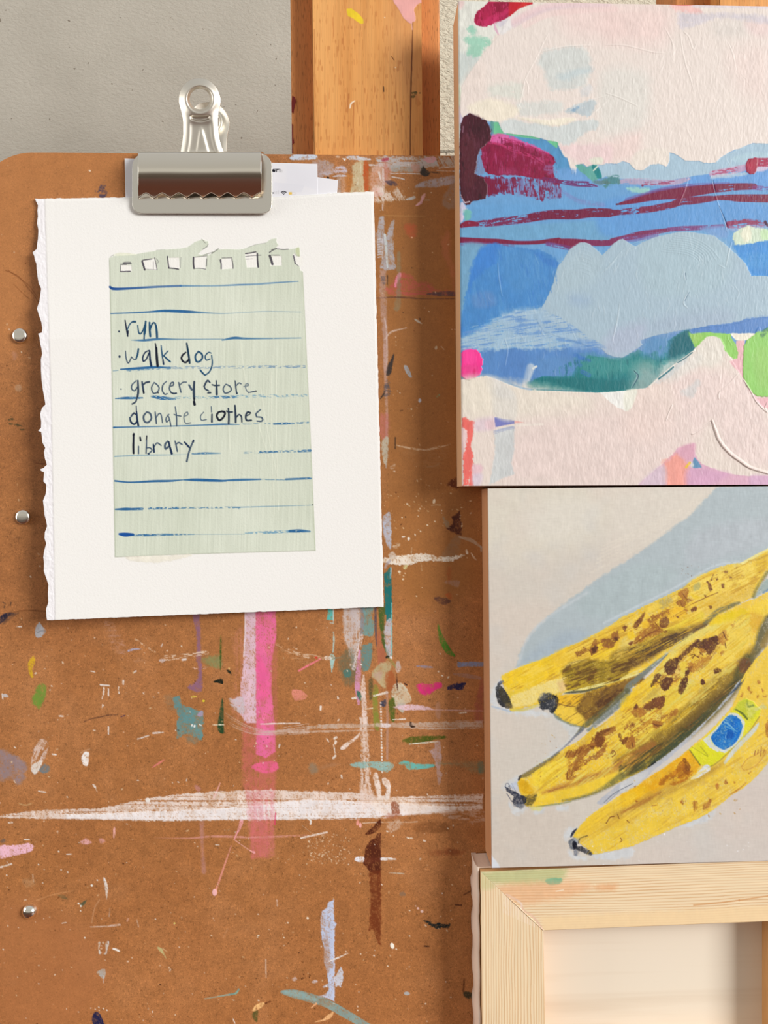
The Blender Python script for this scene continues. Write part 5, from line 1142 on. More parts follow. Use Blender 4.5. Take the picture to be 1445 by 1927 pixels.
# levers: pressed steel with a hole, rolled rims, a slot and a centre rib
rgt = F((720, 80), (775, 86), (825, 110), (868, 155), (895, 205), (910, 262), (908, 310), (895, 370), (888, 430), (888, 500), (895, 580), (910, 650), (930, 705), (945, 735), (950, 800))
lft_ = F((720, 80), (660, 88), (612, 115), (572, 160), (548, 215), (541, 270), (548, 320), (562, 370), (575, 430), (580, 500), (578, 580), (570, 650), (560, 705), (556, 735), (554, 800))
ol = cr(rgt, False, 6); oL = cr(lft_, False, 6)
poly_out = [tuple(p) for p in ol] + [tuple(p) for p in oL[::-1]]
hc = F((727, 262))[0]; hr_ = 88 * .21453
def sdist(pts, x, y):
    p = np.array(pts); q = np.roll(p, -1, 0)
    d2 = np.full(x.shape, 1e9); ins = np.zeros(x.shape, bool)
    for (ax, ay), (bx, by) in zip(p, q):
        ex, ey = bx - ax, by - ay; L = ex * ex + ey * ey
        if L < 1e-9: continue
        t = np.clip(((x - ax) * ex + (y - ay) * ey) / L, 0, 1)
        d2 = np.minimum(d2, (x - ax - t * ex) ** 2 + (y - ay - t * ey) ** 2)
        if ey != 0: ins ^= ((ay > y) != (by > y)) & (x < ex * (y - ay) / ey + ax)
    return np.where(ins, np.sqrt(d2), -np.sqrt(d2))

def lever(name, hbase, hk, flip, mat, tilt):
    st = 0.5
    gx = np.arange(334, 425, st); gy = np.arange(144, 300, st)
    X, Y = np.meshgrid(gx, gy)
    d = sdist(poly_out, X, Y)
    rh = np.sqrt((X - hc[0]) ** 2 + (Y - hc[1]) ** 2)
    keep = (d > 0) & (rh > hr_)
    k = keep[:-1, :-1] & keep[1:, :-1] & keep[1:, 1:] & keep[:-1, 1:]
    g = lambda a: 1 / (1 + np.exp(-a))
    dd = np.maximum(d, 0); low = np.clip((287 - Y) / 60, 0, 1)
    # rounded rim rolled away from the viewer, raised collar round the hole
    hgt = 6.0 * (1 - np.exp(-(dd / 7.0) ** 1.3)) - 3.2 * g((dd - 14) / 2.0) * g((Y - 230) / 3.0)
    hgt += 2.6 * np.exp(-((rh - hr_ - 8) / 6.0) ** 2) - 7.0 * np.exp(-((rh - hr_) / 3.2) ** 2)
    sx, sy = F((730, 430))[0]
    slot = g((17 - np.abs(X - sx)) / 1.0) * g((3.8 + .9 * np.cos((X - sx) / 7) - np.abs(Y - sy + (X - sx) ** 2 * .008 - 1)) / .6)
    hgt -= 4.5 * slot
    rib_w = 2.0 + 9.5 * np.clip((Y - 240) / 46, 0, 1)
    rib = g((Y - 243) / 2.0) * g((rib_w - np.abs(X - F((738, 0))[0][0] - .06 * (Y - 240))) / 1.3)
    hgt += 2.2 * rib
    hm_ = hbase + hk * hgt * PX + tilt * (287 - Y) / 140.0
    if flip is not None: XX, YY = X + flip[0], Y + flip[1]
    else: XX, YY = X, Y
    co = P(XX, YY, hm_ if flip is None else hbase + tilt * (287 - Y) / 140.0 * 1.0 - 0 + hk * hgt * PX).reshape(-1, 3)
    idx = np.arange(X.size).reshape(X.shape)
    q = np.stack([idx[:-1, :-1], idx[1:, :-1], idx[1:, 1:], idx[:-1, 1:]], -1)[k]
    used = np.unique(q); mp = np.full(X.size, -1); mp[used] = np.arange(len(used))
    o = from_lists(name, co[used].tolist(), mp[q].tolist(), mat, clip, True)
    md = o.modifiers.new('solid', 'SOLIDIFY'); md.thickness = 0.0007; md.offset = -1
    return o
b = MatB('brushed_nickel', 0.47, 0.5, 1.0); b.base((0.74, 0.70, 0.62, 1)); m_lever = b.m
lever('front_lever', 0.0082, 1.0, None, m_lever, 0.0075)
o = lever('rear_lever', -0.0105, -1.0, (17, 44), m_lever, -0.0045)
# ================================================================== ABSTRACT PAINTING (deep cradled panel)
H1 = 0.0245
m_side = wood('birch_panel_side', (214, 166, 124), (228, 182, 140), 'z', 50, 20)
m_side2 = wood('panel_side_brown', (200, 142, 100), (216, 160, 116), 'z', 50, 20)
TL, TR, BR_, BL_ = (862, 2), (1500, 13), (1500, 912), (869.5, 914.5)
xsx = np.concatenate([np.linspace(0, 585 / 638, int(585 / (1.0 * Q))), np.linspace(587 / 638, 1, 12)])
U, V = np.meshgrid(xsx, np.linspace(0, 1, int(912 / (1.0 * Q))))
gf = lambda i: TL[i] * (1 - U) * (1 - V) + TR[i] * U * (1 - V) + BR_[i] * U * V + BL_[i] * (1 - U) * V
art = empty('abstract_painting', PV(1180, 913, H1), 'pale pink abstract painting with blue bands and crimson streaks on a deep wooden panel', 'painting')
cv = Canvas(gf(0), gf(1), (237, 225, 217))
a, b_, c, e_, f_ = Z(840, 0, .21107), Z(1140, 0, .21107), Z(840, 200, .21107), Z(1140, 260, .21107), Z(840, 620, .21107)
g_ = Z(1140, 560, .21107); w2 = Z(840, 440, .41869)
SKY, BLUE, CRM = (237, 226, 219), (108, 164, 216), (138, 14, 60)
cv.wash(0, 120, 201, (240, 220, 216), .6, .5)
# --- blue middle
cv.poly(c((60, 60), (2900, 60), (2900, 2200), (60, 2200)), BLUE, 1, 1, sm=False, var=.04)
cv.poly(c((120, 880), (1445, 900), (1445, 960), (800, 1000), (120, 1050)), (104, 164, 218), .8, 10)
cv.poly(c((120, 1090), (600, 1060), (1445, 1030), (1445, 1190), (1000, 1180), (600, 1195), (120, 1170)), (112, 168, 208), .9, 6)
cv.poly(e_((0, 560), (600, 520), (1445, 600), (1445, 760), (800, 780), (0, 880)), (98, 158, 222), .8, 12)
cv.poly(e_((950, 300), (1445, 250), (1445, 450), (900, 430), (500, 420)), (104, 160, 226), .8, 10)
# --- left white strip and greens
cv.poly(a((100, -20), (900, -20), (560, 150), (300, 500), (130, 780), (120, 1500), (95, 1500)), (228, 230, 222), .95, 4, sm=False)
cv.poly(a((110, 480), (290, 500), (260, 600), (190, 690), (110, 720)), (206, 216, 214), .8, 10, 4, dry=.2, ang=80)
cv.poly(a((190, 250), (215, 225), (245, 250), (265, 290), (235, 310), (200, 290)), (146, 208, 184), .8, 5, 5, dry=.15, ang=50)
cv.poly(a((165, 345), (250, 320), (390, 350), (395, 395), (330, 450), (290, 500), (230, 500), (180, 480), (200, 420)), (144, 208, 182), .75, 7, 6, dry=.2, ang=30)
cv.poly(a((100, 20), (150, 0), (160, 40), (115, 90)), (238, 196, 196), .6, 6, 3)
cv.poly(a((110, 760), (135, 820), (130, 960), (112, 950)), (226, 240, 216), .9, 3); cv.poly(a((112, 950), (180, 990), (150, 1080), (112, 1100)), (226, 206, 222), .8, 6)
# --- the big pale sky
sky = a((880, 8)) + [(1000, -6), (1600, -6), (1600, 262)] + e_((1445, 50), (1310, 45), (1240, 72), (1200, 98), (1150, 102), (1080, 138), (1020, 178), (985, 215), (940, 224), (880, 222), (832, 204), (760, 206), (700, 200), (650, 160), (600, 135), (566, 130), (568, 190), (552, 240), (536, 256), (500, 236), (470, 228), (440, 236), (400, 236), (370, 256), (345, 280), (310, 291), (265, 282), (235, 255), (205, 222), (150, 206), (95, 230), (40, 226)) + \
      c((1420, 512), (1400, 526), (1370, 520), (1335, 516), (1290, 526), (1250, 540), (1222, 514), (1160, 518), (1155, 580), (1148, 624), (1138, 590), (1122, 606), (1106, 560), (1085, 500), (1076, 458), (1038, 456), (1025, 420), (1000, 375), (985, 318), (910, 310), (830, 288), (650, 258), (505, 236), (485, 190), (460, 140), (390, 134), (300, 105), (205, 62), (140, 100), (118, 40)) + \
      a((135, 780), (180, 690), (270, 560), (330, 480), (420, 370), (480, 300), (520, 220), (560, 146), (640, 95), (770, 36))
cv.poly(sky, SKY, 1, 1.4, .8, 3, sm=False, var=.012, h=.4)
for pts, col, al, so in ((a((1000, 60), (1445, 60), (1500, 330), (1100, 300)), (241, 214, 210), .6, 40), (b_((0, 60), (560, 60), (500, 380), (100, 380), (0, 300)), (241, 215, 210), .75, 40), (b_((0, 1200), (300, 1180), (260, 1400), (0, 1420)), (240, 214, 210), .6, 20), (c((1000, 345), (1445, 350), (1445, 520), (1230, 520), (1050, 420)), (238, 212, 214), .8, 10), (b_((1100, 500), (1445, 400), (1445, 900), (1200, 800)), (240, 220, 214), .6, 40), (b_((950, 200), (1280, 150), (1300, 300), (1000, 330)), (226, 220, 214), .6, 20)):
    cv.poly(pts, col, al, so, 4, 8)
cv.poly(b_((1240, 190), (1445, 180), (1445, 320), (1290, 300)), (240, 214, 212), .6, 14)
cv.poly(a((560, 160), (660, 110), (560, 270), (470, 300), (480, 200)), (232, 230, 230), .9, 5, 3)
for k in range(4):
    cv.stroke(a((600, 225 - 16 * k), (800, 120 - 14 * k), (1000, 65 - 11 * k), (1445, 52 - 10 * k)), 5, (226 + 4 * k, 204 + 2 * k, 212), [.6, .6, .5, .35], 4, dry=.2, dl=60, dw=2)
cv.stroke(a((700, 225), (900, 130), (1200, 90), (1500, 80)), 6, (242, 212, 210), .5, 5, dry=.2, dl=60)
cv.poly(a((860, 460), (900, 445), (1000, 428), (1180, 418), (1240, 450), (1280, 520), (1285, 650), (1250, 700), (1250, 760), (1100, 790), (950, 800), (900, 740), (870, 640), (810, 560)), (207, 217, 216), .72, 10, 5, dry=.1, ang=80)
cv.poly(a((1000, 660), (1270, 600), (1280, 640), (1050, 720)), (192, 209, 215), .6, 8, 5, dry=.25, ang=-12)
cv.poly(a((380, 770), (640, 735), (680, 800), (640, 900), (560, 870), (400, 850)), (218, 226, 216), .6, 10, 5, dry=.15)
cv.poly(a((660, 915), (1000, 905), (1040, 960), (980, 1010), (700, 1030), (640, 980)), (212, 221, 218), .6, 8, 5, dry=.15)
cv.poly(a((1060, 1000), (1120, 950), (1310, 888), (1325, 960), (1300, 1000), (1260, 1040), (1170, 1010)), (190, 206, 214), .85, 4, 3, dry=.15, ang=-20); cv.poly(a((1110, 975), (1180, 950), (1160, 985), (1120, 990)), (132, 168, 200), .8, 4, 3, dry=.2)
cv.poly(a((1190, 800), (1290, 760), (1280, 850), (1200, 850)), (206, 214, 220), .5, 6, 4, dry=.3)
cv.poly(a((160, 700), (300, 560), (360, 640), (300, 900), (160, 960)), (236, 222, 214), .6, 12)
cv.poly(a((190, 960), (400, 880), (640, 960), (600, 1040), (480, 1080), (330, 1070)), (244, 236, 214), .7, 8, 3)
cv.poly(b_((-40, 650), (340, 640), (385, 800), (380, 1000), (280, 1150), (-40, 1210)), (224, 226, 220), .55, 24, 6)
cv.poly(b_((640, 130), (700, 110), (880, 118), (1140, 125), (1400, 135), (1500, 160), (1500, 220), (1250, 180), (1000, 160), (860, 210), (700, 250), (655, 240)), (212, 207, 217), .75, 8, 5, dry=.18, ang=10)
cv.poly(b_((580, 40), (700, 36), (800, 60), (862, 105), (780, 120), (690, 105), (620, 90)), (244, 194, 190), .8, 6, 4)
cv.stroke(b_((578, 40), (680, 42), (790, 45)), [.8, 1.8, .6], (222, 98, 96), .9); cv.stroke(b_((780, 55), (1100, 60), (1445, 66)), 2.5, (226, 216, 226), .7, 2, dry=.2)
cv.poly(c((485, 150), (600, 112), (720, 150), (840, 150), (950, 185), (1080, 160), (1150, 130), (1340, 125), (1340, 205), (1250, 230), (1090, 345), (985, 320), (830, 288), (660, 258), (505, 236)), (208, 218, 219), .85, 5, 3, dry=.06, ang=5)
cv.poly(c((640, 100), (700, 125), (800, 150), (900, 172), (1000, 172), (1080, 150), (1150, 120), (1100, 100), (900, 120), (760, 110)), (244, 238, 218), .8, 4, 2, h=.5)
cv.poly(e_((280, 120), (420, 90), (560, 110), (550, 240), (400, 235), (300, 285), (220, 230)), (234, 226, 216), .8, 6)
# --- red, crimson in the top left corner
cv.poly(a((545, -10), (770, -10), (768, 36), (700, 55), (640, 84), (570, 140), (548, 130)), (196, 20, 40), .97, 1.4, 1, sm=False, dry=.05, ang=-20)
cv.poly(a((680, 20), (760, 16), (700, 52), (640, 74)), (218, 56, 50), .8, 4, 3, dry=.2, ang=-20); cv.poly(a((545, 60), (570, 70), (575, 135), (550, 140)), (190, 24, 44), .9, 2)
cv.poly(a((248, 200), (255, 140), (275, 100), (330, 62), (380, 6), (450, -8), (548, -6), (556, 60), (556, 150), (520, 172), (480, 188), (440, 196), (400, 222), (350, 238), (300, 230), (270, 224)), (176, 24, 74), .98, 1.6, 2, 4, sm=False, var=.12)
cv.poly(a((400, 40), (540, 0), (545, 60), (470, 110), (420, 100)), (140, 10, 52), .8, 5, 4); cv.poly(a((300, 190), (480, 110), (550, 100), (480, 185), (330, 235)), (206, 44, 104), .75, 5, 4, dry=.25, ang=-15); cv.poly(a((260, 150), (300, 100), (330, 180), (280, 220)), (160, 14, 60), .6, 4, 3)
cv.stroke(a((428, 218), (440, 260), (464, 310)), [1.8, 2.4, .8], (222, 172, 198), .8, 1.5); cv.poly(a((440, 205), (540, 180), (480, 240)), (214, 208, 222), .7, 3, 2)
# --- light blue under the sky, right
cv.poly(c((1360, 530), (1445, 505)) + e_((0, 226), (95, 232), (150, 206), (205, 222), (235, 255), (265, 282), (310, 291), (345, 280), (370, 256), (400, 236), (470, 230), (536, 257), (556, 240), (570, 190), (566, 130), (640, 152), (700, 200), (830, 205), (880, 224), (970, 222), (1020, 178), (1080, 138), (1170, 100), (1240, 72), (1310, 45), (1460, 50), (1800, 60), (1800, 200), (1445, 190), (1240, 250), (1000, 310), (800, 335), (700, 355), (550, 378), (300, 370), (120, 362), (0, 345)) + c((1380, 640)), (170, 199, 219), 1, 1.6, 1, sm=False, var=.03)
cv.poly(e_((1120, 190), (1260, 130), (1445, 130), (1445, 180), (1240, 220)), (178, 208, 222), .7, 5)
# --- greens and teals left of centre
cv.poly(c((1145, 522), (1200, 516), (1250, 545), (1290, 528), (1335, 518), (1362, 560), (1385, 632), (1330, 660), (1300, 672), (1240, 612), (1180, 570)), (98, 170, 160), .97, 1.6, 1.5, sm=False, var=.08); cv.poly(c((1295, 530), (1340, 522), (1362, 560), (1384, 632), (1345, 640), (1320, 590)), (28, 134, 138), .95, 2, 1.5); cv.stroke(c((1312, 572), (1348, 535)), 1.4, (222, 232, 216), .95)
cv.poly(c((1280, 470), (1380, 455), (1390, 510), (1310, 520)), (226, 232, 214), .8, 4, 2)
cv.poly(c((540, 252), (830, 286), (930, 318), (985, 330), (1040, 440), (1080, 480), (1110, 560), (1040, 620), (970, 560), (950, 480), (880, 410), (760, 350), (620, 300), (540, 280)), (84, 150, 200), .95, 2.5, 2, sm=False, var=.07)
cv.poly(c((400, 140), (462, 138), (482, 200), (514, 245), (470, 262), (425, 262), (410, 200)), (112, 198, 150), .97, 2, 1.5, sm=False); cv.poly(c((390, 140), (420, 145), (420, 240), (400, 235)), (90, 150, 150), .8, 2)
cv.stroke(c((540, 248), (650, 264), (760, 278), (830, 292)), [1.5, 2.2, 2.2, 1], (110, 194, 152), .95, 1.2); cv.poly(c((900, 308), (988, 318), (990, 350), (978, 372), (940, 340)), (112, 200, 150), .97, 1.6, 1)
cv.poly(c((1130, 560), (1170, 600), (1250, 640), (1330, 710), (1200, 690), (1000, 640), (1000, 560)), (112, 164, 222), .8, 6)
# --- crimson masses
cv.poly(c((300, 380), (320, 470), (340, 600), (250, 600), (265, 480)), (120, 140, 180), .85, 3, 3, dry=.2, ang=90)
MR = (74, 22, 38)
cv.poly(c((118, 650), (350, 630), (700, 640), (1000, 660), (1020, 810), (830, 832), (650, 785), (480, 775), (350, 790), (150, 800)), (128, 20, 62), .92, 3, 6, 6, sm=False, dry=.38, ang=82, dl=14, dw=2)
cv.poly(c((260, 630), (400, 640), (560, 690), (470, 775), (360, 785)), (122, 14, 56), .9, 3, 4, dry=.15, ang=85)
cv.poly(c((940, 740), (1000, 735), (1030, 780), (1000, 810), (950, 800)), (118, 26, 66), .85, 4, 5, dry=.3, ang=80)
cv.poly(c((308, 370), (340, 345), (390, 300), (405, 262), (480, 262), (600, 302), (750, 352), (880, 402), (962, 455), (966, 500), (945, 530), (960, 640), (1040, 670), (1000, 700), (860, 660), (780, 640), (640, 620), (520, 610), (440, 618), (350, 592), (330, 540), (312, 450)), CRM, .98, 1.8, 2.5, 5, sm=False, var=.1)
for k, (x, y) in enumerate(((420, 330), (520, 340), (640, 350), (760, 400), (860, 450))): pass
cv.stroke(c((385, 320), (480, 335), (600, 390), (750, 440), (850, 500)), 3.5, (206, 62, 120), .75, 3, dry=.5, dl=8, dw=1.4)
cv.stroke(c((400, 290), (480, 280), (560, 292), (700, 340), (820, 385), (900, 420)), [6, 8, 6, 4.5, 3.5, 2.5], (222, 92, 162), .95, 3, dry=.22, dl=14, dw=1.6, rough=2)
cv.poly(c((440, 262), (540, 268), (570, 300), (500, 330), (430, 320)), (222, 110, 176), .8, 4, 4, dry=.2)
cv.stroke(c((520, 300), (640, 330), (780, 385), (930, 450)), 3.5, (166, 30, 84), .7, 3, dry=.4, dl=10)
cv.poly(c((870, 540), (945, 520), (955, 600), (900, 600)), (150, 110, 160), .7, 4, 4, dry=.35); cv.poly(c((470, 540), (620, 560), (640, 610), (470, 600)), (158, 60, 100), .5, 6, 4)
cv.poly(c((900, 440), (965, 470), (940, 530), (880, 480)), (172, 40, 96), .7, 4, 4, dry=.35)
cv.poly(c((148, 96), (175, 80), (205, 62), (250, 84), (300, 104), (358, 130), (382, 180), (402, 262), (392, 310), (310, 370), (285, 420), (268, 500), (250, 600), (330, 640), (362, 700), (362, 778), (350, 820), (280, 838), (225, 848), (205, 875), (175, 878), (150, 850), (128, 800), (118, 650), (118, 300), (125, 178), (140, 120)), MR, 1, 1.4, 2, 4, sm=False, var=.1, h=.6)
cv.poly(c((130, 300), (230, 220), (260, 400), (240, 700), (150, 700), (125, 500)), (92, 36, 46), .6, 8, 4, dry=.2, ang=85); cv.poly(c((200, 70), (350, 130), (395, 250), (300, 300), (230, 200)), (58, 16, 28), .6, 6, 3)
cv.stroke(c((150, 180), (145, 230)), 1.2, (150, 110, 130), .7, dry=.2); cv.stroke(c((165, 860), (205, 850)), 1.2, (225, 215, 222), .8); cv.stroke(c((128, 790), (150, 840), (165, 858)), 1.1, (215, 200, 216), .8, dry=.3)
cv.poly(c((120, 860), (165, 870), (180, 930), (120, 960)), (214, 206, 226), .9, 3, 3, dry=.15); cv.poly(c((160, 920), (215, 935), (215, 1000), (165, 1030)), (116, 190, 176), .85, 4, 3); cv.poly(c((118, 950), (155, 980), (140, 1030), (118, 1030)), (230, 206, 226), .9, 3)
for pts, cs, th in ((c((310, 370), (480, 265), (750, 352), (960, 450), (960, 640), (600, 610), (350, 590)), ((160, 40, 92), (104, 8, 46), (176, 70, 120)), .60), (c((140, 120), (300, 105), (400, 260), (280, 420), (250, 600), (350, 640), (350, 815), (130, 800), (118, 300)), ((98, 46, 62), (52, 14, 26)), .58), (c((470, 640), (1000, 660), (1020, 810), (830, 832), (480, 775)), ((112, 150, 206), (126, 150, 200)), .53), (a((250, 200), (330, 62), (545, 0), (555, 150), (340, 240)), ((208, 60, 112), (140, 10, 52)), .58)):
    cv.brushed(pts, 86, 700 + int(pts[0][0]), cs, th, .75, 9, 1.5)
# tails and stripes
DK = (118, 24, 70)
cv.stroke(c((870, 650), (1000, 668), (1150, 690), (1260, 695), (1345, 715)), [4, 4, 5, 5, 1], (112, 44, 104), .9, 2, dry=.35, dl=18)
cv.stroke(c((1030, 760), (1150, 830), (1250, 860), (1400, 880)), 4, (130, 130, 190), .45, 4, dry=.3)
cv.stroke(c((135, 1066), (190, 1048), (275, 1050)), [4, 6, 4], (136, 20, 52), .95, 1.6, dry=.16, dl=14)
cv.stroke(c((275, 1050), (380, 1040), (560, 1020), (700, 1004), (800, 985)), [5, 7, 7.5, 7.5, 8], (124, 34, 78), .95, 1.6, dry=.42, dl=10, dw=1.6)
cv.stroke(c((760, 990), (900, 970), (1000, 965), (1150, 965), (1280, 950), (1445, 950)) + e_((30, 668), (110, 664)), [8, 8.5, 9, 9, 8.5, 8, 7, 5], (116, 20, 60), .97, 1.6, dry=.2, dl=12, dw=1.8)
cv.stroke(e_((100, 662), (250, 650), (330, 645)), [5, 6, 5], DK, .95, 1.6, dry=.45, dl=8); cv.stroke(e_((320, 640), (400, 632), (520, 610), (620, 588)), [6, 6, 6.5, 5.5], (124, 24, 66), .95, 1.6, dry=.28, dl=12)
cv.stroke(e_((600, 590), (680, 560), (760, 558), (900, 542), (985, 536)), [6, 7.5, 7, 6, 4], (126, 22, 64), .95, 1.6, dry=.2, dl=20); cv.stroke(e_((985, 532), (1100, 530), (1200, 535), (1445, 538), (1700, 540)), [4, 5.5, 7, 7.5, 7], (124, 18, 58), .97, 1.6, dry=.17, dl=20)
cv.stroke(e_((95, 590), (130, 586)), 1.6, (90, 16, 50)); cv.stroke(e_((130, 584), (260, 555), (400, 520), (520, 500), (640, 490), (780, 470), (940, 450)), [2.5, 5.5, 8, 10, 10.5, 10, 8.5], (122, 16, 58), .97, 1.6, dry=.1, dl=40)
cv.stroke(e_((180, 548), (400, 480), (560, 445), (760, 418), (1100, 398)), [2.5, 3, 3, 2.5, 1], (112, 90, 160), .7, 2, dry=.25, dl=30)
cv.stroke(e_((950, 450), (1080, 440), (1200, 432), (1320, 430)), [8, 7.5, 6.5, 6], (124, 20, 62), .95, 1.6, dry=.3, dl=12); cv.stroke(e_((1320, 440), (1445, 452)), 4, (130, 60, 130), .8, 2, dry=.45, dl=10)
cv.stroke(c((110, 1192), (300, 1200), (480, 1205), (620, 1216), (800, 1214), (920, 1200), (1000, 1200)), [5.5, 5, 4.5, 3.5, 3.5, 4, 6], (126, 24, 62), .97, 1.4, dry=.06, dl=60)
cv.stroke(c((150, 1225), (400, 1235), (600, 1245)), [5, 4, 2], (126, 70, 120), .7, 2.5, dry=.45, dl=10)
cv.stroke(c((980, 1200), (1080, 1222), (1160, 1230), (1240, 1215)), [4, 9, 10, 6], (126, 22, 64), .97, 1.5, dry=.08); cv.stroke(c((900, 1225), (1000, 1245), (1090, 1262)), 4, (116, 60, 124), .8, 2.5, dry=.3)
cv.stroke(c((1230, 1218), (1445, 1218)) + e_((60, 915), (160, 892), (300, 862), (400, 842), (560, 818)), [6, 5.5, 5, 5, 6.5, 5, 3.5], (128, 34, 84), .95, 1.5, dry=.22, dl=16); cv.stroke(e_((150, 905), (300, 890), (450, 865)), 5, (122, 90, 160), .6, 3, dry=.3); cv.stroke(e_((560, 815), (700, 805), (850, 798), (1040, 782)), [4, 4.5, 4, 3], (128, 60, 120), .9, 1.8, dry=.3, dl=12)
cv.poly(e_((850, 800), (1060, 780), (1080, 880), (960, 880), (880, 830)), (120, 160, 214), .8, 5)
cv.stroke(e_((120, 388), (250, 385), (420, 395), (560, 398), (660, 385), (740, 360)), [4, 6, 6, 5, 5, 3], (190, 168, 196), .85, 2.5, dry=.3, dl=12, dw=1.6); cv.stroke(e_((350, 405), (480, 400), (600, 392)), 3, (158, 60, 100), .8, 2, dry=.45, dl=7); cv.dot(1209, 349, 2.3, (136, 20, 60), .9, 2)
cv.poly(e_((-20, 370), (100, 335), (120, 400), (40, 430), (-20, 435)), (76, 136, 138), .85, 4, 4, dry=.3); cv.poly(e_((190, 440), (380, 450), (340, 490), (240, 480)), (160, 212, 200), .85, 4, 3, dry=.15); cv.poly(c((1320, 660), (1445, 650), (1445, 700), (1340, 705)), (90, 120, 120), .7, 4, 4, dry=.45)
cv.stroke(e_((950, 320), (1100, 295), (1240, 262)), [6, 7, 6], (198, 158, 190), .85, 2.5, dry=.25, dl=14); cv.stroke(e_((960, 310), (1080, 290), (1160, 275)), 4, (176, 60, 100), .75, 2, dry=.5, dl=7)
cv.poly(e_((940, 345), (960, 330), (1240, 305), (1230, 335), (960, 360)), (196, 212, 222), .7, 3, 2)
cv.poly(e_((1340, 240), (1445, 215), (1445, 275), (1350, 300)), (222, 196, 214), .8, 3, 2, dry=.15); cv.stroke(e_((1350, 215), (1445, 215), (1600, 215)), 8, (172, 36, 76), .95, 2, dry=.3, dl=10)
cv.poly(e_((1245, 250), (1250, 215), (1268, 185), (1350, 172), (1352, 225), (1346, 290), (1320, 318), (1285, 322), (1255, 300)), (164, 28, 66), 1, 1.4, 1.2, sm=False, h=.6); cv.poly(e_((1260, 240), (1330, 190), (1335, 260), (1300, 290)), (182, 44, 76), .7, 3, 2, dry=.15, ang=80)
cv.stroke(e_((1100, 770), (1200, 765), (1300, 760), (1390, 765)), [7, 9, 8, 6], (150, 44, 86), .92, 2, dry=.4, dl=10); cv.stroke(e_((1420, 745), (1440, 780)), 2.5, (70, 24, 60)); cv.poly(e_((1110, 790), (1380, 770), (1445, 800), (1300, 815), (1130, 830)), (160, 172, 214), .6, 4, dry=.25)
cv.poly(e_((1130, 900), (1150, 840), (1220, 800), (1260, 775), (1320, 795), (1445, 810), (1700, 810), (1700, 950), (1445, 915), (1380, 925), (1300, 940), (1220, 955), (1150, 950)), (214, 230, 206), .96, 2.5, 3, sm=False, var=.04, dry=.05); cv.poly(e_((1200, 850), (1280, 780), (1300, 880), (1250, 930)), (238, 236, 214), .8, 4, 3); cv.poly(e_((1380, 830), (1445, 810), (1445, 900), (1390, 900)), (196, 232, 178), .7, 4)
cv.poly(e_((1130, 960), (1250, 950), (1380, 925), (1445, 915), (1700, 930), (1700, 1260), (1445, 1235), (1300, 1240), (1250, 1140), (1180, 1040)), (66, 146, 220), 1, 2, 2.5, 4, sm=False, var=.06, dry=.03); cv.poly(e_((1200, 1040), (1445, 1040), (1445, 1160), (1250, 1140)), (86, 162, 226), .6, 8, 4, dry=.25)
# --- deep blue field left, below the stripes
cv.poly(w2((60, 60), (200, 60), (130, 140), (90, 300), (60, 330)), (118, 168, 202), .9, 6, dry=.05)
cv.poly(w2((62, 470), (80, 300), (130, 120), (160, 70), (220, 48), (300, 60), (380, 68), (440, 80), (492, 115), (505, 170), (470, 260), (430, 330), (320, 345), (220, 385), (120, 430)), (74, 140, 206), 1, 3, 3, sm=True, var=.05)
cv.poly(w2((160, 60), (235, 45), (230, 120), (130, 200), (100, 280), (110, 160)), (66, 134, 216), .8, 5, 4, dry=.12, ang=-50); cv.poly(w2((380, 75), (490, 120), (500, 150), (450, 140)), (64, 128, 206), .7, 4, 3, dry=.2); cv.poly(w2((230, 70), (380, 80), (430, 200), (300, 260)), (84, 148, 208), .6, 14)
cv.poly(w2((120, 270), (200, 260), (220, 320), (130, 330)), (110, 144, 198), .5, 8)
# --- blue / teal underneath the cloud
cv.poly(w2((60, 500), (160, 520), (400, 510), (690, 510), (870, 505), (880, 470), (1090, 428), (1445, 360), (2000, 380), (2000, 470), (1445, 470), (1290, 445), (1115, 520), (1000, 600), (900, 692), (640, 708), (400, 698), (300, 684), (180, 645), (60, 660)), (90, 140, 202), 1, 2, sm=False, var=.05)
cv.poly(w2((365, 690), (395, 655), (440, 640), (560, 640), (580, 600), (640, 545), (740, 560), (800, 555), (860, 520), (900, 535), (960, 545), (1010, 470), (1060, 440), (1092, 432), (1118, 520), (1040, 578), (960, 645), (895, 695), (800, 708), (690, 714), (560, 703)), (26, 124, 130), .98, 2, 2, sm=False, var=.08)
cv.poly(w2((580, 560), (660, 545), (780, 560), (840, 560), (900, 560), (940, 600), (800, 630), (640, 640)), (72, 152, 150), .7, 14, 5); cv.poly(w2((890, 480), (1000, 455), (1010, 520), (960, 560), (880, 540)), (96, 150, 196), .85, 12, 5, dry=.1); cv.poly(w2((420, 560), (560, 560), (580, 630), (480, 645), (420, 620)), (96, 146, 200), .6, 10)
for p in (((580, 545), (612, 560)), ((590, 570), (600, 590)), ((610, 620), (640, 635)), ((600, 560), (640, 570))): cv.stroke(w2(*p), 4, (60, 116, 196), .6, 3, dry=.25)
cv.stroke(w2((378, 602), (365, 640), (352, 690)), [8, 7, 5], (196, 210, 222), .85, 4, dry=.15, dl=30); cv.stroke(w2((390, 605), (404, 596)), 2, (228, 232, 228), .9)
cv.poly(w2((260, 540), (360, 530), (350, 660), (250, 650)), (84, 132, 198), .6, 12)
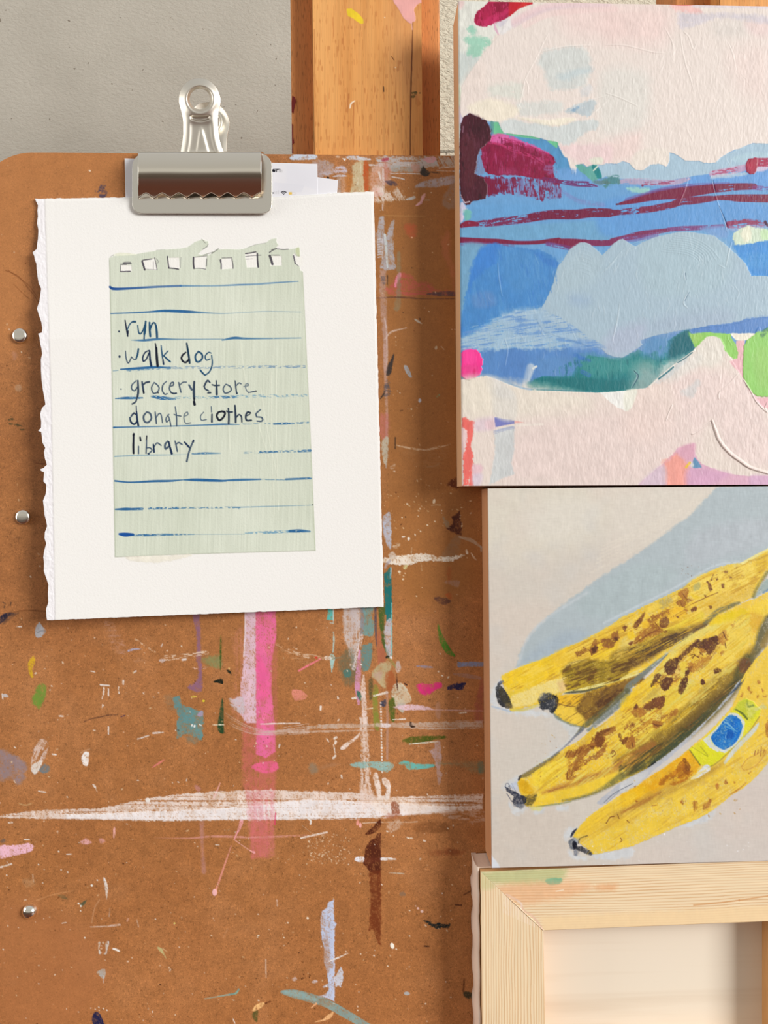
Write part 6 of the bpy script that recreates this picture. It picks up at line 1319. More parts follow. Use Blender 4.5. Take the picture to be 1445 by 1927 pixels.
# --- the grey blue cloud
CL = (170, 194, 210)
cloud = w2((498, 150), (515, 130), (532, 105), (550, 75), (570, 58), (600, 40), (622, 37), (645, 46), (662, 60), (700, 96), (725, 72), (750, 45), (775, 27), (792, 24), (820, 40), (850, 57), (880, 38), (930, 18), (980, 4), (1040, -8), (1090, -11), (1140, -2), (1200, 8), (1245, 40), (1290, 80), (1340, 128), (1370, 188), (1445, 190), (2000, 200), (2000, 380), (1445, 374), (1400, 378), (1340, 394), (1260, 412), (1180, 420), (1100, 428), (1020, 440), (960, 452), (890, 472), (870, 480), (880, 500), (850, 520), (820, 540), (790, 555), (765, 556), (720, 540), (690, 512), (640, 508), (600, 490), (520, 470), (440, 440), (405, 390), (410, 360), (440, 310), (460, 270), (480, 220))
cv.poly(cloud, CL, 1, 1.4, 1.2, 4, sm=False, var=.015, h=.25)
for pts, col, al in ((w2((900, 30), (1200, 20), (1290, 120), (1200, 260), (900, 260)), (172, 198, 208), .5), (w2((760, 430), (900, 400), (860, 520), (760, 550), (700, 510)), (178, 188, 212), .7), (w2((540, 110), (700, 100), (660, 220), (500, 260)), (178, 200, 210), .5), (w2((950, 380), (1260, 340), (1260, 410), (950, 450)), (166, 184, 206), .6), (w2((560, 280), (640, 290), (620, 320), (570, 310)), (150, 176, 206), .6)):
    cv.poly(pts, col, al, 22, 5)
for i in range(9):      # combed ridges left by the brush
    k = i / 8.
    cv.stroke(w2((1030 - 8 * i, 6 + 9 * i), (1110 - 4 * i, 20 + 9 * i), (1180 - 6 * i, 58 + 9 * i), (1225 - 16 * i, 110 + 6 * i)), .55, (176, 200, 214), .5, .8, h=.5)
    cv.stroke(w2((560 - 4 * i, 60 + 15 * i), (600, 40 + 16 * i), (650, 52 + 17 * i)), .5, (176, 198, 212), .4, .8, h=.4)
for i in range(5): cv.stroke(w2((690 + 10 * i, 180 - 6 * i), (760 + 10 * i, 120 - 14 * i), (850 + 12 * i, 64 - 10 * i)), .6, (178, 200, 212), .5, .8, h=.5)
# misty drag to the left of the cloud
cv.poly(w2((62, 470), (140, 440), (200, 400), (250, 370), (330, 345), (420, 338), (440, 400), (520, 440), (620, 470), (700, 515), (600, 512), (450, 520), (300, 512), (170, 525), (62, 530)), (164, 194, 216), .95, 6, 6, 8, sm=False, dry=.26, ang=-8, dl=50, dw=3)
cv.poly(w2((250, 360), (420, 335), (500, 400), (600, 480), (420, 480), (280, 440)), (160, 190, 216), .7, 12, 6, dry=.15); cv.poly(w2((600, 470), (700, 500), (690, 520), (560, 520)), (116, 156, 208), .6, 6, 5, dry=.2)
for p in (((480, 440), (560, 430)), ((500, 470), (600, 490)), ((330, 450), (420, 445)), ((180, 440), (300, 425))): cv.stroke(w2(*p), 3, (96, 146, 208), .6, 3, dry=.4)
cv.brushed(w2((70, 440), (250, 365), (440, 340), (640, 460), (690, 512), (300, 512), (70, 530)), -8, 760, ((104, 150, 210), (176, 202, 220), (98, 146, 208)), .56, .75, 24, 2.0)
cv.brushed(w2((62, 470), (80, 300), (160, 70), (300, 60), (505, 170), (420, 330), (220, 385)), 80, 766, ((94, 156, 214), (64, 128, 204)), .58, .5, 20, 3)
cv.brushed(w2((580, 560), (780, 560), (900, 545), (1010, 470), (1110, 500), (900, 690), (690, 710), (400, 690)), 84, 772, ((16, 104, 114), (60, 144, 148)), .58, .6, 12, 2)
cv.poly(w2((1020, 470), (1092, 432), (1118, 520), (1060, 560), (1010, 600), (1000, 520)), (14, 102, 116), .85, 6, 3)
cv.poly(w2((370, 690), (420, 650), (640, 650), (760, 660), (880, 660), (880, 695), (640, 708)), (22, 112, 118), .7, 6, 3)
# --- hot pink square
cv.poly(f_((132, 215), (150, 190), (180, 182), (215, 176), (268, 180), (285, 200), (305, 212), (312, 245), (328, 268), (322, 318), (308, 330), (318, 352), (300, 400), (262, 428), (225, 440), (200, 452), (175, 448), (150, 430), (132, 415)), (250, 56, 150), 1, 1.5, 1, sm=False, var=.05, h=.9)
cv.poly(f_((140, 330), (250, 320), (290, 390), (200, 445), (145, 420)), (238, 70, 146), .8, 5, 4, dry=.2, ang=85); cv.poly(f_((150, 190), (250, 185), (260, 300), (160, 300)), (252, 76, 164), .6, 6); cv.stroke(f_((250, 360), (245, 420)), 2, (214, 40, 110), .7, 2)
cv.poly(f_((132, 425), (200, 455), (300, 425), (350, 410), (300, 440), (180, 465), (132, 455)), (58, 96, 130), .9, 1.5, 1)
# --- lower pale field
low = w2((55, 655), (95, 654), (120, 648), (180, 638), (240, 660), (300, 686), (360, 699), (430, 706), (520, 710), (640, 713), (690, 714), (780, 707), (895, 694), (930, 668), (960, 641), (1000, 606), (1040, 576), (1080, 548), (1112, 520), (1140, 480), (1165, 462), (1190, 458), (1222, 462), (1240, 480), (1260, 530), (1290, 580), (1340, 660), (1380, 730), (1445, 800), (2000, 830), (2000, 1200), (50, 1200))
cv.poly(low, (234, 221, 212), 1, 1.4, .8, 3, sm=False, var=.012, h=.35)
for pts, col, al, so in ((w2((100, 650), (600, 720), (600, 830), (100, 790)), (234, 226, 212), .8, 20), (w2((600, 800), (1100, 800), (1000, 1120), (300, 1120), (300, 900)), (234, 214, 210), .7, 50), (g_((560, 700), (1200, 700), (1445, 1100), (1445, 1500), (1100, 1400), (950, 1100), (780, 1180)), (236, 216, 212), .8, 22), (g_((880, 350), (1030, 360), (1060, 480), (1000, 600), (840, 600), (800, 480)), (230, 226, 216), .8, 12), (g_((500, 600), (800, 500), (830, 600), (560, 760)), (226, 224, 218), .7, 12), (w2((860, 600), (1000, 660), (1000, 900), (800, 900)), (238, 216, 208), .5, 30)):
    cv.poly(pts, col, al, so, 4)
cv.poly(g_((670, 850), (740, 790), (820, 735), (835, 770), (790, 860), (765, 892)), (212, 212, 212), .75, 6, 4, dry=.12, ang=-40); cv.poly(g_((430, 740), (560, 640), (700, 545), (720, 560), (600, 680), (480, 760)), (206, 212, 214), .7, 5, 4, dry=.25, ang=-35)
cv.poly(w2((690, 714), (760, 710), (858, 702), (842, 750), (830, 785), (808, 796), (770, 782), (730, 752)), (244, 244, 240), 1, 1.6, 1.5, sm=False); cv.poly(w2((800, 712), (858, 702), (830, 785), (800, 790)), (236, 236, 220), .7, 4)
cv.stroke(g_((380, 800), (470, 715), (570, 630), (690, 545), (790, 470)), 1.3, (238, 234, 226), .95, 1, h=.8); cv.stroke(g_((470, 725), (560, 655), (600, 620)), 1.5, (30, 110, 126), .9, 1, dry=.2, dl=14); cv.stroke(g_((640, 580), (700, 545), (770, 490)), 1.0, (30, 100, 116), .9, 1, dry=.2)
cv.stroke(w2((380, 700), (560, 706), (680, 712)), 1.2, (60, 130, 140), .7, 1, dry=.3); cv.stroke(w2((240, 655), (330, 690), (380, 700)), 1.6, (150, 180, 206), .8, 1.5, dry=.3); cv.poly(w2((180, 640), (260, 665), (300, 740), (200, 720)), (222, 222, 220), .6, 10)
# right: pink gap, greens, cream
cv.poly(g_((1100, 570), (1165, 540), (1160, 385), (1235, 375), (1235, 500), (1218, 640), (1230, 720), (1290, 850), (1345, 895), (1445, 890), (1900, 890), (1900, 1000), (1445, 985), (1400, 980), (1340, 920), (1235, 745), (1180, 655), (1130, 610)), (236, 188, 194), 1, 1.6, 1, sm=False, var=.03)
cv.poly(g_((1105, 322), (1200, 312), (1345, 318), (1335, 350), (1265, 382), (1160, 382)), (244, 238, 222), 1, 1.4, 1.2, sm=False)
GR = (150, 212, 108)
cv.poly(g_((1222, 600), (1225, 520), (1232, 430), (1255, 385), (1290, 355), (1325, 335), (1345, 285), (1365, 262), (1385, 300), (1445, 268), (1900, 260), (1900, 880), (1445, 886), (1345, 880), (1300, 840), (1262, 790), (1235, 735), (1220, 700)), GR, 1, 1.5, 1.2, sm=False, var=.03, h=.8); cv.poly(g_((1320, 500), (1445, 460), (1445, 800), (1350, 760)), (158, 206, 112), .6, 12); cv.poly(g_((1370, 330), (1430, 260), (1445, 300), (1400, 350)), (60, 110, 90), .6, 3, 2, dry=.35)
cv.poly(g_((738, 318), (800, 325), (890, 305), (1000, 318), (1110, 325), (1120, 365), (1155, 410), (1180, 490), (1170, 545), (1140, 545), (1100, 520), (1062, 470), (1040, 400), (1010, 360), (985, 345), (900, 348), (870, 380), (800, 445), (790, 440), (765, 385)), (146, 208, 100), 1, 1.5, 1.5, 4, sm=False, var=.06)
cv.poly(g_((740, 310), (860, 330), (820, 400), (780, 400)), (164, 206, 106), .7, 5, 3)
cv.poly(g_((740, 290), (900, 250), (1100, 230), (1250, 190), (1445, 172), (1900, 190), (1900, 262), (1445, 262), (1400, 280), (1340, 310), (1200, 318), (1100, 312), (1000, 305), (860, 308), (760, 322)), (88, 136, 202), 1, 1.8, 2, sm=False, var=.06); cv.poly(g_((1240, 200), (1445, 180), (1445, 260), (1300, 300)), (100, 146, 210), .6, 8, 4, dry=.2)
# bottom band, corals and lavenders
cv.poly(g_((290, 1672), (340, 1620), (420, 1556), (520, 1470), (590, 1402), (640, 1342), (700, 1325), (790, 1298), (788, 1370), (812, 1430), (850, 1480), (1000, 1540), (1100, 1572), (1250, 1590), (1445, 1590), (1900, 1580), (1900, 1760), (280, 1760)), (224, 178, 200), 1, 1.6, 1.2, sm=False, var=.03)
cv.poly(g_((510, 1490), (560, 1440), (640, 1390), (720, 1470), (740, 1540), (715, 1690), (540, 1690)), (246, 166, 152), .95, 10, 4); cv.poly(g_((640, 1345), (790, 1300), (785, 1400), (740, 1450), (660, 1420)), (224, 170, 190), .9, 6)
cv.poly(g_((290, 1680), (510, 1490), (520, 1690)), (218, 200, 214), .85, 8); cv.poly(g_((740, 1520), (1000, 1545), (1100, 1580), (900, 1680), (720, 1680)), (218, 168, 202), .7, 10); cv.poly(g_((1290, 1590), (1445, 1590), (1445, 1680), (1300, 1680)), (214, 176, 210), .6, 8)
cv.poly(g_((790, 1425), (820, 1460), (852, 1510), (820, 1520), (770, 1515), (775, 1460)), (98, 150, 190), .97, 2, 1); cv.poly(g_((755, 1460), (785, 1490), (770, 1515), (750, 1500)), (226, 226, 220), .8, 3); cv.stroke(g_((748, 1472), (715, 1512)), 2.2, (238, 198, 66), .95, 2)
# lower ridges
cv.stroke(g_((948, 1095), (985, 1200), (1010, 1265), (1060, 1335), (1130, 1405), (1200, 1455), (1290, 1515), (1445, 1565)), [1.2, 2.2, 2.4, 2.6, 2.6, 2.6, 2.4, 2], (242, 226, 220), .8, 1.2, h=2.4)
for p in (((948, 1098), (880, 1150), (800, 1205), (765, 1215)), ((1175, 680), (1120, 745), (1065, 800), (1010, 850), (1005, 900)), ((590, 960), (560, 1030), (535, 1095)), ((1230, 735), (1290, 830), (1340, 925), (1420, 1010)), ((1445, 930), (1420, 980), (1435, 1020))): cv.stroke(g_(*p), .9, (240, 226, 220), .6, 1, h=1.6)
# left bottom corner
cv.poly(f_((132, 860), (190, 880), (185, 1000), (150, 1150), (145, 1385), (132, 1385)), (240, 206, 208), .8, 5, 3)
cv.poly(f_((134, 810), (148, 772), (175, 785), (205, 812), (255, 825), (243, 900), (236, 960), (216, 1020), (225, 1080), (238, 1120), (232, 1250), (238, 1390), (150, 1390), (152, 1250), (148, 1150), (175, 1040), (192, 960), (180, 900), (140, 870)), (240, 108, 100), .95, 2.5, 3, 4, sm=False, dry=.2, ang=88, dl=24)
cv.poly(f_((262, 800), (430, 785), (432, 880), (260, 905)), (228, 208, 218), .85, 8); cv.poly(f_((350, 820), (430, 810), (430, 880), (360, 890)), (232, 200, 206), .7, 6)
cv.poly(f_((428, 780), (520, 800), (606, 812), (606, 838), (520, 855), (438, 872)), (118, 124, 192), .97, 1.8, 1, sm=False, dry=.06); cv.poly(f_((606, 812), (692, 828), (606, 838)), (232, 176, 170), .95, 1.5, sm=False)
cv.poly(f_((430, 900), (606, 850), (602, 1100), (578, 1190), (605, 1290), (500, 1330), (420, 1370), (385, 1385), (415, 1200), (430, 1100)), (206, 213, 215), .85, 3, 2, sm=False, dry=.07, ang=-12); cv.poly(f_((410, 520), (610, 560), (610, 810), (430, 770)), (222, 220, 214), .6, 6)
for k in range(5): cv.stroke(f_((420, 905 + 7 * k), (520, 880 + 5 * k), (606, 862 + 5 * k)), .7, (150, 160, 200), .5, 1, dry=.3)
cv.stroke(f_((606, 860), (720, 850), (860, 845)), 2, (244, 236, 226), .6, 2); cv.poly(f_((230, 1205), (300, 1205), (325, 1240), (290, 1290), (240, 1300)), (236, 196, 208), .8, 6, 3); cv.poly(f_((230, 1300), (320, 1290), (300, 1390), (235, 1390)), (222, 206, 226), .7, 6)
cv.poly(f_((130, 440), (350, 415), (420, 480), (400, 740), (300, 790), (200, 790), (130, 700)), (236, 228, 212), .6, 14)
# impasto across the whole panel: mostly upright brush marks plus loose ridges
x, y = cv.X, cv.Y
pale = np.clip((cv.C.min(-1) - 150) / 60, 0, 1)
cv.H += (Noise.fb((x + .08 * y) / 2.6, y / 9, 301, 3) - .5) * (.30 + .30 * pale)
cv.H += (Noise.fb((x - .2 * y) / 7, y / 20, 305, 3) - .5) * .40 * pale
cv.C *= (.975 + .04 * (Noise.fb(x / 2.0, y / 9, 309, 3) - .5))[..., None]
R = random.Random(5)
def ridge(box, n, l0, l1, hh, lean):
    for i in range(n):
        x0, y0 = R.uniform(box[0], box[2]), R.uniform(box[1], box[3])
        ln = R.uniform(l0, l1); an = math.radians(90 + R.uniform(-lean, lean))
        bx = R.uniform(-.25, .25) * ln
        pts = [(x0, y0), (x0 + ln * .5 * math.cos(an) + bx, y0 + ln * .5 * math.sin(an)), (x0 + ln * math.cos(an), y0 + ln * math.sin(an))]
        cv.stroke(pts, [.3, R.uniform(.6, 1.1), .3], (250, 246, 240), .12, 1, h=R.uniform(.5, 1) * hh, var=0)
ridge((1230, 30, 1440, 300), 70, 8, 34, 1.9, 25); ridge((870, 120, 1230, 230), 60, 6, 18, 1.4, 30); ridge((880, 175, 1010, 215), 14, 10, 24, 2.2, 25); ridge((900, 430, 1440, 900), 90, 8, 26, 1.5, 25); ridge((1000, 440, 1440, 640), 40, 8, 30, 2.0, 25)
for pts in (a((905, 300), (860, 390), (815, 490), (760, 590), (705, 700), (685, 780), (668, 860), (650, 930), (632, 990)), a((850, 462), (930, 440), (1040, 418), (1140, 408), (1300, 405)), a((700, 705), (728, 770), (725, 840)), b_((0, 400), (150, 402), (300, 435), (420, 465), (520, 472)), b_((660, 300), (680, 430), (710, 570), (750, 690), (785, 820)), b_((690, 280), (740, 330), (780, 440), (810, 370)), b_((1090, 380), (1130, 480), (1160, 620)), b_((0, 830), (120, 870), (280, 945)), a((1445, 850), (1300, 890), (1150, 950), (1050, 1020)), a((1445, 890), (1350, 970), (1280, 1035)), w2((250, 280), (236, 200), (230, 130)), w2((265, 590), (275, 520), (262, 470)), w2((778, 315), (765, 400), (745, 480)), w2((1068, 170), (1072, 205)), w2((1085, 265), (1065, 310), (1085, 335)), w2((845, 612), (855, 640), (828, 690)), e_((935, 330), (965, 460), (1000, 580), (1050, 720), (1078, 830)), e_((740, 340), (700, 470), (650, 590)), e_((1120, 930), (1095, 1020), (1070, 1140)), e_((1010, 1130), (1060, 1160)), b_((520, 240), (570, 330), (600, 420), (600, 560)), a((1232, 440), (1280, 380))):
    cv.stroke(pts, [.5] + [1.1] * (len(pts) - 2) + [.5], (248, 244, 238), .18, 1, h=2.2, var=0)
for pts in (e_((945, 370), (960, 450), (972, 495)), e_((1000, 600), (1045, 710), (1078, 800)), w2((1068, 175), (1072, 205)), w2((838, 615), (856, 640), (830, 690)), w2((1085, 262), (1066, 300))): cv.stroke([(p[0] + 1.8, p[1] + .6) for p in pts], [.4] + [1.0] * (len(pts) - 2) + [.4], (30, 60, 100), .55, 1, h=-1.2, var=0)
ex = np.clip(1 - (cv.X - (862 + 8 * (cv.Y / 914))) / 2.2, 0, 1); cv.H -= 1.2 * ex
m_art = painted('acrylic_paint', 0.42, 0.32, streak=(1700, 1700, 520), bump=0.14, bdist=0.0005)
art_face = cv.build('painted_face', m_art, art, H1, thick=0.0012)
fr = [PV(*p, H1 - .0010) for p in (TL, TR, BR_, BL_)]
bk = [Vector((v.x, -0.0006, v.z)) for v in fr]
loft('cradle', fr, bk, m_side, art)

# ================================================================== BANANA PAINTING
H2 = 0.0240
TL, TR, BR_, BL_ = (918, 919.5), (1500, 914.5), (1500, 1618.5), (925.5, 1633.5)
xsx = np.concatenate([np.linspace(0, 530 / 580, int(530 / (1.0 * Q))), np.linspace(532 / 580, 1, 10)])
U, V = np.meshgrid(xsx, np.linspace(0, 1, int(714 / (1.0 * Q))))
ban = empty('banana_painting', PV(1180, 1626, H2), 'painting of ripe spotted bananas on pale grey ground, on a cradled wooden panel', 'painting')
cv = Canvas(gf(0), gf(1), (213, 206, 196))
bw, bv = Z(890, 900, .38408), Z(890, 1250, .38408)
b1, b2, b3, b4 = Z(910, 1180, .18685), Z(1170, 1020, .19031), Z(1170, 1280, .19031), Z(920, 1370, .18685)
for pts, col, al, so in ((bw((60, 30), (700, 30), (600, 300), (60, 400)), (222, 216, 202), .9, 50), (bw((250, 150), (600, 100), (560, 260), (280, 300)), (224, 219, 208), .9, 30), (bw((600, 30), (860, 30), (760, 120), (600, 110)), (223, 212, 200), .8, 30), (bw((60, 640), (420, 620), (340, 720), (180, 900), (80, 900)), (217, 206, 195), .8, 30), (bw((700, 60), (1180, 40), (1000, 220), (700, 330)), (222, 215, 204), .9, 40), (bv((90, 650), (460, 700), (440, 1000), (90, 1000)), (212, 202, 191), .9, 40), (bv((800, 900), (1445, 750), (1445, 1000), (700, 1000)), (214, 205, 198), .9, 40), (bv((1200, 640), (1445, 560), (1445, 800), (1200, 820)), (214, 203, 196), .8, 30)):
    cv.poly(pts, col, al, so, 6, 10, var=.02)
cv.wash(0, 90, 401, (220, 208, 197), .4, .54); cv.wash(0, 70, 411, (208, 206, 202), .5, .55)
# blue grey painted shadow
cv.poly(bw((205, 930), (222, 880), (240, 830), (280, 770), (330, 710), (400, 650), (480, 592), (560, 530), (650, 470), (750, 405), (850, 340), (940, 270), (1050, 190), (1120, 120), (1200, 40), (1700, 30), (1700, 400), (1300, 430), (1000, 560), (700, 720), (450, 860), (300, 920)), (178, 191, 197), 1, 5, 4, 8, sm=False, var=.02)
for pts, col in ((bw((500, 620), (800, 420), (1000, 480), (700, 680)), (176, 192, 196)), (bw((1100, 260), (1445, 200), (1445, 320), (1200, 400), (1050, 420)), (184, 192, 200)), (bw((240, 900), (420, 760), (560, 760), (420, 850)), (166, 182, 196))): cv.poly(pts, col, .7, 18, 5)
for k in range(7): cv.stroke(bw((640 - 10 * k, 330 + 22 * k), (900, 210 + 14 * k), (1120, 80 + 8 * k)), 1.6, (228, 220, 206), .4, 3, dry=.4, dl=80)
cv.stroke(bw((225, 905), (270, 780), (370, 680), (560, 560)), 2.4, (200, 208, 214), .6, 4, dry=.2)
cv.stroke(bw((640, 710), (820, 620), (1000, 530), (1180, 430), (1300, 410)), 2, (200, 212, 220), .7, 3, dry=.25)
# halos where the ground was repainted around the fruit
HA = (210, 217, 224)
for pts in (b1((80, 640), (130, 560), (190, 520), (170, 600), (130, 760), (280, 830), (560, 840), (700, 880), (560, 900), (300, 870), (90, 800)), b4((110, 620), (160, 560), (260, 500), (310, 500), (290, 600), (200, 600)), b4((200, 740), (260, 800), (400, 800), (300, 870), (220, 850)), b4((780, 1010), (860, 1000), (900, 1010), (830, 1100), (760, 1120)), b4((800, 1220), (860, 1280), (1000, 1290), (960, 1330), (830, 1300)), b4((680, 790), (800, 780), (780, 820), (700, 830)), b4((450, 820), (560, 800), (520, 860), (450, 870)), b4((1020, 1270), (1300, 1230), (1445, 1200), (1445, 1290), (1200, 1330)), b3((600, 1440), (900, 1300), (860, 1380), (700, 1445))): cv.poly(pts, HA, .75, 6, 5, 6, dry=.08)
cv.poly(b1((690, 870), (900, 990), (1000, 1010), (760, 1240), (560, 1400), (500, 1420), (700, 1250), (860, 1100)), (206, 212, 214), .8, 6, 4)
Y0, YS, YL = (238, 200, 62), (245, 206, 40), (240, 214, 96)
OL, BRN, DKB = (140, 118, 44), (112, 64, 38), (86, 48, 34)
def shade_stroke(pts, w, col, al, so=8, dry=.12, dl=40): cv.stroke(pts, w, col, al, so, dry=dry, dl=dl, dw=2)
cv.wear = 0.35
# upper banana
ub = b1((178, 500), (200, 480), (290, 435), (400, 390), (560, 335), (640, 300), (730, 260), (860, 192), (1000, 140), (1080, 90), (1160, 55), (1260, -10)) + b2((0, 740), (100, 700), (220, 632), (380, 560), (500, 500), (620, 450), (660, 400), (760, 340), (880, 285), (980, 240), (1100, 215), (1200, 205), (1320, 130), (1460, 60), (1800, 0), (1800, 300), (1445, 290), (1380, 400), (1300, 540), (1180, 600), (1000, 700), (800, 860), (600, 1000), (300, 1240), (0, 1380)) + b1((1200, 620), (1000, 660), (820, 660), (700, 720), (550, 775), (300, 845), (270, 850), (230, 700))
cv.poly(ub, Y0, 1, 1.6, 1.6, 4, sm=False, var=.05, h=.4)
cv.poly(b1((190, 495), (400, 400), (700, 280), (860, 210), (800, 430), (620, 540), (400, 620), (260, 620)), YS, .9, 7, 3)
cv.poly(b1((700, 280), (1000, 150), (1260, 0), (1445, 0), (1445, 280), (1150, 310), (900, 350), (790, 420)), (236, 196, 62), .8, 8, 4); cv.poly(b1((1080, 200), (1300, 120), (1300, 280), (1120, 310)), (240, 204, 40), .8, 10); cv.poly(b1((1290, 260), (1445, 180), (1445, 320), (1320, 310)), (232, 214, 130), .8, 8, 4)
cv.poly(b2((700, 380), (1000, 260), (1200, 220), (1330, 240), (1380, 330), (1250, 420), (950, 500), (760, 560), (640, 520)), (240, 214, 96), .9, 10, 3); cv.poly(b2((800, 620), (1000, 490), (1280, 420), (1310, 520), (1100, 600), (920, 680), (780, 740)), (226, 192, 84), .85, 9, 3); cv.poly(b2((1320, 180), (1445, 120), (1445, 250), (1340, 320)), (222, 184, 50), .8, 6, 3)
cv.stroke(b2((1190, 212), (1300, 150), (1460, 68)), 2.4, (238, 228, 150), .9, 2); cv.stroke(b2((1250, 190), (1350, 170), (1460, 120)), 1.6, (190, 150, 50), .7, 2, dry=.2)
cv.poly(b2((440, 680), (560, 640), (640, 680), (600, 740), (470, 780)), (240, 190, 44), .9, 4, 3); cv.poly(b2((400, 860), (600, 760), (760, 680), (820, 740), (640, 830), (420, 920)), (232, 206, 60), .9, 7, 3); cv.poly(b2((0, 960), (140, 900), (100, 1040), (0, 1080)), (226, 206, 120), .7, 6, 4)
cv.poly(b1((780, 440), (850, 370), (960, 330), (1100, 325), (1260, 340), (1445, 300), (1445, 500), (1300, 560), (1100, 610), (960, 620), (840, 640), (830, 520)), (150, 124, 34), .92, 6, 4, var=.1)
cv.poly(b1((960, 420), (1100, 400), (1140, 460), (1060, 540), (980, 500)), (104, 74, 34), .8, 7, 5, dry=.1); cv.poly(b1((1040, 530), (1100, 440), (1135, 420), (1110, 500), (1060, 550)), (106, 62, 34), .9, 3, 3); cv.poly(b1((1270, 440), (1350, 380), (1445, 400), (1400, 450)), (96, 70, 34), .8, 5, 4)
cv.stroke(b1((830, 400), (900, 360), (1030, 340)), 2.5, (206, 188, 120), .7, 3, dry=.2); cv.poly(b1((830, 560), (960, 540), (1090, 570), (1000, 615), (840, 640)), (196, 166, 44), .8, 7, 3)
shade_stroke(b2((-40, 1160), (150, 1080), (300, 1010), (450, 940), (600, 890)), [16, 15, 14, 12, 9], (150, 122, 40), .9, 8); shade_stroke(b2((-40, 1250), (100, 1190), (250, 1120), (400, 1010), (540, 920)), [10, 11, 10, 9, 5], (96, 66, 34), .9, 8, .15)
cv.poly(b2((595, 960), (600, 900), (680, 850), (760, 820), (840, 800), (830, 835), (740, 880), (640, 960), (610, 975)), (78, 58, 56), .95, 3, 3, dry=.06); shade_stroke(b2((560, 940), (700, 850), (880, 780)), [5, 6, 3], (146, 116, 50), .8, 6)
shade_stroke(b2((820, 800), (950, 690), (1080, 630), (1160, 600)), [4, 5, 4, 2], (110, 108, 84), .85, 4, .15)
cv.poly(b1((275, 690), (450, 628), (560, 580), (640, 545), (740, 520), (810, 510), (825, 640), (740, 665), (560, 740), (470, 790), (320, 812), (285, 800), (262, 740)), (240, 220, 138), .98, 4, 3, sm=False, var=.03, h=.5); cv.poly(b1((750, 560), (830, 540), (820, 640), (760, 640)), (222, 184, 130), .7, 6, 3); cv.stroke(b1((290, 835), (420, 830), (560, 780)), 2.5, (214, 200, 96), .8, 3)
cv.poly(b1((232, 640), (300, 650), (440, 612), (440, 630), (290, 690), (260, 720)), (230, 200, 60), .8, 4)
cv.poly(b1((118, 610), (140, 570), (160, 548), (200, 540), (200, 560), (170, 585), (195, 610), (225, 650), (262, 715), (285, 790), (288, 818), (235, 818), (190, 800), (150, 770), (125, 700)), (50, 52, 56), .98, 1.8, 1.5, sm=False, var=.15); cv.poly(b1((150, 620), (200, 640), (260, 740), (230, 780), (170, 720)), (66, 62, 44), .7, 4, 3); cv.poly(b1((220, 770), (285, 780), (285, 815), (230, 815)), (130, 112, 66), .7, 4, 2); cv.stroke(b1((160, 560), (195, 548)), 1.6, (130, 140, 170), .8, 2); cv.stroke(b1((85, 800), (180, 825), (270, 850)), 1.6, (170, 186, 206), .8, 2)
# small lower banana
cv.poly(b1((735, 700), (800, 685), (1000, 668), (1200, 600), (1445, 520), (1600, 470), (1600, 560), (1445, 620), (1300, 760), (1180, 900), (1060, 1010), (980, 1005), (860, 975), (760, 925), (705, 870), (740, 780)), (228, 186, 54), 1, 1.8, 1.2, sm=False, var=.05)
cv.poly(b1((740, 700), (1000, 680), (960, 780), (760, 770)), (240, 188, 40), .9, 6); cv.poly(b1((730, 790), (930, 810), (1030, 900), (1000, 990), (860, 960), (720, 870)), (242, 206, 74), .9, 8)
cv.poly(b1((950, 780), (1020, 680), (1240, 600), (1445, 530), (1600, 480), (1600, 580), (1445, 600), (1300, 740), (1180, 880), (1050, 940), (1000, 900), (930, 830)), (120, 86, 38), .92, 7, 5, var=.12); cv.poly(b1((1130, 760), (1300, 660), (1445, 590), (1300, 760), (1200, 840)), (76, 46, 32), .85, 7, 4); cv.poly(b1((980, 760), (1060, 700), (1090, 780), (1000, 840)), (156, 120, 48), .6, 6, 4)
cv.poly(b1((700, 860), (760, 910), (860, 960), (980, 1000), (900, 1000), (780, 950), (715, 905)), (120, 132, 120), .8, 3, 2)
cv.poly(b1((556, 720), (580, 690), (630, 668), (700, 684), (735, 700), (738, 760), (725, 825), (690, 862), (650, 840), (590, 835), (560, 800)), (48, 52, 60), .97, 3, 4, 4, dry=.04, var=.15); cv.stroke(b1((700, 690), (740, 720), (735, 790), (690, 860)), 2, (30, 30, 34), .9, 2); cv.poly(b1((560, 690), (620, 660), (640, 700), (580, 740)), (130, 130, 128), .6, 4, 3, dry=.3)
cv.stroke(b1((740, 768), (840, 795), (920, 800)), .9, (130, 90, 40), .8, 1.2, dry=.15)
cv.stroke(b1((820, 660), (960, 632), (1100, 600), (1300, 548), (1445, 506), (1560, 470)), [1.8, 2, 2.6, 2, 1.8, 1.5], (236, 228, 150), .95, 1.6); cv.stroke(b1((815, 665), (900, 655), (1000, 648), (1100, 625), (1230, 590)), [.8, 2.4, 2, 1.8, .7], (82, 86, 76), .9, 1.6); cv.stroke(b1((1310, 545), (1360, 530)), 1.2, (60, 46, 30), .9)
cv.stroke(b2((0, 1350), (120, 1290), (270, 1230)), [2.2, 2, .8], (238, 222, 130), .9, 2); cv.poly(b2((0, 1390), (140, 1330), (250, 1280), (160, 1360), (40, 1445), (-40, 1460)), (140, 104, 44), .85, 5, 4)
# seam between upper and middle banana: grey green line
shade_stroke(b4((1000, 20), (1060, -20)) + b1((1130, 960), (1280, 840), (1445, 690)) + b2((60, 1440), (160, 1350), (300, 1230), (450, 1110), (560, 1000)), [3, 4, 6, 7, 6, 6, 5, 4, 2], (118, 128, 124), .9, 3, .1); cv.stroke(b2((300, 1230), (420, 1120), (580, 990)), 1.4, (186, 204, 212), .8, 2, dry=.3); cv.stroke(b1((920, 1100), (1000, 1010), (1100, 930), (1445, 640)), [1.2, 4, 5.5, 5], (96, 96, 66), .85, 3, dry=.08)
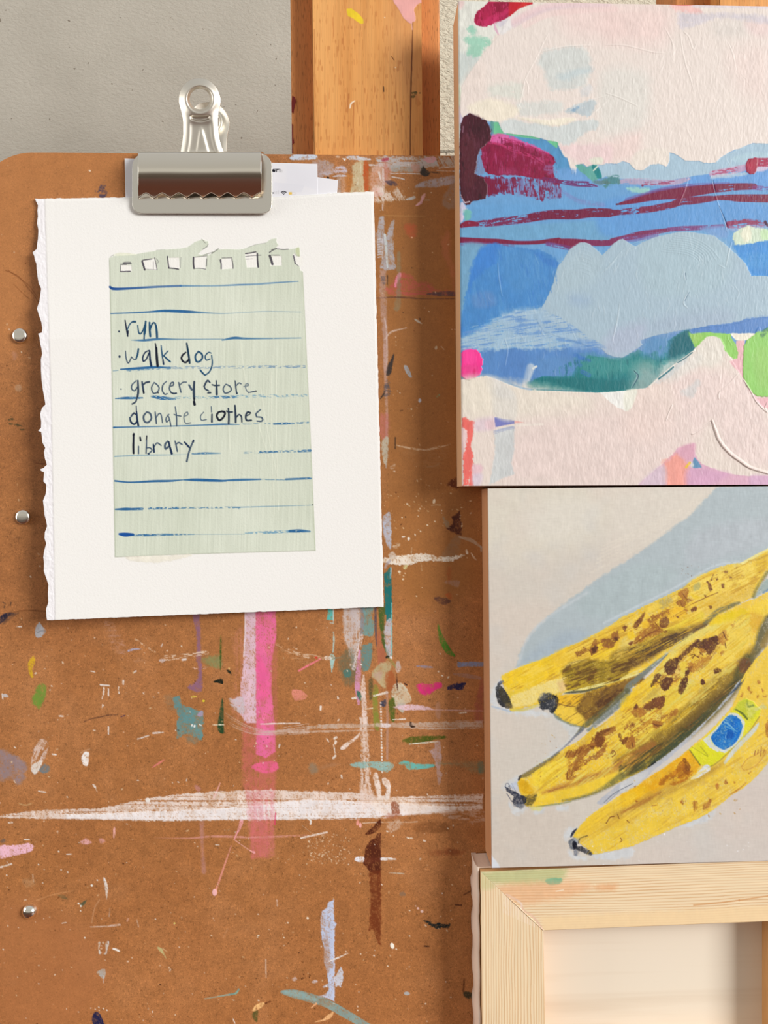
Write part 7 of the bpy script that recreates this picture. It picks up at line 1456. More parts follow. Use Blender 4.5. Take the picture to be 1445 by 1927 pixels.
# middle banana
mb = b4((285, 560), (300, 520), (330, 480), (400, 440), (490, 385), (600, 310), (700, 245), (780, 190), (860, 150), (900, 130), (960, 80), (1050, -10)) + b1((1130, 1030), (1250, 930), (1350, 840), (1445, 740)) + b2((110, 1445), (200, 1380), (310, 1280), (400, 1170), (500, 1080), (600, 990), (700, 920), (840, 840), (880, 790), (960, 720), (1060, 670), (1200, 600), (1320, 555), (1445, 490), (1800, 380), (1800, 700), (1445, 740), (1385, 810), (1360, 900), (1320, 1020), (1260, 1130), (1200, 1260), (1140, 1400)) + b3((1170, 0), (1100, 90), (1000, 220), (900, 310), (780, 420), (660, 540), (540, 650), (430, 740), (330, 815), (260, 865), (140, 930), (0, 1000)) + b4((1330, 540), (1200, 600), (1050, 665), (900, 710), (760, 745), (620, 770), (480, 795), (370, 785), (330, 700))
cv.poly(mb, Y0, 1, 1.6, 1.6, 4, sm=False, var=.06, h=.4)
cv.poly(b2((880, 800), (960, 730), (1080, 680), (1230, 670), (1250, 760), (1050, 800), (900, 860)), (232, 204, 20), .9, 7, 3); cv.poly(b2((620, 980), (840, 860), (1000, 790), (1250, 750), (1290, 900), (1200, 1080), (1040, 1180), (900, 900), (700, 980)), (240, 212, 92), .85, 9, 3); cv.poly(b2((600, 960), (860, 830), (960, 840), (700, 970), (520, 1120), (400, 1230)), (228, 216, 120), .8, 6, 3); cv.poly(b2((1270, 690), (1380, 700), (1370, 820), (1310, 900), (1270, 840)), (224, 176, 52), .85, 5, 3); cv.poly(b2((1240, 660), (1445, 560), (1445, 700), (1370, 720)), (240, 208, 60), .8, 6)
cv.poly(b2((350, 1300), (520, 1180), (600, 1240), (520, 1330), (380, 1400)), (222, 206, 120), .6, 8, 3); cv.poly(b3((0, 200), (160, 90), (300, 0), (380, 40), (200, 200), (80, 300), (0, 330)), (242, 202, 40), .9, 8, 3); cv.poly(b3((0, 400), (200, 330), (420, 480), (250, 600), (100, 680), (0, 720)), (240, 216, 80), .7, 10, 4); cv.poly(b3((430, 100), (760, 20), (640, 160), (520, 270), (400, 300)), (230, 206, 70), .7, 10, 4); cv.poly(b3((350, 300), (560, 200), (640, 260), (480, 380)), (232, 194, 60), .7, 8)
cv.poly(b4((480, 400), (700, 280), (800, 280), (780, 420), (640, 560), (500, 600), (440, 560)), (246, 218, 66), .8, 10, 4); cv.poly(b4((500, 640), (900, 560), (1300, 430), (1260, 540), (1000, 650), (700, 740), (480, 770)), (240, 206, 58), .8, 8, 3)
# its dark side
shade_stroke(b2((1300, 1080), (1200, 1240), (1080, 1380)) + b3((1020, 60), (880, 200), (720, 350), (540, 500), (360, 620), (180, 720), (0, 800)), [8, 15, 20, 24, 26, 26, 24, 20, 16, 12], (140, 112, 42), .92, 14, .08)
shade_stroke(b3((1060, 60), (900, 220), (740, 370), (560, 520), (380, 640)), [6, 9, 11, 10, 6], (104, 82, 38), .8, 10, .12); shade_stroke(b2((1250, 1160), (1170, 1300)) + b3((1130, 30), (1000, 190), (860, 330), (700, 470), (520, 620), (380, 740), (220, 850), (60, 930)), [10, 10, 9, 9, 10, 10, 10, 9, 7, 4], (88, 84, 46), .92, 7, .1); shade_stroke(b3((300, 640), (120, 740), (-60, 830)), [8, 7, 5], (158, 100, 50), .8, 8, .1)
shade_stroke(b3((880, 300), (720, 450), (560, 600), (440, 700), (300, 820)), [3, 5, 6, 5, 3], (58, 72, 56), .85, 4, .2); shade_stroke(b3((560, 560), (600, 500)), 6, (60, 70, 44), .7, 5)
cv.poly(b2((1160, 1170), (1240, 1150), (1290, 1190), (1230, 1290), (1170, 1280), (1150, 1220)), (112, 70, 42), .85, 5, 4, dry=.08); cv.poly(b3((10, 830), (80, 790), (170, 790), (170, 840), (90, 890), (20, 880)), (178, 136, 50), .7, 6, 3); cv.poly(b3((40, 900), (220, 790), (160, 900), (0, 990)), (98, 98, 60), .6, 6, 4, dry=.2)
shade_stroke(b4((540, 655), (700, 600), (900, 540), (1100, 470), (1280, 400), (1445, 310)), [2.5, 5, 7, 6, 7, 8], (196, 142, 62), .85, 5, .12); shade_stroke(b4((600, 640), (850, 560), (1150, 440), (1400, 310)), 1.6, (150, 92, 54), .6, 3, .3); shade_stroke(b4((1340, 480), (1200, 580), (1050, 660), (880, 710), (740, 730)), [7, 5, 3, 2.5, 1], (112, 112, 70), .8, 5, .2); cv.stroke(b4((480, 790), (700, 765), (830, 740)), [.8, 1.6, .8], (130, 140, 80), .7, 2)
# dark right-hand banana behind, and the seam to the sticker banana
shade_stroke(b2((1460, 770), (1400, 900), (1350, 1040), (1280, 1170)), [10, 11, 8, 4], (104, 98, 62), .92, 7, .1); shade_stroke(b2((1460, 900), (1400, 1020)), 7, (150, 124, 60), .8, 6)
cv.poly(b2((1310, 540), (1370, 430), (1460, 360), (1800, 300), (1800, 420), (1445, 480), (1330, 550)), (150, 172, 170), .85, 4, 3); cv.stroke(b2((1400, 500), (1460, 465)), 2, (110, 140, 166), .9, 2); cv.stroke(b2((1300, 540), (1350, 430), (1440, 300)), 3, (134, 128, 70), .8, 4, dry=.15)
# tips of middle banana
cv.poly(b4((290, 560), (305, 535), (340, 520), (400, 560), (445, 610), (440, 660), (385, 668), (345, 655), (310, 620)), (220, 170, 28), .95, 5, 2); shade_stroke(b4((310, 495), (390, 465), (470, 410), (600, 330), (700, 250)), [2.5, 5, 4, 3, 2], (116, 104, 70), .8, 3, .25); cv.stroke(b4((300, 520), (320, 485)), 2, (50, 46, 50), .9, 1.5)
cv.poly(b4((360, 690), (410, 670), (480, 670), (470, 710), (440, 760), (400, 785), (360, 770)), (100, 88, 46), .9, 4, 4, dry=.15)
cv.poly(b4((158, 585), (185, 600), (220, 620), (275, 645), (300, 665), (345, 680), (380, 700), (372, 745), (355, 770), (250, 770), (232, 735), (250, 690), (215, 660), (180, 640)), (36, 42, 62), 1, 1.6, 1.2, sm=False, var=.1); cv.poly(b4((250, 770), (355, 770), (340, 805), (290, 805)), (92, 100, 116), .85, 3, 2, dry=.12)
for p in (((165, 600), (170, 565), (195, 560), (215, 610)), ((190, 600), (215, 580), (240, 610)), ((230, 560), (250, 600), (270, 640)), ((180, 660), (230, 740))): cv.stroke(b4(*p), .7, (60, 66, 90), .7, 1)
cv.poly(b4((220, 570), (280, 545), (295, 600), (280, 640), (230, 610)), (190, 200, 220), .8, 3, 2)
cv.poly(b4((420, 790), (540, 795), (500, 830), (440, 825)), (220, 214, 100), .7, 5, 3)
cv.stroke(b4((480, 390), (620, 300), (760, 190), (860, 90), (940, 20)) + b1((1000, 1010),), [1, 1.4, 1.4, 2, 2.4, 2], (108, 116, 136), .7, 2, dry=.15)
# gap: pale grey ground between
cv.poly(b3((1185, -10), (1150, 60), (1060, 180), (960, 290), (850, 400), (760, 500), (650, 610), (560, 690), (420, 810), (300, 900), (240, 970), (120, 1060), (-20, 1130)) + b4((1330, 640), (1200, 740), (1130, 780), (1080, 760), (1150, 690), (1300, 570)) + b3((0, 1005), (140, 930), (260, 865), (400, 770), (540, 660), (700, 520), (860, 370), (960, 260), (1050, 150), (1130, 40)), (184, 189, 200), .97, 2, 1.5, sm=False, var=.03); cv.poly(b3((0, 1010), (180, 920), (260, 900), (180, 1010), (0, 1120)), (214, 216, 216), .8, 5); cv.stroke(b4((1160, 750), (1260, 660), (1445, 560)), .8, (100, 108, 124), .8, 1.2); cv.stroke(b4((1180, 760), (1300, 650)), .6, (120, 128, 144), .6, 1)
cv.stroke(b3((1190, 0), (1130, 80), (1050, 150)), [2, 2, 1], (58, 72, 92), .9, 1.6); cv.stroke(b3((260, 860), (330, 810)), 1.4, (20, 30, 40), .9)
# sticker banana
sb = b4((845, 1095), (880, 1030), (920, 985), (1000, 895), (1060, 850), (1150, 790), (1260, 715), (1380, 640)) + b3((0, 1140), (120, 1070), (200, 1010), (290, 945), (400, 880), (480, 820), (600, 740), (650, 690), (740, 610), (850, 520), (930, 440), (1000, 360), (1060, 300), (1110, 225), (1180, 60), (1220, -20)) + b2((1160, 1400), (1250, 1250), (1330, 1150), (1445, 1020), (1800, 800), (1800, 1700)) + b3((1700, 500), (1445, 820), (1380, 900), (1300, 980), (1200, 1070), (1080, 1140), (960, 1240), (860, 1310), (740, 1375), (560, 1445)) + b4((1445, 1190), (1300, 1225), (1180, 1250), (1045, 1275), (1010, 1230), (940, 1180), (880, 1130))
cv.poly(sb, (240, 205, 70), 1, 1.6, 1.4, 4, sm=False, var=.04, h=.4)
cv.poly(b3((1180, 80), (1445, -200), (1445, 200), (1300, 200), (1200, 180), (1100, 240)), (236, 200, 70), .8, 8); cv.poly(b3((0, 1130), (120, 1070), (300, 940), (480, 820), (650, 700), (700, 720), (775, 835), (720, 920), (620, 980), (500, 1030), (350, 1110), (150, 1205), (0, 1270)), (234, 172, 26), .95, 4, 3, sm=False, var=.07); cv.poly(b3((0, 1140), (200, 1040), (260, 1100), (100, 1200), (0, 1240)), (238, 192, 30), .8, 8)
shade_stroke(b3((-60, 1340), (100, 1260), (300, 1170), (520, 1060), (760, 970), (900, 890), (1000, 820)), [8, 9, 9, 9, 7, 6, 3], (196, 156, 62), .88, 8, .1); shade_stroke(b3((0, 1310), (160, 1230), (380, 1110)), [3, 4, 3], (168, 110, 50), .7, 4, .2); cv.poly(b4((850, 1080), (900, 1020), (1050, 870), (1200, 790), (1445, 640), (1445, 760), (1200, 880), (1000, 1060)), (240, 200, 54), .8, 8); cv.poly(b4((950, 1060), (1200, 960), (1445, 850), (1445, 960), (1200, 1020), (1000, 1100)), (222, 182, 60), .6, 8, dry=.12, ang=-20)
cv.poly(b3((1150, 860), (1250, 800), (1340, 700), (1420, 680), (1400, 760), (1300, 880), (1200, 900)), (226, 188, 84), .7, 8, 4); cv.stroke(b3((1070, 1130), (1150, 1080), (1230, 1010)), [.8, 1.6, .8], (172, 104, 60), .8, 2)
# sticker
cv.poly(b3((668, 680), (740, 630), (800, 590), (860, 530), (1010, 380), (1105, 280), (1160, 210), (1230, 180), (1300, 210), (1375, 290), (1360, 350), (1300, 440), (1230, 540), (1140, 620), (1040, 720), (940, 810), (860, 858), (770, 835), (700, 740)), (224, 224, 40), .98, 1.8, 1.2, sm=False, var=.05, h=.4)
cv.poly(b3((1110, 280), (1200, 190), (1300, 230), (1330, 330), (1250, 390), (1180, 320)), (186, 194, 60), .8, 5, 3); cv.poly(b3((1230, 220), (1330, 270), (1280, 370), (1240, 350)), (222, 222, 120), .7, 4, 3, dry=.2); cv.stroke(b3((1120, 285), (1190, 330), (1240, 385)), [1.2, 2.2, 1.6], (88, 104, 44), .85, 1.6); cv.stroke(b3((1240, 200), (1250, 260), (1300, 250)), 2, (120, 140, 60), .7, 2, dry=.3); cv.stroke(b3((780, 660), (830, 720), (850, 745)), 1.2, (170, 170, 40), .7, 1.2); cv.stroke(b3((690, 660), (740, 690), (850, 755)), .7, (150, 150, 40), .6, 1)
cv.stroke(b3((668, 690), (720, 760), (775, 840)), 1.2, (130, 124, 60), .8, 1.5); cv.stroke(b3((860, 862), (950, 810), (1100, 670), (1250, 520), (1360, 360)), 1.2, (150, 140, 50), .7, 1.6)
cv.poly(b3((800, 590), (870, 530), (960, 440), (1070, 320), (1150, 330), (1210, 400), (1215, 470), (1190, 560), (1130, 640), (1050, 700), (1010, 720), (930, 700), (860, 660)), (214, 220, 224), .97, 2, 1.5, sm=False, var=.03)
cv.poly(b3((880, 560), (905, 525), (950, 480), (1000, 405), (1045, 355), (1085, 342), (1130, 355), (1175, 395), (1195, 450), (1175, 530), (1140, 600), (1080, 655), (1020, 688), (965, 675), (920, 640), (890, 600)), (14, 108, 196), 1, 1.6, 1, sm=False, var=.09)
cv.poly(b3((1050, 500), (1100, 500), (1110, 560), (1040, 580), (1020, 550)), (6, 84, 178), .8, 4, 3); cv.stroke(b3((1010, 410), (1060, 440), (1130, 505)), [1, 1.5, 1], (126, 186, 224), .9, 1.2); cv.stroke(b3((1040, 460), (1080, 480), (1110, 500)), 1.3, (90, 166, 216), .8, 1.2, dry=.15); cv.stroke(b3((1035, 520), (1025, 560), (1030, 580)), 1, (130, 190, 228), .8, 1.2)
for p in (((910, 560), (960, 520)), ((930, 620), (990, 600)), ((980, 660), (1060, 640)), ((1080, 620), (1130, 560)), ((960, 470), (1010, 440)), ((1150, 420), (1170, 480)), ((1000, 560), (985, 620))): cv.stroke(b3(*p), 1.6, (44, 136, 212), .7, 2, dry=.25)
cv.stroke(b3((1350, 430), (1300, 500), (1200, 600), (1090, 720), (1020, 815)), [2, 4, 4.5, 4, 2.5], (206, 214, 216), .92, 2.5, dry=.12); cv.stroke(b3((840, 870), (790, 910), (740, 950), (690, 975)), [7, 5.5, 4, 1.5], (222, 228, 236), .95, 2, dry=.06)
cv.stroke(b3((1330, 290), (1390, 260), (1420, 270)), 3, (206, 206, 150), .7, 3, dry=.2)
# tip of sticker banana
cv.poly(b4((800, 1150), (815, 1125), (850, 1105), (870, 1130), (885, 1165), (888, 1200), (860, 1220), (820, 1218)), (96, 104, 116), .95, 2, 1.5); cv.poly(b4((842, 1150), (870, 1140), (888, 1165), (885, 1210), (858, 1222), (845, 1200)), (14, 18, 34), 1, 1.6, 1); cv.poly(b4((870, 1200), (940, 1195), (1000, 1230), (1040, 1262), (1035, 1280), (990, 1275), (940, 1248), (890, 1235)), (44, 46, 54), .95, 2, 1.8, dry=.06); cv.poly(b4((855, 1240), (885, 1225), (900, 1260), (880, 1285), (860, 1275)), (110, 118, 134), .85, 3, 2); cv.stroke(b4((825, 1095), (850, 1050), (885, 1012)), [1.6, 2.4, .8], (40, 44, 62), .95, 1.4); cv.poly(b4((850, 1110), (910, 1110), (915, 1150), (890, 1170)), (160, 170, 184), .85, 3, 2); cv.stroke(b4((900, 1160), (920, 1110), (990, 1085)), 1.2, (90, 74, 40), .8, 1.2); cv.stroke(b4((990, 1270), (1020, 1240), (1042, 1270)), 1, (150, 130, 60), .8, 1)
# bristle passes along each fruit
UBZ = b1((200, 500), (560, 345), (860, 200), (1160, 60)) + b2((100, 705), (500, 505), (760, 345), (1100, 220), (1400, 130), (1400, 330), (1100, 600), (700, 880), (300, 1100), (0, 1180)) + b1((1100, 400), (700, 540), (260, 640))
MBZ = b4((330, 540), (500, 395), (860, 160), (1050, 0)) + b1((1250, 940), (1445, 750)) + b2((310, 1290), (600, 1000), (900, 830), (1250, 690), (1290, 850), (1180, 1150), (1080, 1300)) + b3((900, 120), (600, 400), (200, 650)) + b4((1330, 420), (1000, 560), (600, 700), (420, 720))
SBZ = b4((870, 1090), (1000, 915), (1260, 730)) + b3((0, 1150), (300, 960), (620, 760), (780, 850), (1000, 840), (1200, 700), (1380, 480), (1445, 300), (1445, 800), (1200, 1050), (900, 1270), (600, 1400)) + b4((1300, 1200), (1050, 1260), (930, 1170))
LBZ = b1((740, 710), (1000, 675), (1240, 600), (1445, 530), (1300, 740), (1060, 990), (860, 960), (720, 870))
cv.brushed(UBZ, -27, 820, ((246, 216, 96), (222, 176, 44), (196, 150, 46)), .56, .6, 22, 2.0)
cv.brushed(MBZ, -38, 830, ((244, 218, 98), (224, 182, 40), (204, 160, 54), (226, 214, 110)), .565, .6, 24, 2.2)
cv.brushed(SBZ, -33, 840, ((246, 216, 92), (226, 186, 60), (210, 166, 62)), .58, .5, 26, 2.2)
cv.brushed(LBZ, -33, 850, ((150, 112, 44), (90, 60, 34)), .58, .5, 16, 2.0)
# darker bristle drags down the shaded flanks
DZ = b2((1290, 1080), (1180, 1270), (1080, 1400)) + b3((1000, 100), (700, 380), (380, 620), (0, 790), (0, 960), (280, 820), (600, 560), (900, 300), (1150, 20))
cv.brushed(DZ, -39, 860, ((64, 62, 40), (112, 80, 38), (164, 128, 56), (70, 74, 50)), .555, .72, 24, 2.0)
cv.brushed(b1((790, 430), (960, 330), (1260, 340), (1445, 300), (1445, 500), (1100, 605), (840, 640)), -20, 870, ((104, 82, 30), (178, 148, 48), (92, 62, 32)), .56, .7, 16, 2.0)
cv.brushed(b2((0, 1080), (300, 980), (640, 850), (830, 800), (620, 970), (300, 1130), (0, 1260)), -28, 880, ((88, 60, 34), (160, 128, 46), (70, 52, 44)), .555, .75, 20, 2.0)
# tawny ripening veil under the spots
for pts, an, sd in ((b2((60, 860), (300, 730), (640, 540), (700, 620), (420, 860), (120, 1000)), -28, 890), (b1((920, 270), (1140, 120), (1360, 40), (1360, 160), (1150, 280)), -25, 894), (b2((300, 1420), (520, 1150), (800, 960), (1030, 880), (1000, 1030), (760, 1280), (480, 1440)), -42, 898), (b4((770, 300), (940, 180), (1260, -10), (1180, 150), (1000, 350), (830, 520)), -38, 902), (b3((0, 300), (200, 230), (420, 160), (420, 300), (560, 300), (400, 480), (100, 660), (0, 640)), -38, 906), (b3((380, 980), (600, 800), (700, 900), (520, 1020)), -36, 910)):
    cv.brushed(pts, an, sd, ((186, 126, 44), (150, 92, 40)), .53, .72, 14, 1.8, 8, .6)
# brown ripening spots
def blots(d, items, col, al=.9, rough=3.0, dry=.14, so=2.2):
    for pts in items: cv.poly(d(*pts), col, al, so, rough, 3.5, dry=dry, ang=-40, dl=9, dw=1.6, var=.14)
blots(b1, [((925, 250), (980, 230), (1010, 200), (1060, 215), (1090, 170), (1130, 110), (1140, 180), (1155, 215), (1120, 270), (1080, 275), (1050, 235), (990, 280), (940, 300)), ((1190, 180), (1200, 120), (1280, 110), (1300, 60), (1350, 50), (1360, 110), (1330, 150), (1290, 210), (1220, 200))], (142, 88, 44), .92, 3.5, .24)
blots(b1, [((1085, 230), (1120, 190), (1150, 220), (1110, 275)), ((1320, 110), (1350, 100), (1355, 140), (1325, 145))], DKB)
blots(b2, [((110, 830), (180, 740), (230, 690), (200, 780), (150, 850)), ((380, 770), (440, 740), (470, 780), (460, 820), (420, 850), (370, 830)), ((680, 660), (730, 640), (735, 680), (690, 690)), ((840, 390), (870, 400), (895, 470), (870, 490), (850, 430)), ((870, 380), (905, 320), (890, 375)), ((985, 420), (1010, 420), (1010, 455), (990, 455)), ((1005, 290), (1050, 290), (1025, 315)), ((810, 520), (840, 525), (825, 545)), ((930, 360), (950, 365), (938, 378)), ((1065, 340), (1085, 348), (1070, 358)), ((860, 630), (890, 640), (875, 660)), ((410, 880), (450, 880), (430, 895)), ((540, 735), (565, 740), (550, 752)), ((20, 830), (50, 840), (30, 880), (10, 860)), ((60, 1000), (110, 985), (90, 1025))], BRN, .92, 2, .08)
blots(b2, [((130, 960), (200, 880), (300, 800), (400, 870), (380, 900), (250, 950), (120, 1010)), ((250, 760), (330, 720), (420, 680), (480, 650), (440, 700), (330, 770), (260, 800)), ((540, 600), (600, 560), (660, 570), (640, 620), (600, 640), (560, 620)), ((560, 500), (640, 450), (660, 490), (640, 560), (590, 560)), ((620, 640), (650, 680), (640, 710))], (160, 100, 40), .82, 4, .24)
for p in (((130, 1000), (280, 900), (380, 880)), ((160, 980), (320, 880)), ((250, 920), (370, 860)), ((330, 800), (380, 860)), ((540, 600), (570, 580), (600, 640)), ((600, 510), (640, 560), (680, 570)), ((700, 610), (850, 540), (950, 500))): cv.stroke(b2(*p), .8, (128, 74, 34), .8, 1.2, dry=.15)
cv.poly(b2((200, 790), (260, 790), (265, 840), (205, 850)), (242, 196, 50), .95, 3, 1.5); cv.poly(b2((50, 900), (110, 885), (130, 940), (80, 965)), (244, 204, 40), .95, 3, 1.5); cv.poly(b2((705, 430), (770, 400), (775, 450), (720, 490)), (180, 176, 110), .85, 3, 2, dry=.2); cv.poly(b2((680, 510), (760, 540), (800, 550), (720, 560)), (242, 206, 40), .9, 3); cv.poly(b2((370, 580), (480, 540), (490, 600), (390, 660)), (160, 150, 110), .6, 5, 3, dry=.2); cv.poly(b2((240, 650), (360, 600), (385, 650), (260, 690)), (238, 206, 80), .9, 4, 3)
blots(b2, [((420, 1240), (450, 1180), (520, 1150), (560, 1160), (545, 1240), (500, 1310), (440, 1300)), ((540, 1160), (620, 1070), (700, 1000), (750, 960), (770, 980), (700, 1060), (620, 1130), (570, 1185)), ((720, 1040), (800, 970), (870, 950), (930, 930), (960, 960), (930, 1040), (890, 1100), (850, 1110), (800, 1060)), ((880, 960), (930, 920), (960, 960), (920, 985)), ((310, 1340), (350, 1300), (390, 1320), (330, 1400), (290, 1430)), ((370, 1400), (420, 1340), (500, 1350), (480, 1430), (440, 1470), (400, 1460)), ((560, 1445), (590, 1360), (640, 1340), (650, 1400), (600, 1500), (560, 1490)), ((620, 1300), (670, 1230), (700, 1240), (650, 1330)), ((780, 1370), (800, 1350), (830, 1400), (790, 1410)), ((915, 1265), (940, 1240), (985, 1280), (920, 1300))], DKB, .95, 3, .1)
blots(b2, [((950, 920), (1030, 870), (1045, 960), (1000, 1020), (960, 990)), ((720, 1230), (800, 1150), (880, 1120), (860, 1180), (760, 1280)), ((960, 1100), (1000, 1080), (990, 1130)), ((1080, 830), (1120, 790), (1100, 850)), ((650, 1200), (700, 1200), (740, 1260), (690, 1290))], (176, 118, 48), .75, 4, .26)
cv.poly(b2((575, 1220), (600, 1180), (640, 1190), (625, 1260), (590, 1275)), (236, 206, 70), .97, 2, 1.5); cv.poly(b2((525, 1280), (550, 1260), (565, 1290), (545, 1308)), (232, 200, 110), .95, 2, 1); cv.poly(b2((720, 1090), (760, 1065), (770, 1100), (735, 1125)), (232, 200, 80), .9, 2.5, 1.5)
for p in (((680, 1120), (720, 1110), (700, 1150)), ((720, 1120), (760, 1140)), ((770, 1090), (800, 1120)), ((1000, 890), (1030, 960)), ((1020, 1000), (1030, 1050))): cv.stroke(b2(*p), .9, (92, 52, 30), .85, 1.2)
blots(b3, [((205, 280), (260, 220), (340, 170), (430, 150), (420, 230), (380, 290), (320, 270), (270, 300)), ((125, 250), (160, 235), (155, 285), (125, 285)), ((80, 430), (115, 420), (100, 450))], BRN, .95, 3, .08)
blots(b3, [((300, 420), (350, 400), (400, 430), (390, 460), (330, 465)), ((470, 330), (540, 280), (560, 320), (510, 360)), ((0, 590), (60, 560), (120, 580), (130, 660), (60, 680), (10, 620)), ((60, 600), (100, 540), (130, 620)), ((90, 310), (180, 270), (230, 330), (150, 380))], (158, 98, 42), .82, 3.5, .2)
cv.poly(b3((260, 130), (340, 70), (370, 90), (340, 150), (250, 200), (200, 230)), (198, 170, 76), .85, 4, 3)
for p in (((340, 440), (390, 450)), ((310, 430), (360, 460)), ((100, 620), (110, 660)), ((0, 600), (20, 640))): cv.stroke(b3(*p), .9, (96, 54, 30), .85, 1.2, dry=.1)
blots(b3, [((600, 860), (615, 770), (650, 810), (680, 850), (655, 930), (620, 920)), ], (126, 70, 26), .9, 3, .12)
blots(b3, [((380, 980), (430, 950), (540, 880), (600, 860), (560, 920), (460, 980), (410, 1030), (370, 1030)), ((540, 880), (600, 800), (640, 900), (700, 900), (580, 980)), ((480, 1020), (600, 980), (700, 920), (640, 980), (520, 1040))], (172, 104, 28), .85, 3, .24)
blots(b3, [((920, 1040), (945, 1020), (965, 1055), (940, 1080)), ((1015, 1000), (1030, 980), (1045, 1020), (1020, 1025)), ((1100, 1000), (1125, 1010), (1110, 1025)), ((705, 1210), (725, 1195), (725, 1290), (708, 1285)), ((735, 1200), (748, 1210), (742, 1285)), ((805, 1235), (850, 1200), (870, 1170), (885, 1190), (865, 1250), (820, 1280), (800, 1270)), ((575, 1200), (600, 1180), (610, 1230), (590, 1225)), ((1240, 80), (1255, 60), (1270, 110), (1250, 105)), ((1265, 110), (1290, 115), (1280, 140)), ((1330, 155), (1350, 150), (1340, 185)), ((1380, 80), (1400, 100), (1395, 130)), ((1395, 160), (1440, 145), (1420, 170)), ((1170, 160), (1200, 120), (1190, 160)), ((1340, 0), (1370, 20), (1350, 40)), ((1420, 440), (1445, 400), (1445, 560), (1425, 550)), ((1250, 920), (1280, 900), (1260, 925)), ((130, 1190), (160, 1195), (145, 1210)), ((115, 1050), (135, 1045), (130, 1070))], (168, 104, 44), .85, 2, .14)
cv.stroke(b3((1180, 860), (1240, 780), (1320, 740), (1400, 690), (1420, 720), (1330, 840), (1220, 890), (1190, 870)), .8, (196, 138, 66), .7, 1.5, dry=.2)
for p in (((1310, 740), (1320, 700)), ((1340, 730), (1350, 690)), ((1370, 750), (1380, 660)), ((1400, 720), (1410, 690)), ((300, 1240), (345, 1235))): cv.stroke(b3(*p), 1, (158, 96, 48), .8, 1.2)
blots(b4, [((770, 290), (790, 240), (860, 220), (940, 180), (1000, 160), (1060, 100), (1100, 50), (1160, 20), (1260, -20), (1270, 40), (1180, 90), (1160, 160), (1110, 200), (1050, 190), (1000, 250), (920, 340), (860, 380), (820, 380), (880, 300), (830, 290)), ((790, 430), (840, 400), (860, 380), (940, 420), (850, 440), (890, 490), (840, 520), (785, 510)), ((1200, 140), (1130, 300), (1050, 320), (960, 380), (1000, 300), (1100, 240))], (150, 90, 42), .82, 4, .25)
blots(b4, [((1080, 60), (1130, 20), (1250, 0), (1160, 70), (1160, 140), (1110, 200), (1070, 150)), ((1300, 80), (1325, 55), (1345, 110), (1400, 90), (1380, 150), (1340, 160)), ((1030, 100), (1050, 95), (1045, 125)), ((1020, 190), (1060, 180), (1050, 220))], (108, 60, 30), .85, 3, .15)
for p in (((770, 290), (790, 240)), ((790, 300), (830, 230)), ((860, 280), (890, 220)), ((900, 260), (935, 200)), ((1225, 260), (1250, 225), (1275, 260), (1240, 290)), ((1240, 260), (1255, 240)), ((840, 430), (830, 480)), ((790, 440), (790, 510)), ((1295, 870), (1310, 910)), ((1180, 960), (1220, 900), (1260, 890)), ((1325, 1110), (1340, 1130), (1320, 1150)), ((1390, 930), (1410, 950))): cv.stroke(b4(*p), 1.0, (120, 70, 34), .85, 1.2, dry=.12)
cv.specks(80, (1280, 1060, 1440, 1120), .4, 1.2, [(120, 70, 40)], 81, (.2, .5)); cv.specks(70, (1180, 1440, 1400, 1540), .5, 1.6, [(190, 146, 60), (180, 130, 60)], 82, (.3, .6)); cv.specks(90, (1010, 1380, 1200, 1470), .5, 1.4, [(150, 92, 44), (196, 150, 60)], 83, (.2, .6))
cv.specks(30, (1000, 1560, 1440, 1630), .5, 1.3, [(240, 240, 244)], 84, (.5, .9))
cv.wear = 0
# canvas-like tooth and brush relief
x, y = cv.X, cv.Y
cv.H += .10 * (Noise.vn(x / 2.1, y / 9, 421) - .5) + .10 * (Noise.vn(x / 9, y / 2.1, 422) - .5) + .5 * (Noise.fb((x + y) / 9, (y - x) / 24, 423, 2) - .5)
cv.C *= (.985 + .014 * (Noise.vn(x / 1.9, y / 7, 424) - .5) + .014 * (Noise.vn(x / 7, y / 1.9, 425) - .5))[..., None]
cv.poly(bv((88, 940), (100, 950), (135, 998), (86, 1000)), (222, 228, 238), .9, 3, 2)
m_ban = painted('oil_paint', 0.45, 0.3, bump=0.2, weave=0.04)
cv.build('painted_face', m_ban, ban, H2, thick=0.0012)
fr = [PV(*p, H2 - .0010) for p in (TL, TR, BR_, BL_)]
loft('cradle', fr, [Vector((v.x, -0.0006, v.z)) for v in fr], m_side2, ban)

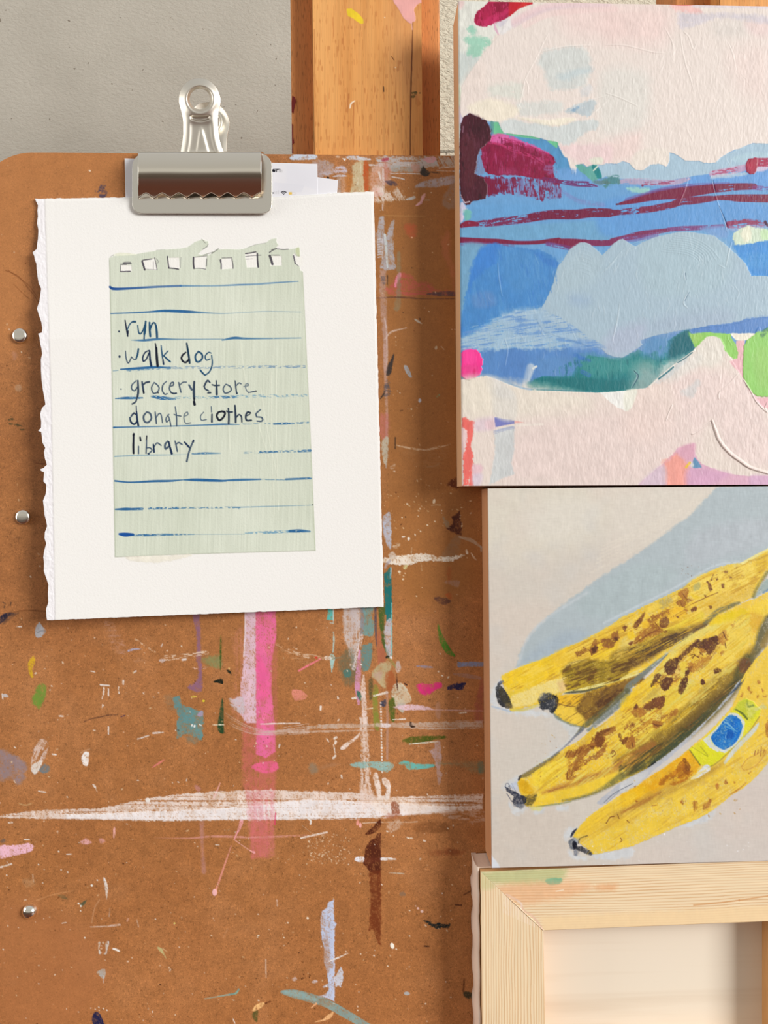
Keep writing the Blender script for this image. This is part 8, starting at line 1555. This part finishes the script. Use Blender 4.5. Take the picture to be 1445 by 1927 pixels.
# ================================================================== REVERSED CRADLED PANEL
H3 = 0.0225
back = empty('blank_panel', PV(1200, 2090, H3), 'unpainted pine-framed canvas turned back to front, under the banana painting', 'panel')
m_pine = painted('pine_face', 0.55, 0.25, streak=(500, 500, 500), bump=0.05, bdist=0.0003)
OTL, OTR, OBL, OBR = (904.5, 1641), (1590, 1614), (908.5, 2090), (1590, 2084)
zi = PV(1200, 1746, H3).z
Xi0, Xi1 = PV(1022, 1800, H3).x, PV(1421, 1800, 0.004).x
iTL, iTR, iBL, iBR = (1022, 1751), (1463, 1733), (1026.5, 1985), (1463, 1975)
def pine(cv, horiz, seed):
    u, v = (cv.Y, cv.X) if horiz else (cv.X, cv.Y)
    if horiz: u = u + .030 * cv.X
    wv = 1.7 * Noise.fb(v / 160, u / 40, seed, 2)
    ph = u / 5.0 + wv + 2.5 * Noise.vn(u / 46, u * 0 + .3, seed + 3)
    t = ph - np.floor(ph)
    line = np.clip(1 - np.abs(t - .82) / .26, 0, 1) ** 1.3
    k = Noise.fb(u / 30, v / 200, seed + 5, 3)
    amp = np.clip(.22 + .9 * k, .15, .9)
    base = np.array((241, 219, 183), np.float32); late = np.array((204, 152, 102), np.float32)
    cv.C = base * (1 - (line * amp)[..., None]) + late * (line * amp)[..., None]
    f = Noise.vn(u / 1.3, v / 40, seed + 7) - .5
    cv.C *= (1 + .05 * f)[..., None]
def bar(name, tl, tr, br, bl, horiz, seed, step=1.1):
    cv = Canvas(*quad_grid(tl, tr, br, bl, step * Q), (240, 214, 170))
    pine(cv, horiz, seed)
    if name == 'top_rail':
        q = Z(860, 1580, .40484)
        cv.poly(q((390, 360), (900, 335), (1445, 305), (1800, 290), (1800, 380), (1445, 385), (900, 408), (400, 435)), (244, 214, 168), .85, 9, 3, sm=False, var=.02)
        cv.poly(q((105, 150), (480, 130), (490, 180), (440, 200), (200, 205), (120, 180)), (176, 190, 130), .62, 12, 4); cv.poly(q((410, 190), (440, 180), (485, 182), (478, 205), (430, 210)), (112, 182, 148), .85, 3, 1.5)
        cv.poly(q((200, 215), (560, 195), (600, 240), (300, 300)), (236, 176, 130), .55, 14, 4); cv.poly(q((640, 215), (740, 205), (730, 235), (660, 235)), (226, 156, 104), .5, 9, 3); cv.stroke(q((460, 240), (495, 234)), .8, (250, 240, 220), .9); cv.dot(1391, 1694, 1.6, (214, 160, 120), .8, 2.4)
        cv.stroke(q((1100, 305), (1250, 290), (1445, 262)), 1.2, (206, 146, 92), .7, 1.5, dry=.2)
        cv.stroke(q((230, 255), (290, 290), (310, 330), (350, 355), (385, 400), (400, 425)), 2.0, (232, 196, 170), .9, 2, dry=.15); cv.stroke(q((280, 285), (300, 300), (295, 320)), 1.6, (240, 216, 196), .9)
        cv.H += 1.2 * np.clip(1 - np.abs((cv.Y - 1641) - (cv.X - 904) * .93) / 2.5, 0, 1) * np.clip((cv.X - 940) / 30, 0, 1) * (Noise.vn(cv.X / 3, cv.Y / 3, 77) + .3)
    if name == 'left_rail':
        q = Z(860, 1580, .40484)
        cv.poly(q((105, 150), (160, 165), (180, 215), (110, 230)), (196, 196, 140), .5, 10, 3)
        for i in range(14):
            xx = 215 + 11 * i
            cv.stroke(q((xx, 232 + 11 * i), (xx + 2, 300 + 6 * i), (xx + 1, 340 + 5 * i)), .9, (246, 226, 206), .75, 1.2, dry=.3, dl=7)
    o = cv.build(name, m_pine, back, H3, thick=0.0008)
    return o
bar('top_rail', OTL, OTR, iTR, iTL, True, 501)
bar('left_rail', OTL, iTL, iBL, OBL, False, 511)
bar('right_rail', iTR, OTR, OBR, iBR, False, 521, 3.0)
bar('bottom_rail', iBL, iBR, OBR, OBL, True, 531, 3.0)
m_pineside = wood('pine_side', (226, 186, 132), (240, 208, 158), 'z', 40, 10)
m_pineside2 = wood('pine_side_inner', (214, 162, 104), (228, 180, 124), 'z', 40, 10)
m_gesso = MatB('primed_canvas', 0.8, 0.15); m_gesso.base(L4((236, 214, 196))); m_gesso.bump(m_gesso.noise(m_gesso.coord(), 700, 2), .3, .0004); m_gesso = m_gesso.m
def ring(name, outer, inner, h0, h1, mat, bev=0):
    o_ = [PV(*p, h1) for p in outer]; i_ = [PV(*p, h1) for p in inner]
    vs = o_ + i_ + [Vector((v.x, -h0, v.z)) for v in o_] + [Vector((v.x, -h0, v.z)) for v in i_]
    fs = []
    for k in range(4):
        j = (k + 1) % 4
        fs += [(k, j, 4 + j, 4 + k), (8 + k, 12 + k, 12 + j, 8 + j), (k, 8 + k, 8 + j, j), (4 + k, 4 + j, 12 + j, 12 + k)]
    return from_lists(name, vs, fs, mat, back)
ring('frame_sides', (OTL, OTR, OBR, OBL), (iTL, iTR, iBR, iBL), 0.0012, H3 - 0.0007, m_pineside2)
# thin primed panel glued on the far side, seen through the frame, and its wrapped edge
b = MatB('pale_plywood', 0.6, 0.2)
n = b.noise(b.coord(.04, 1, 1), 90, 4, .6, .3); b.base(b.ramp(n, [(0.2, L4((228, 212, 190))), (0.5, L4((240, 228, 209)))])); m_ply = b.m
fr = [PV(*p, H3) for p in (OTL, OTR, OBR, OBL)]
pan = [Vector((v.x, -0.0045, v.z)) for v in fr]
loft('inner_panel', pan, [Vector((v.x, -0.0011, v.z)) for v in pan], m_ply, back)
wr = []
oL = PV(*OTL, H3); oB = PV(*OBL, H3)
N_ = 40
vs, fs = [], []
R = random.Random(9)
for i in range(N_ + 1):
    t = i / N_
    x_ = oL.x + (oB.x - oL.x) * t; z_ = oL.z + (oB.z - oL.z) * t
    wob = 0.0005 * math.sin(t * 37) + R.uniform(-.0003, .0003)
    for (dx, y_) in ((-.0003, -H3 * .86 + wob * 2), (-.0014, -H3 * .80 + wob), (-.0019 + wob * .6, -H3 * .5), (-.0019 + wob, -.0010), (0.0005, -.0010)):
        vs.append((x_ + dx, y_, z_ + (0.0012 if i == 0 else 0)))
for i in range(N_):
    for j in range(4):
        q = i * 5 + j
        fs.append((q, q + 1, q + 6, q + 5))
o = from_lists('canvas_wrap', vs, fs, m_gesso, back, True)
o.modifiers.new('solid', 'SOLIDIFY').thickness = 0.0006
vt = PV(*OTR, H3)
fr = [Vector((oL.x - .0019, -H3 * .80, oL.z + .0008)), Vector((vt.x, -H3 * .80, vt.z + .0008)), Vector((vt.x, -.0010, vt.z + .0008)), Vector((oL.x - .0019, -.0010, oL.z + .0008))]
loft('canvas_fold', fr, [Vector((v.x, v.y, v.z - .0007)) for v in fr], m_gesso, back)
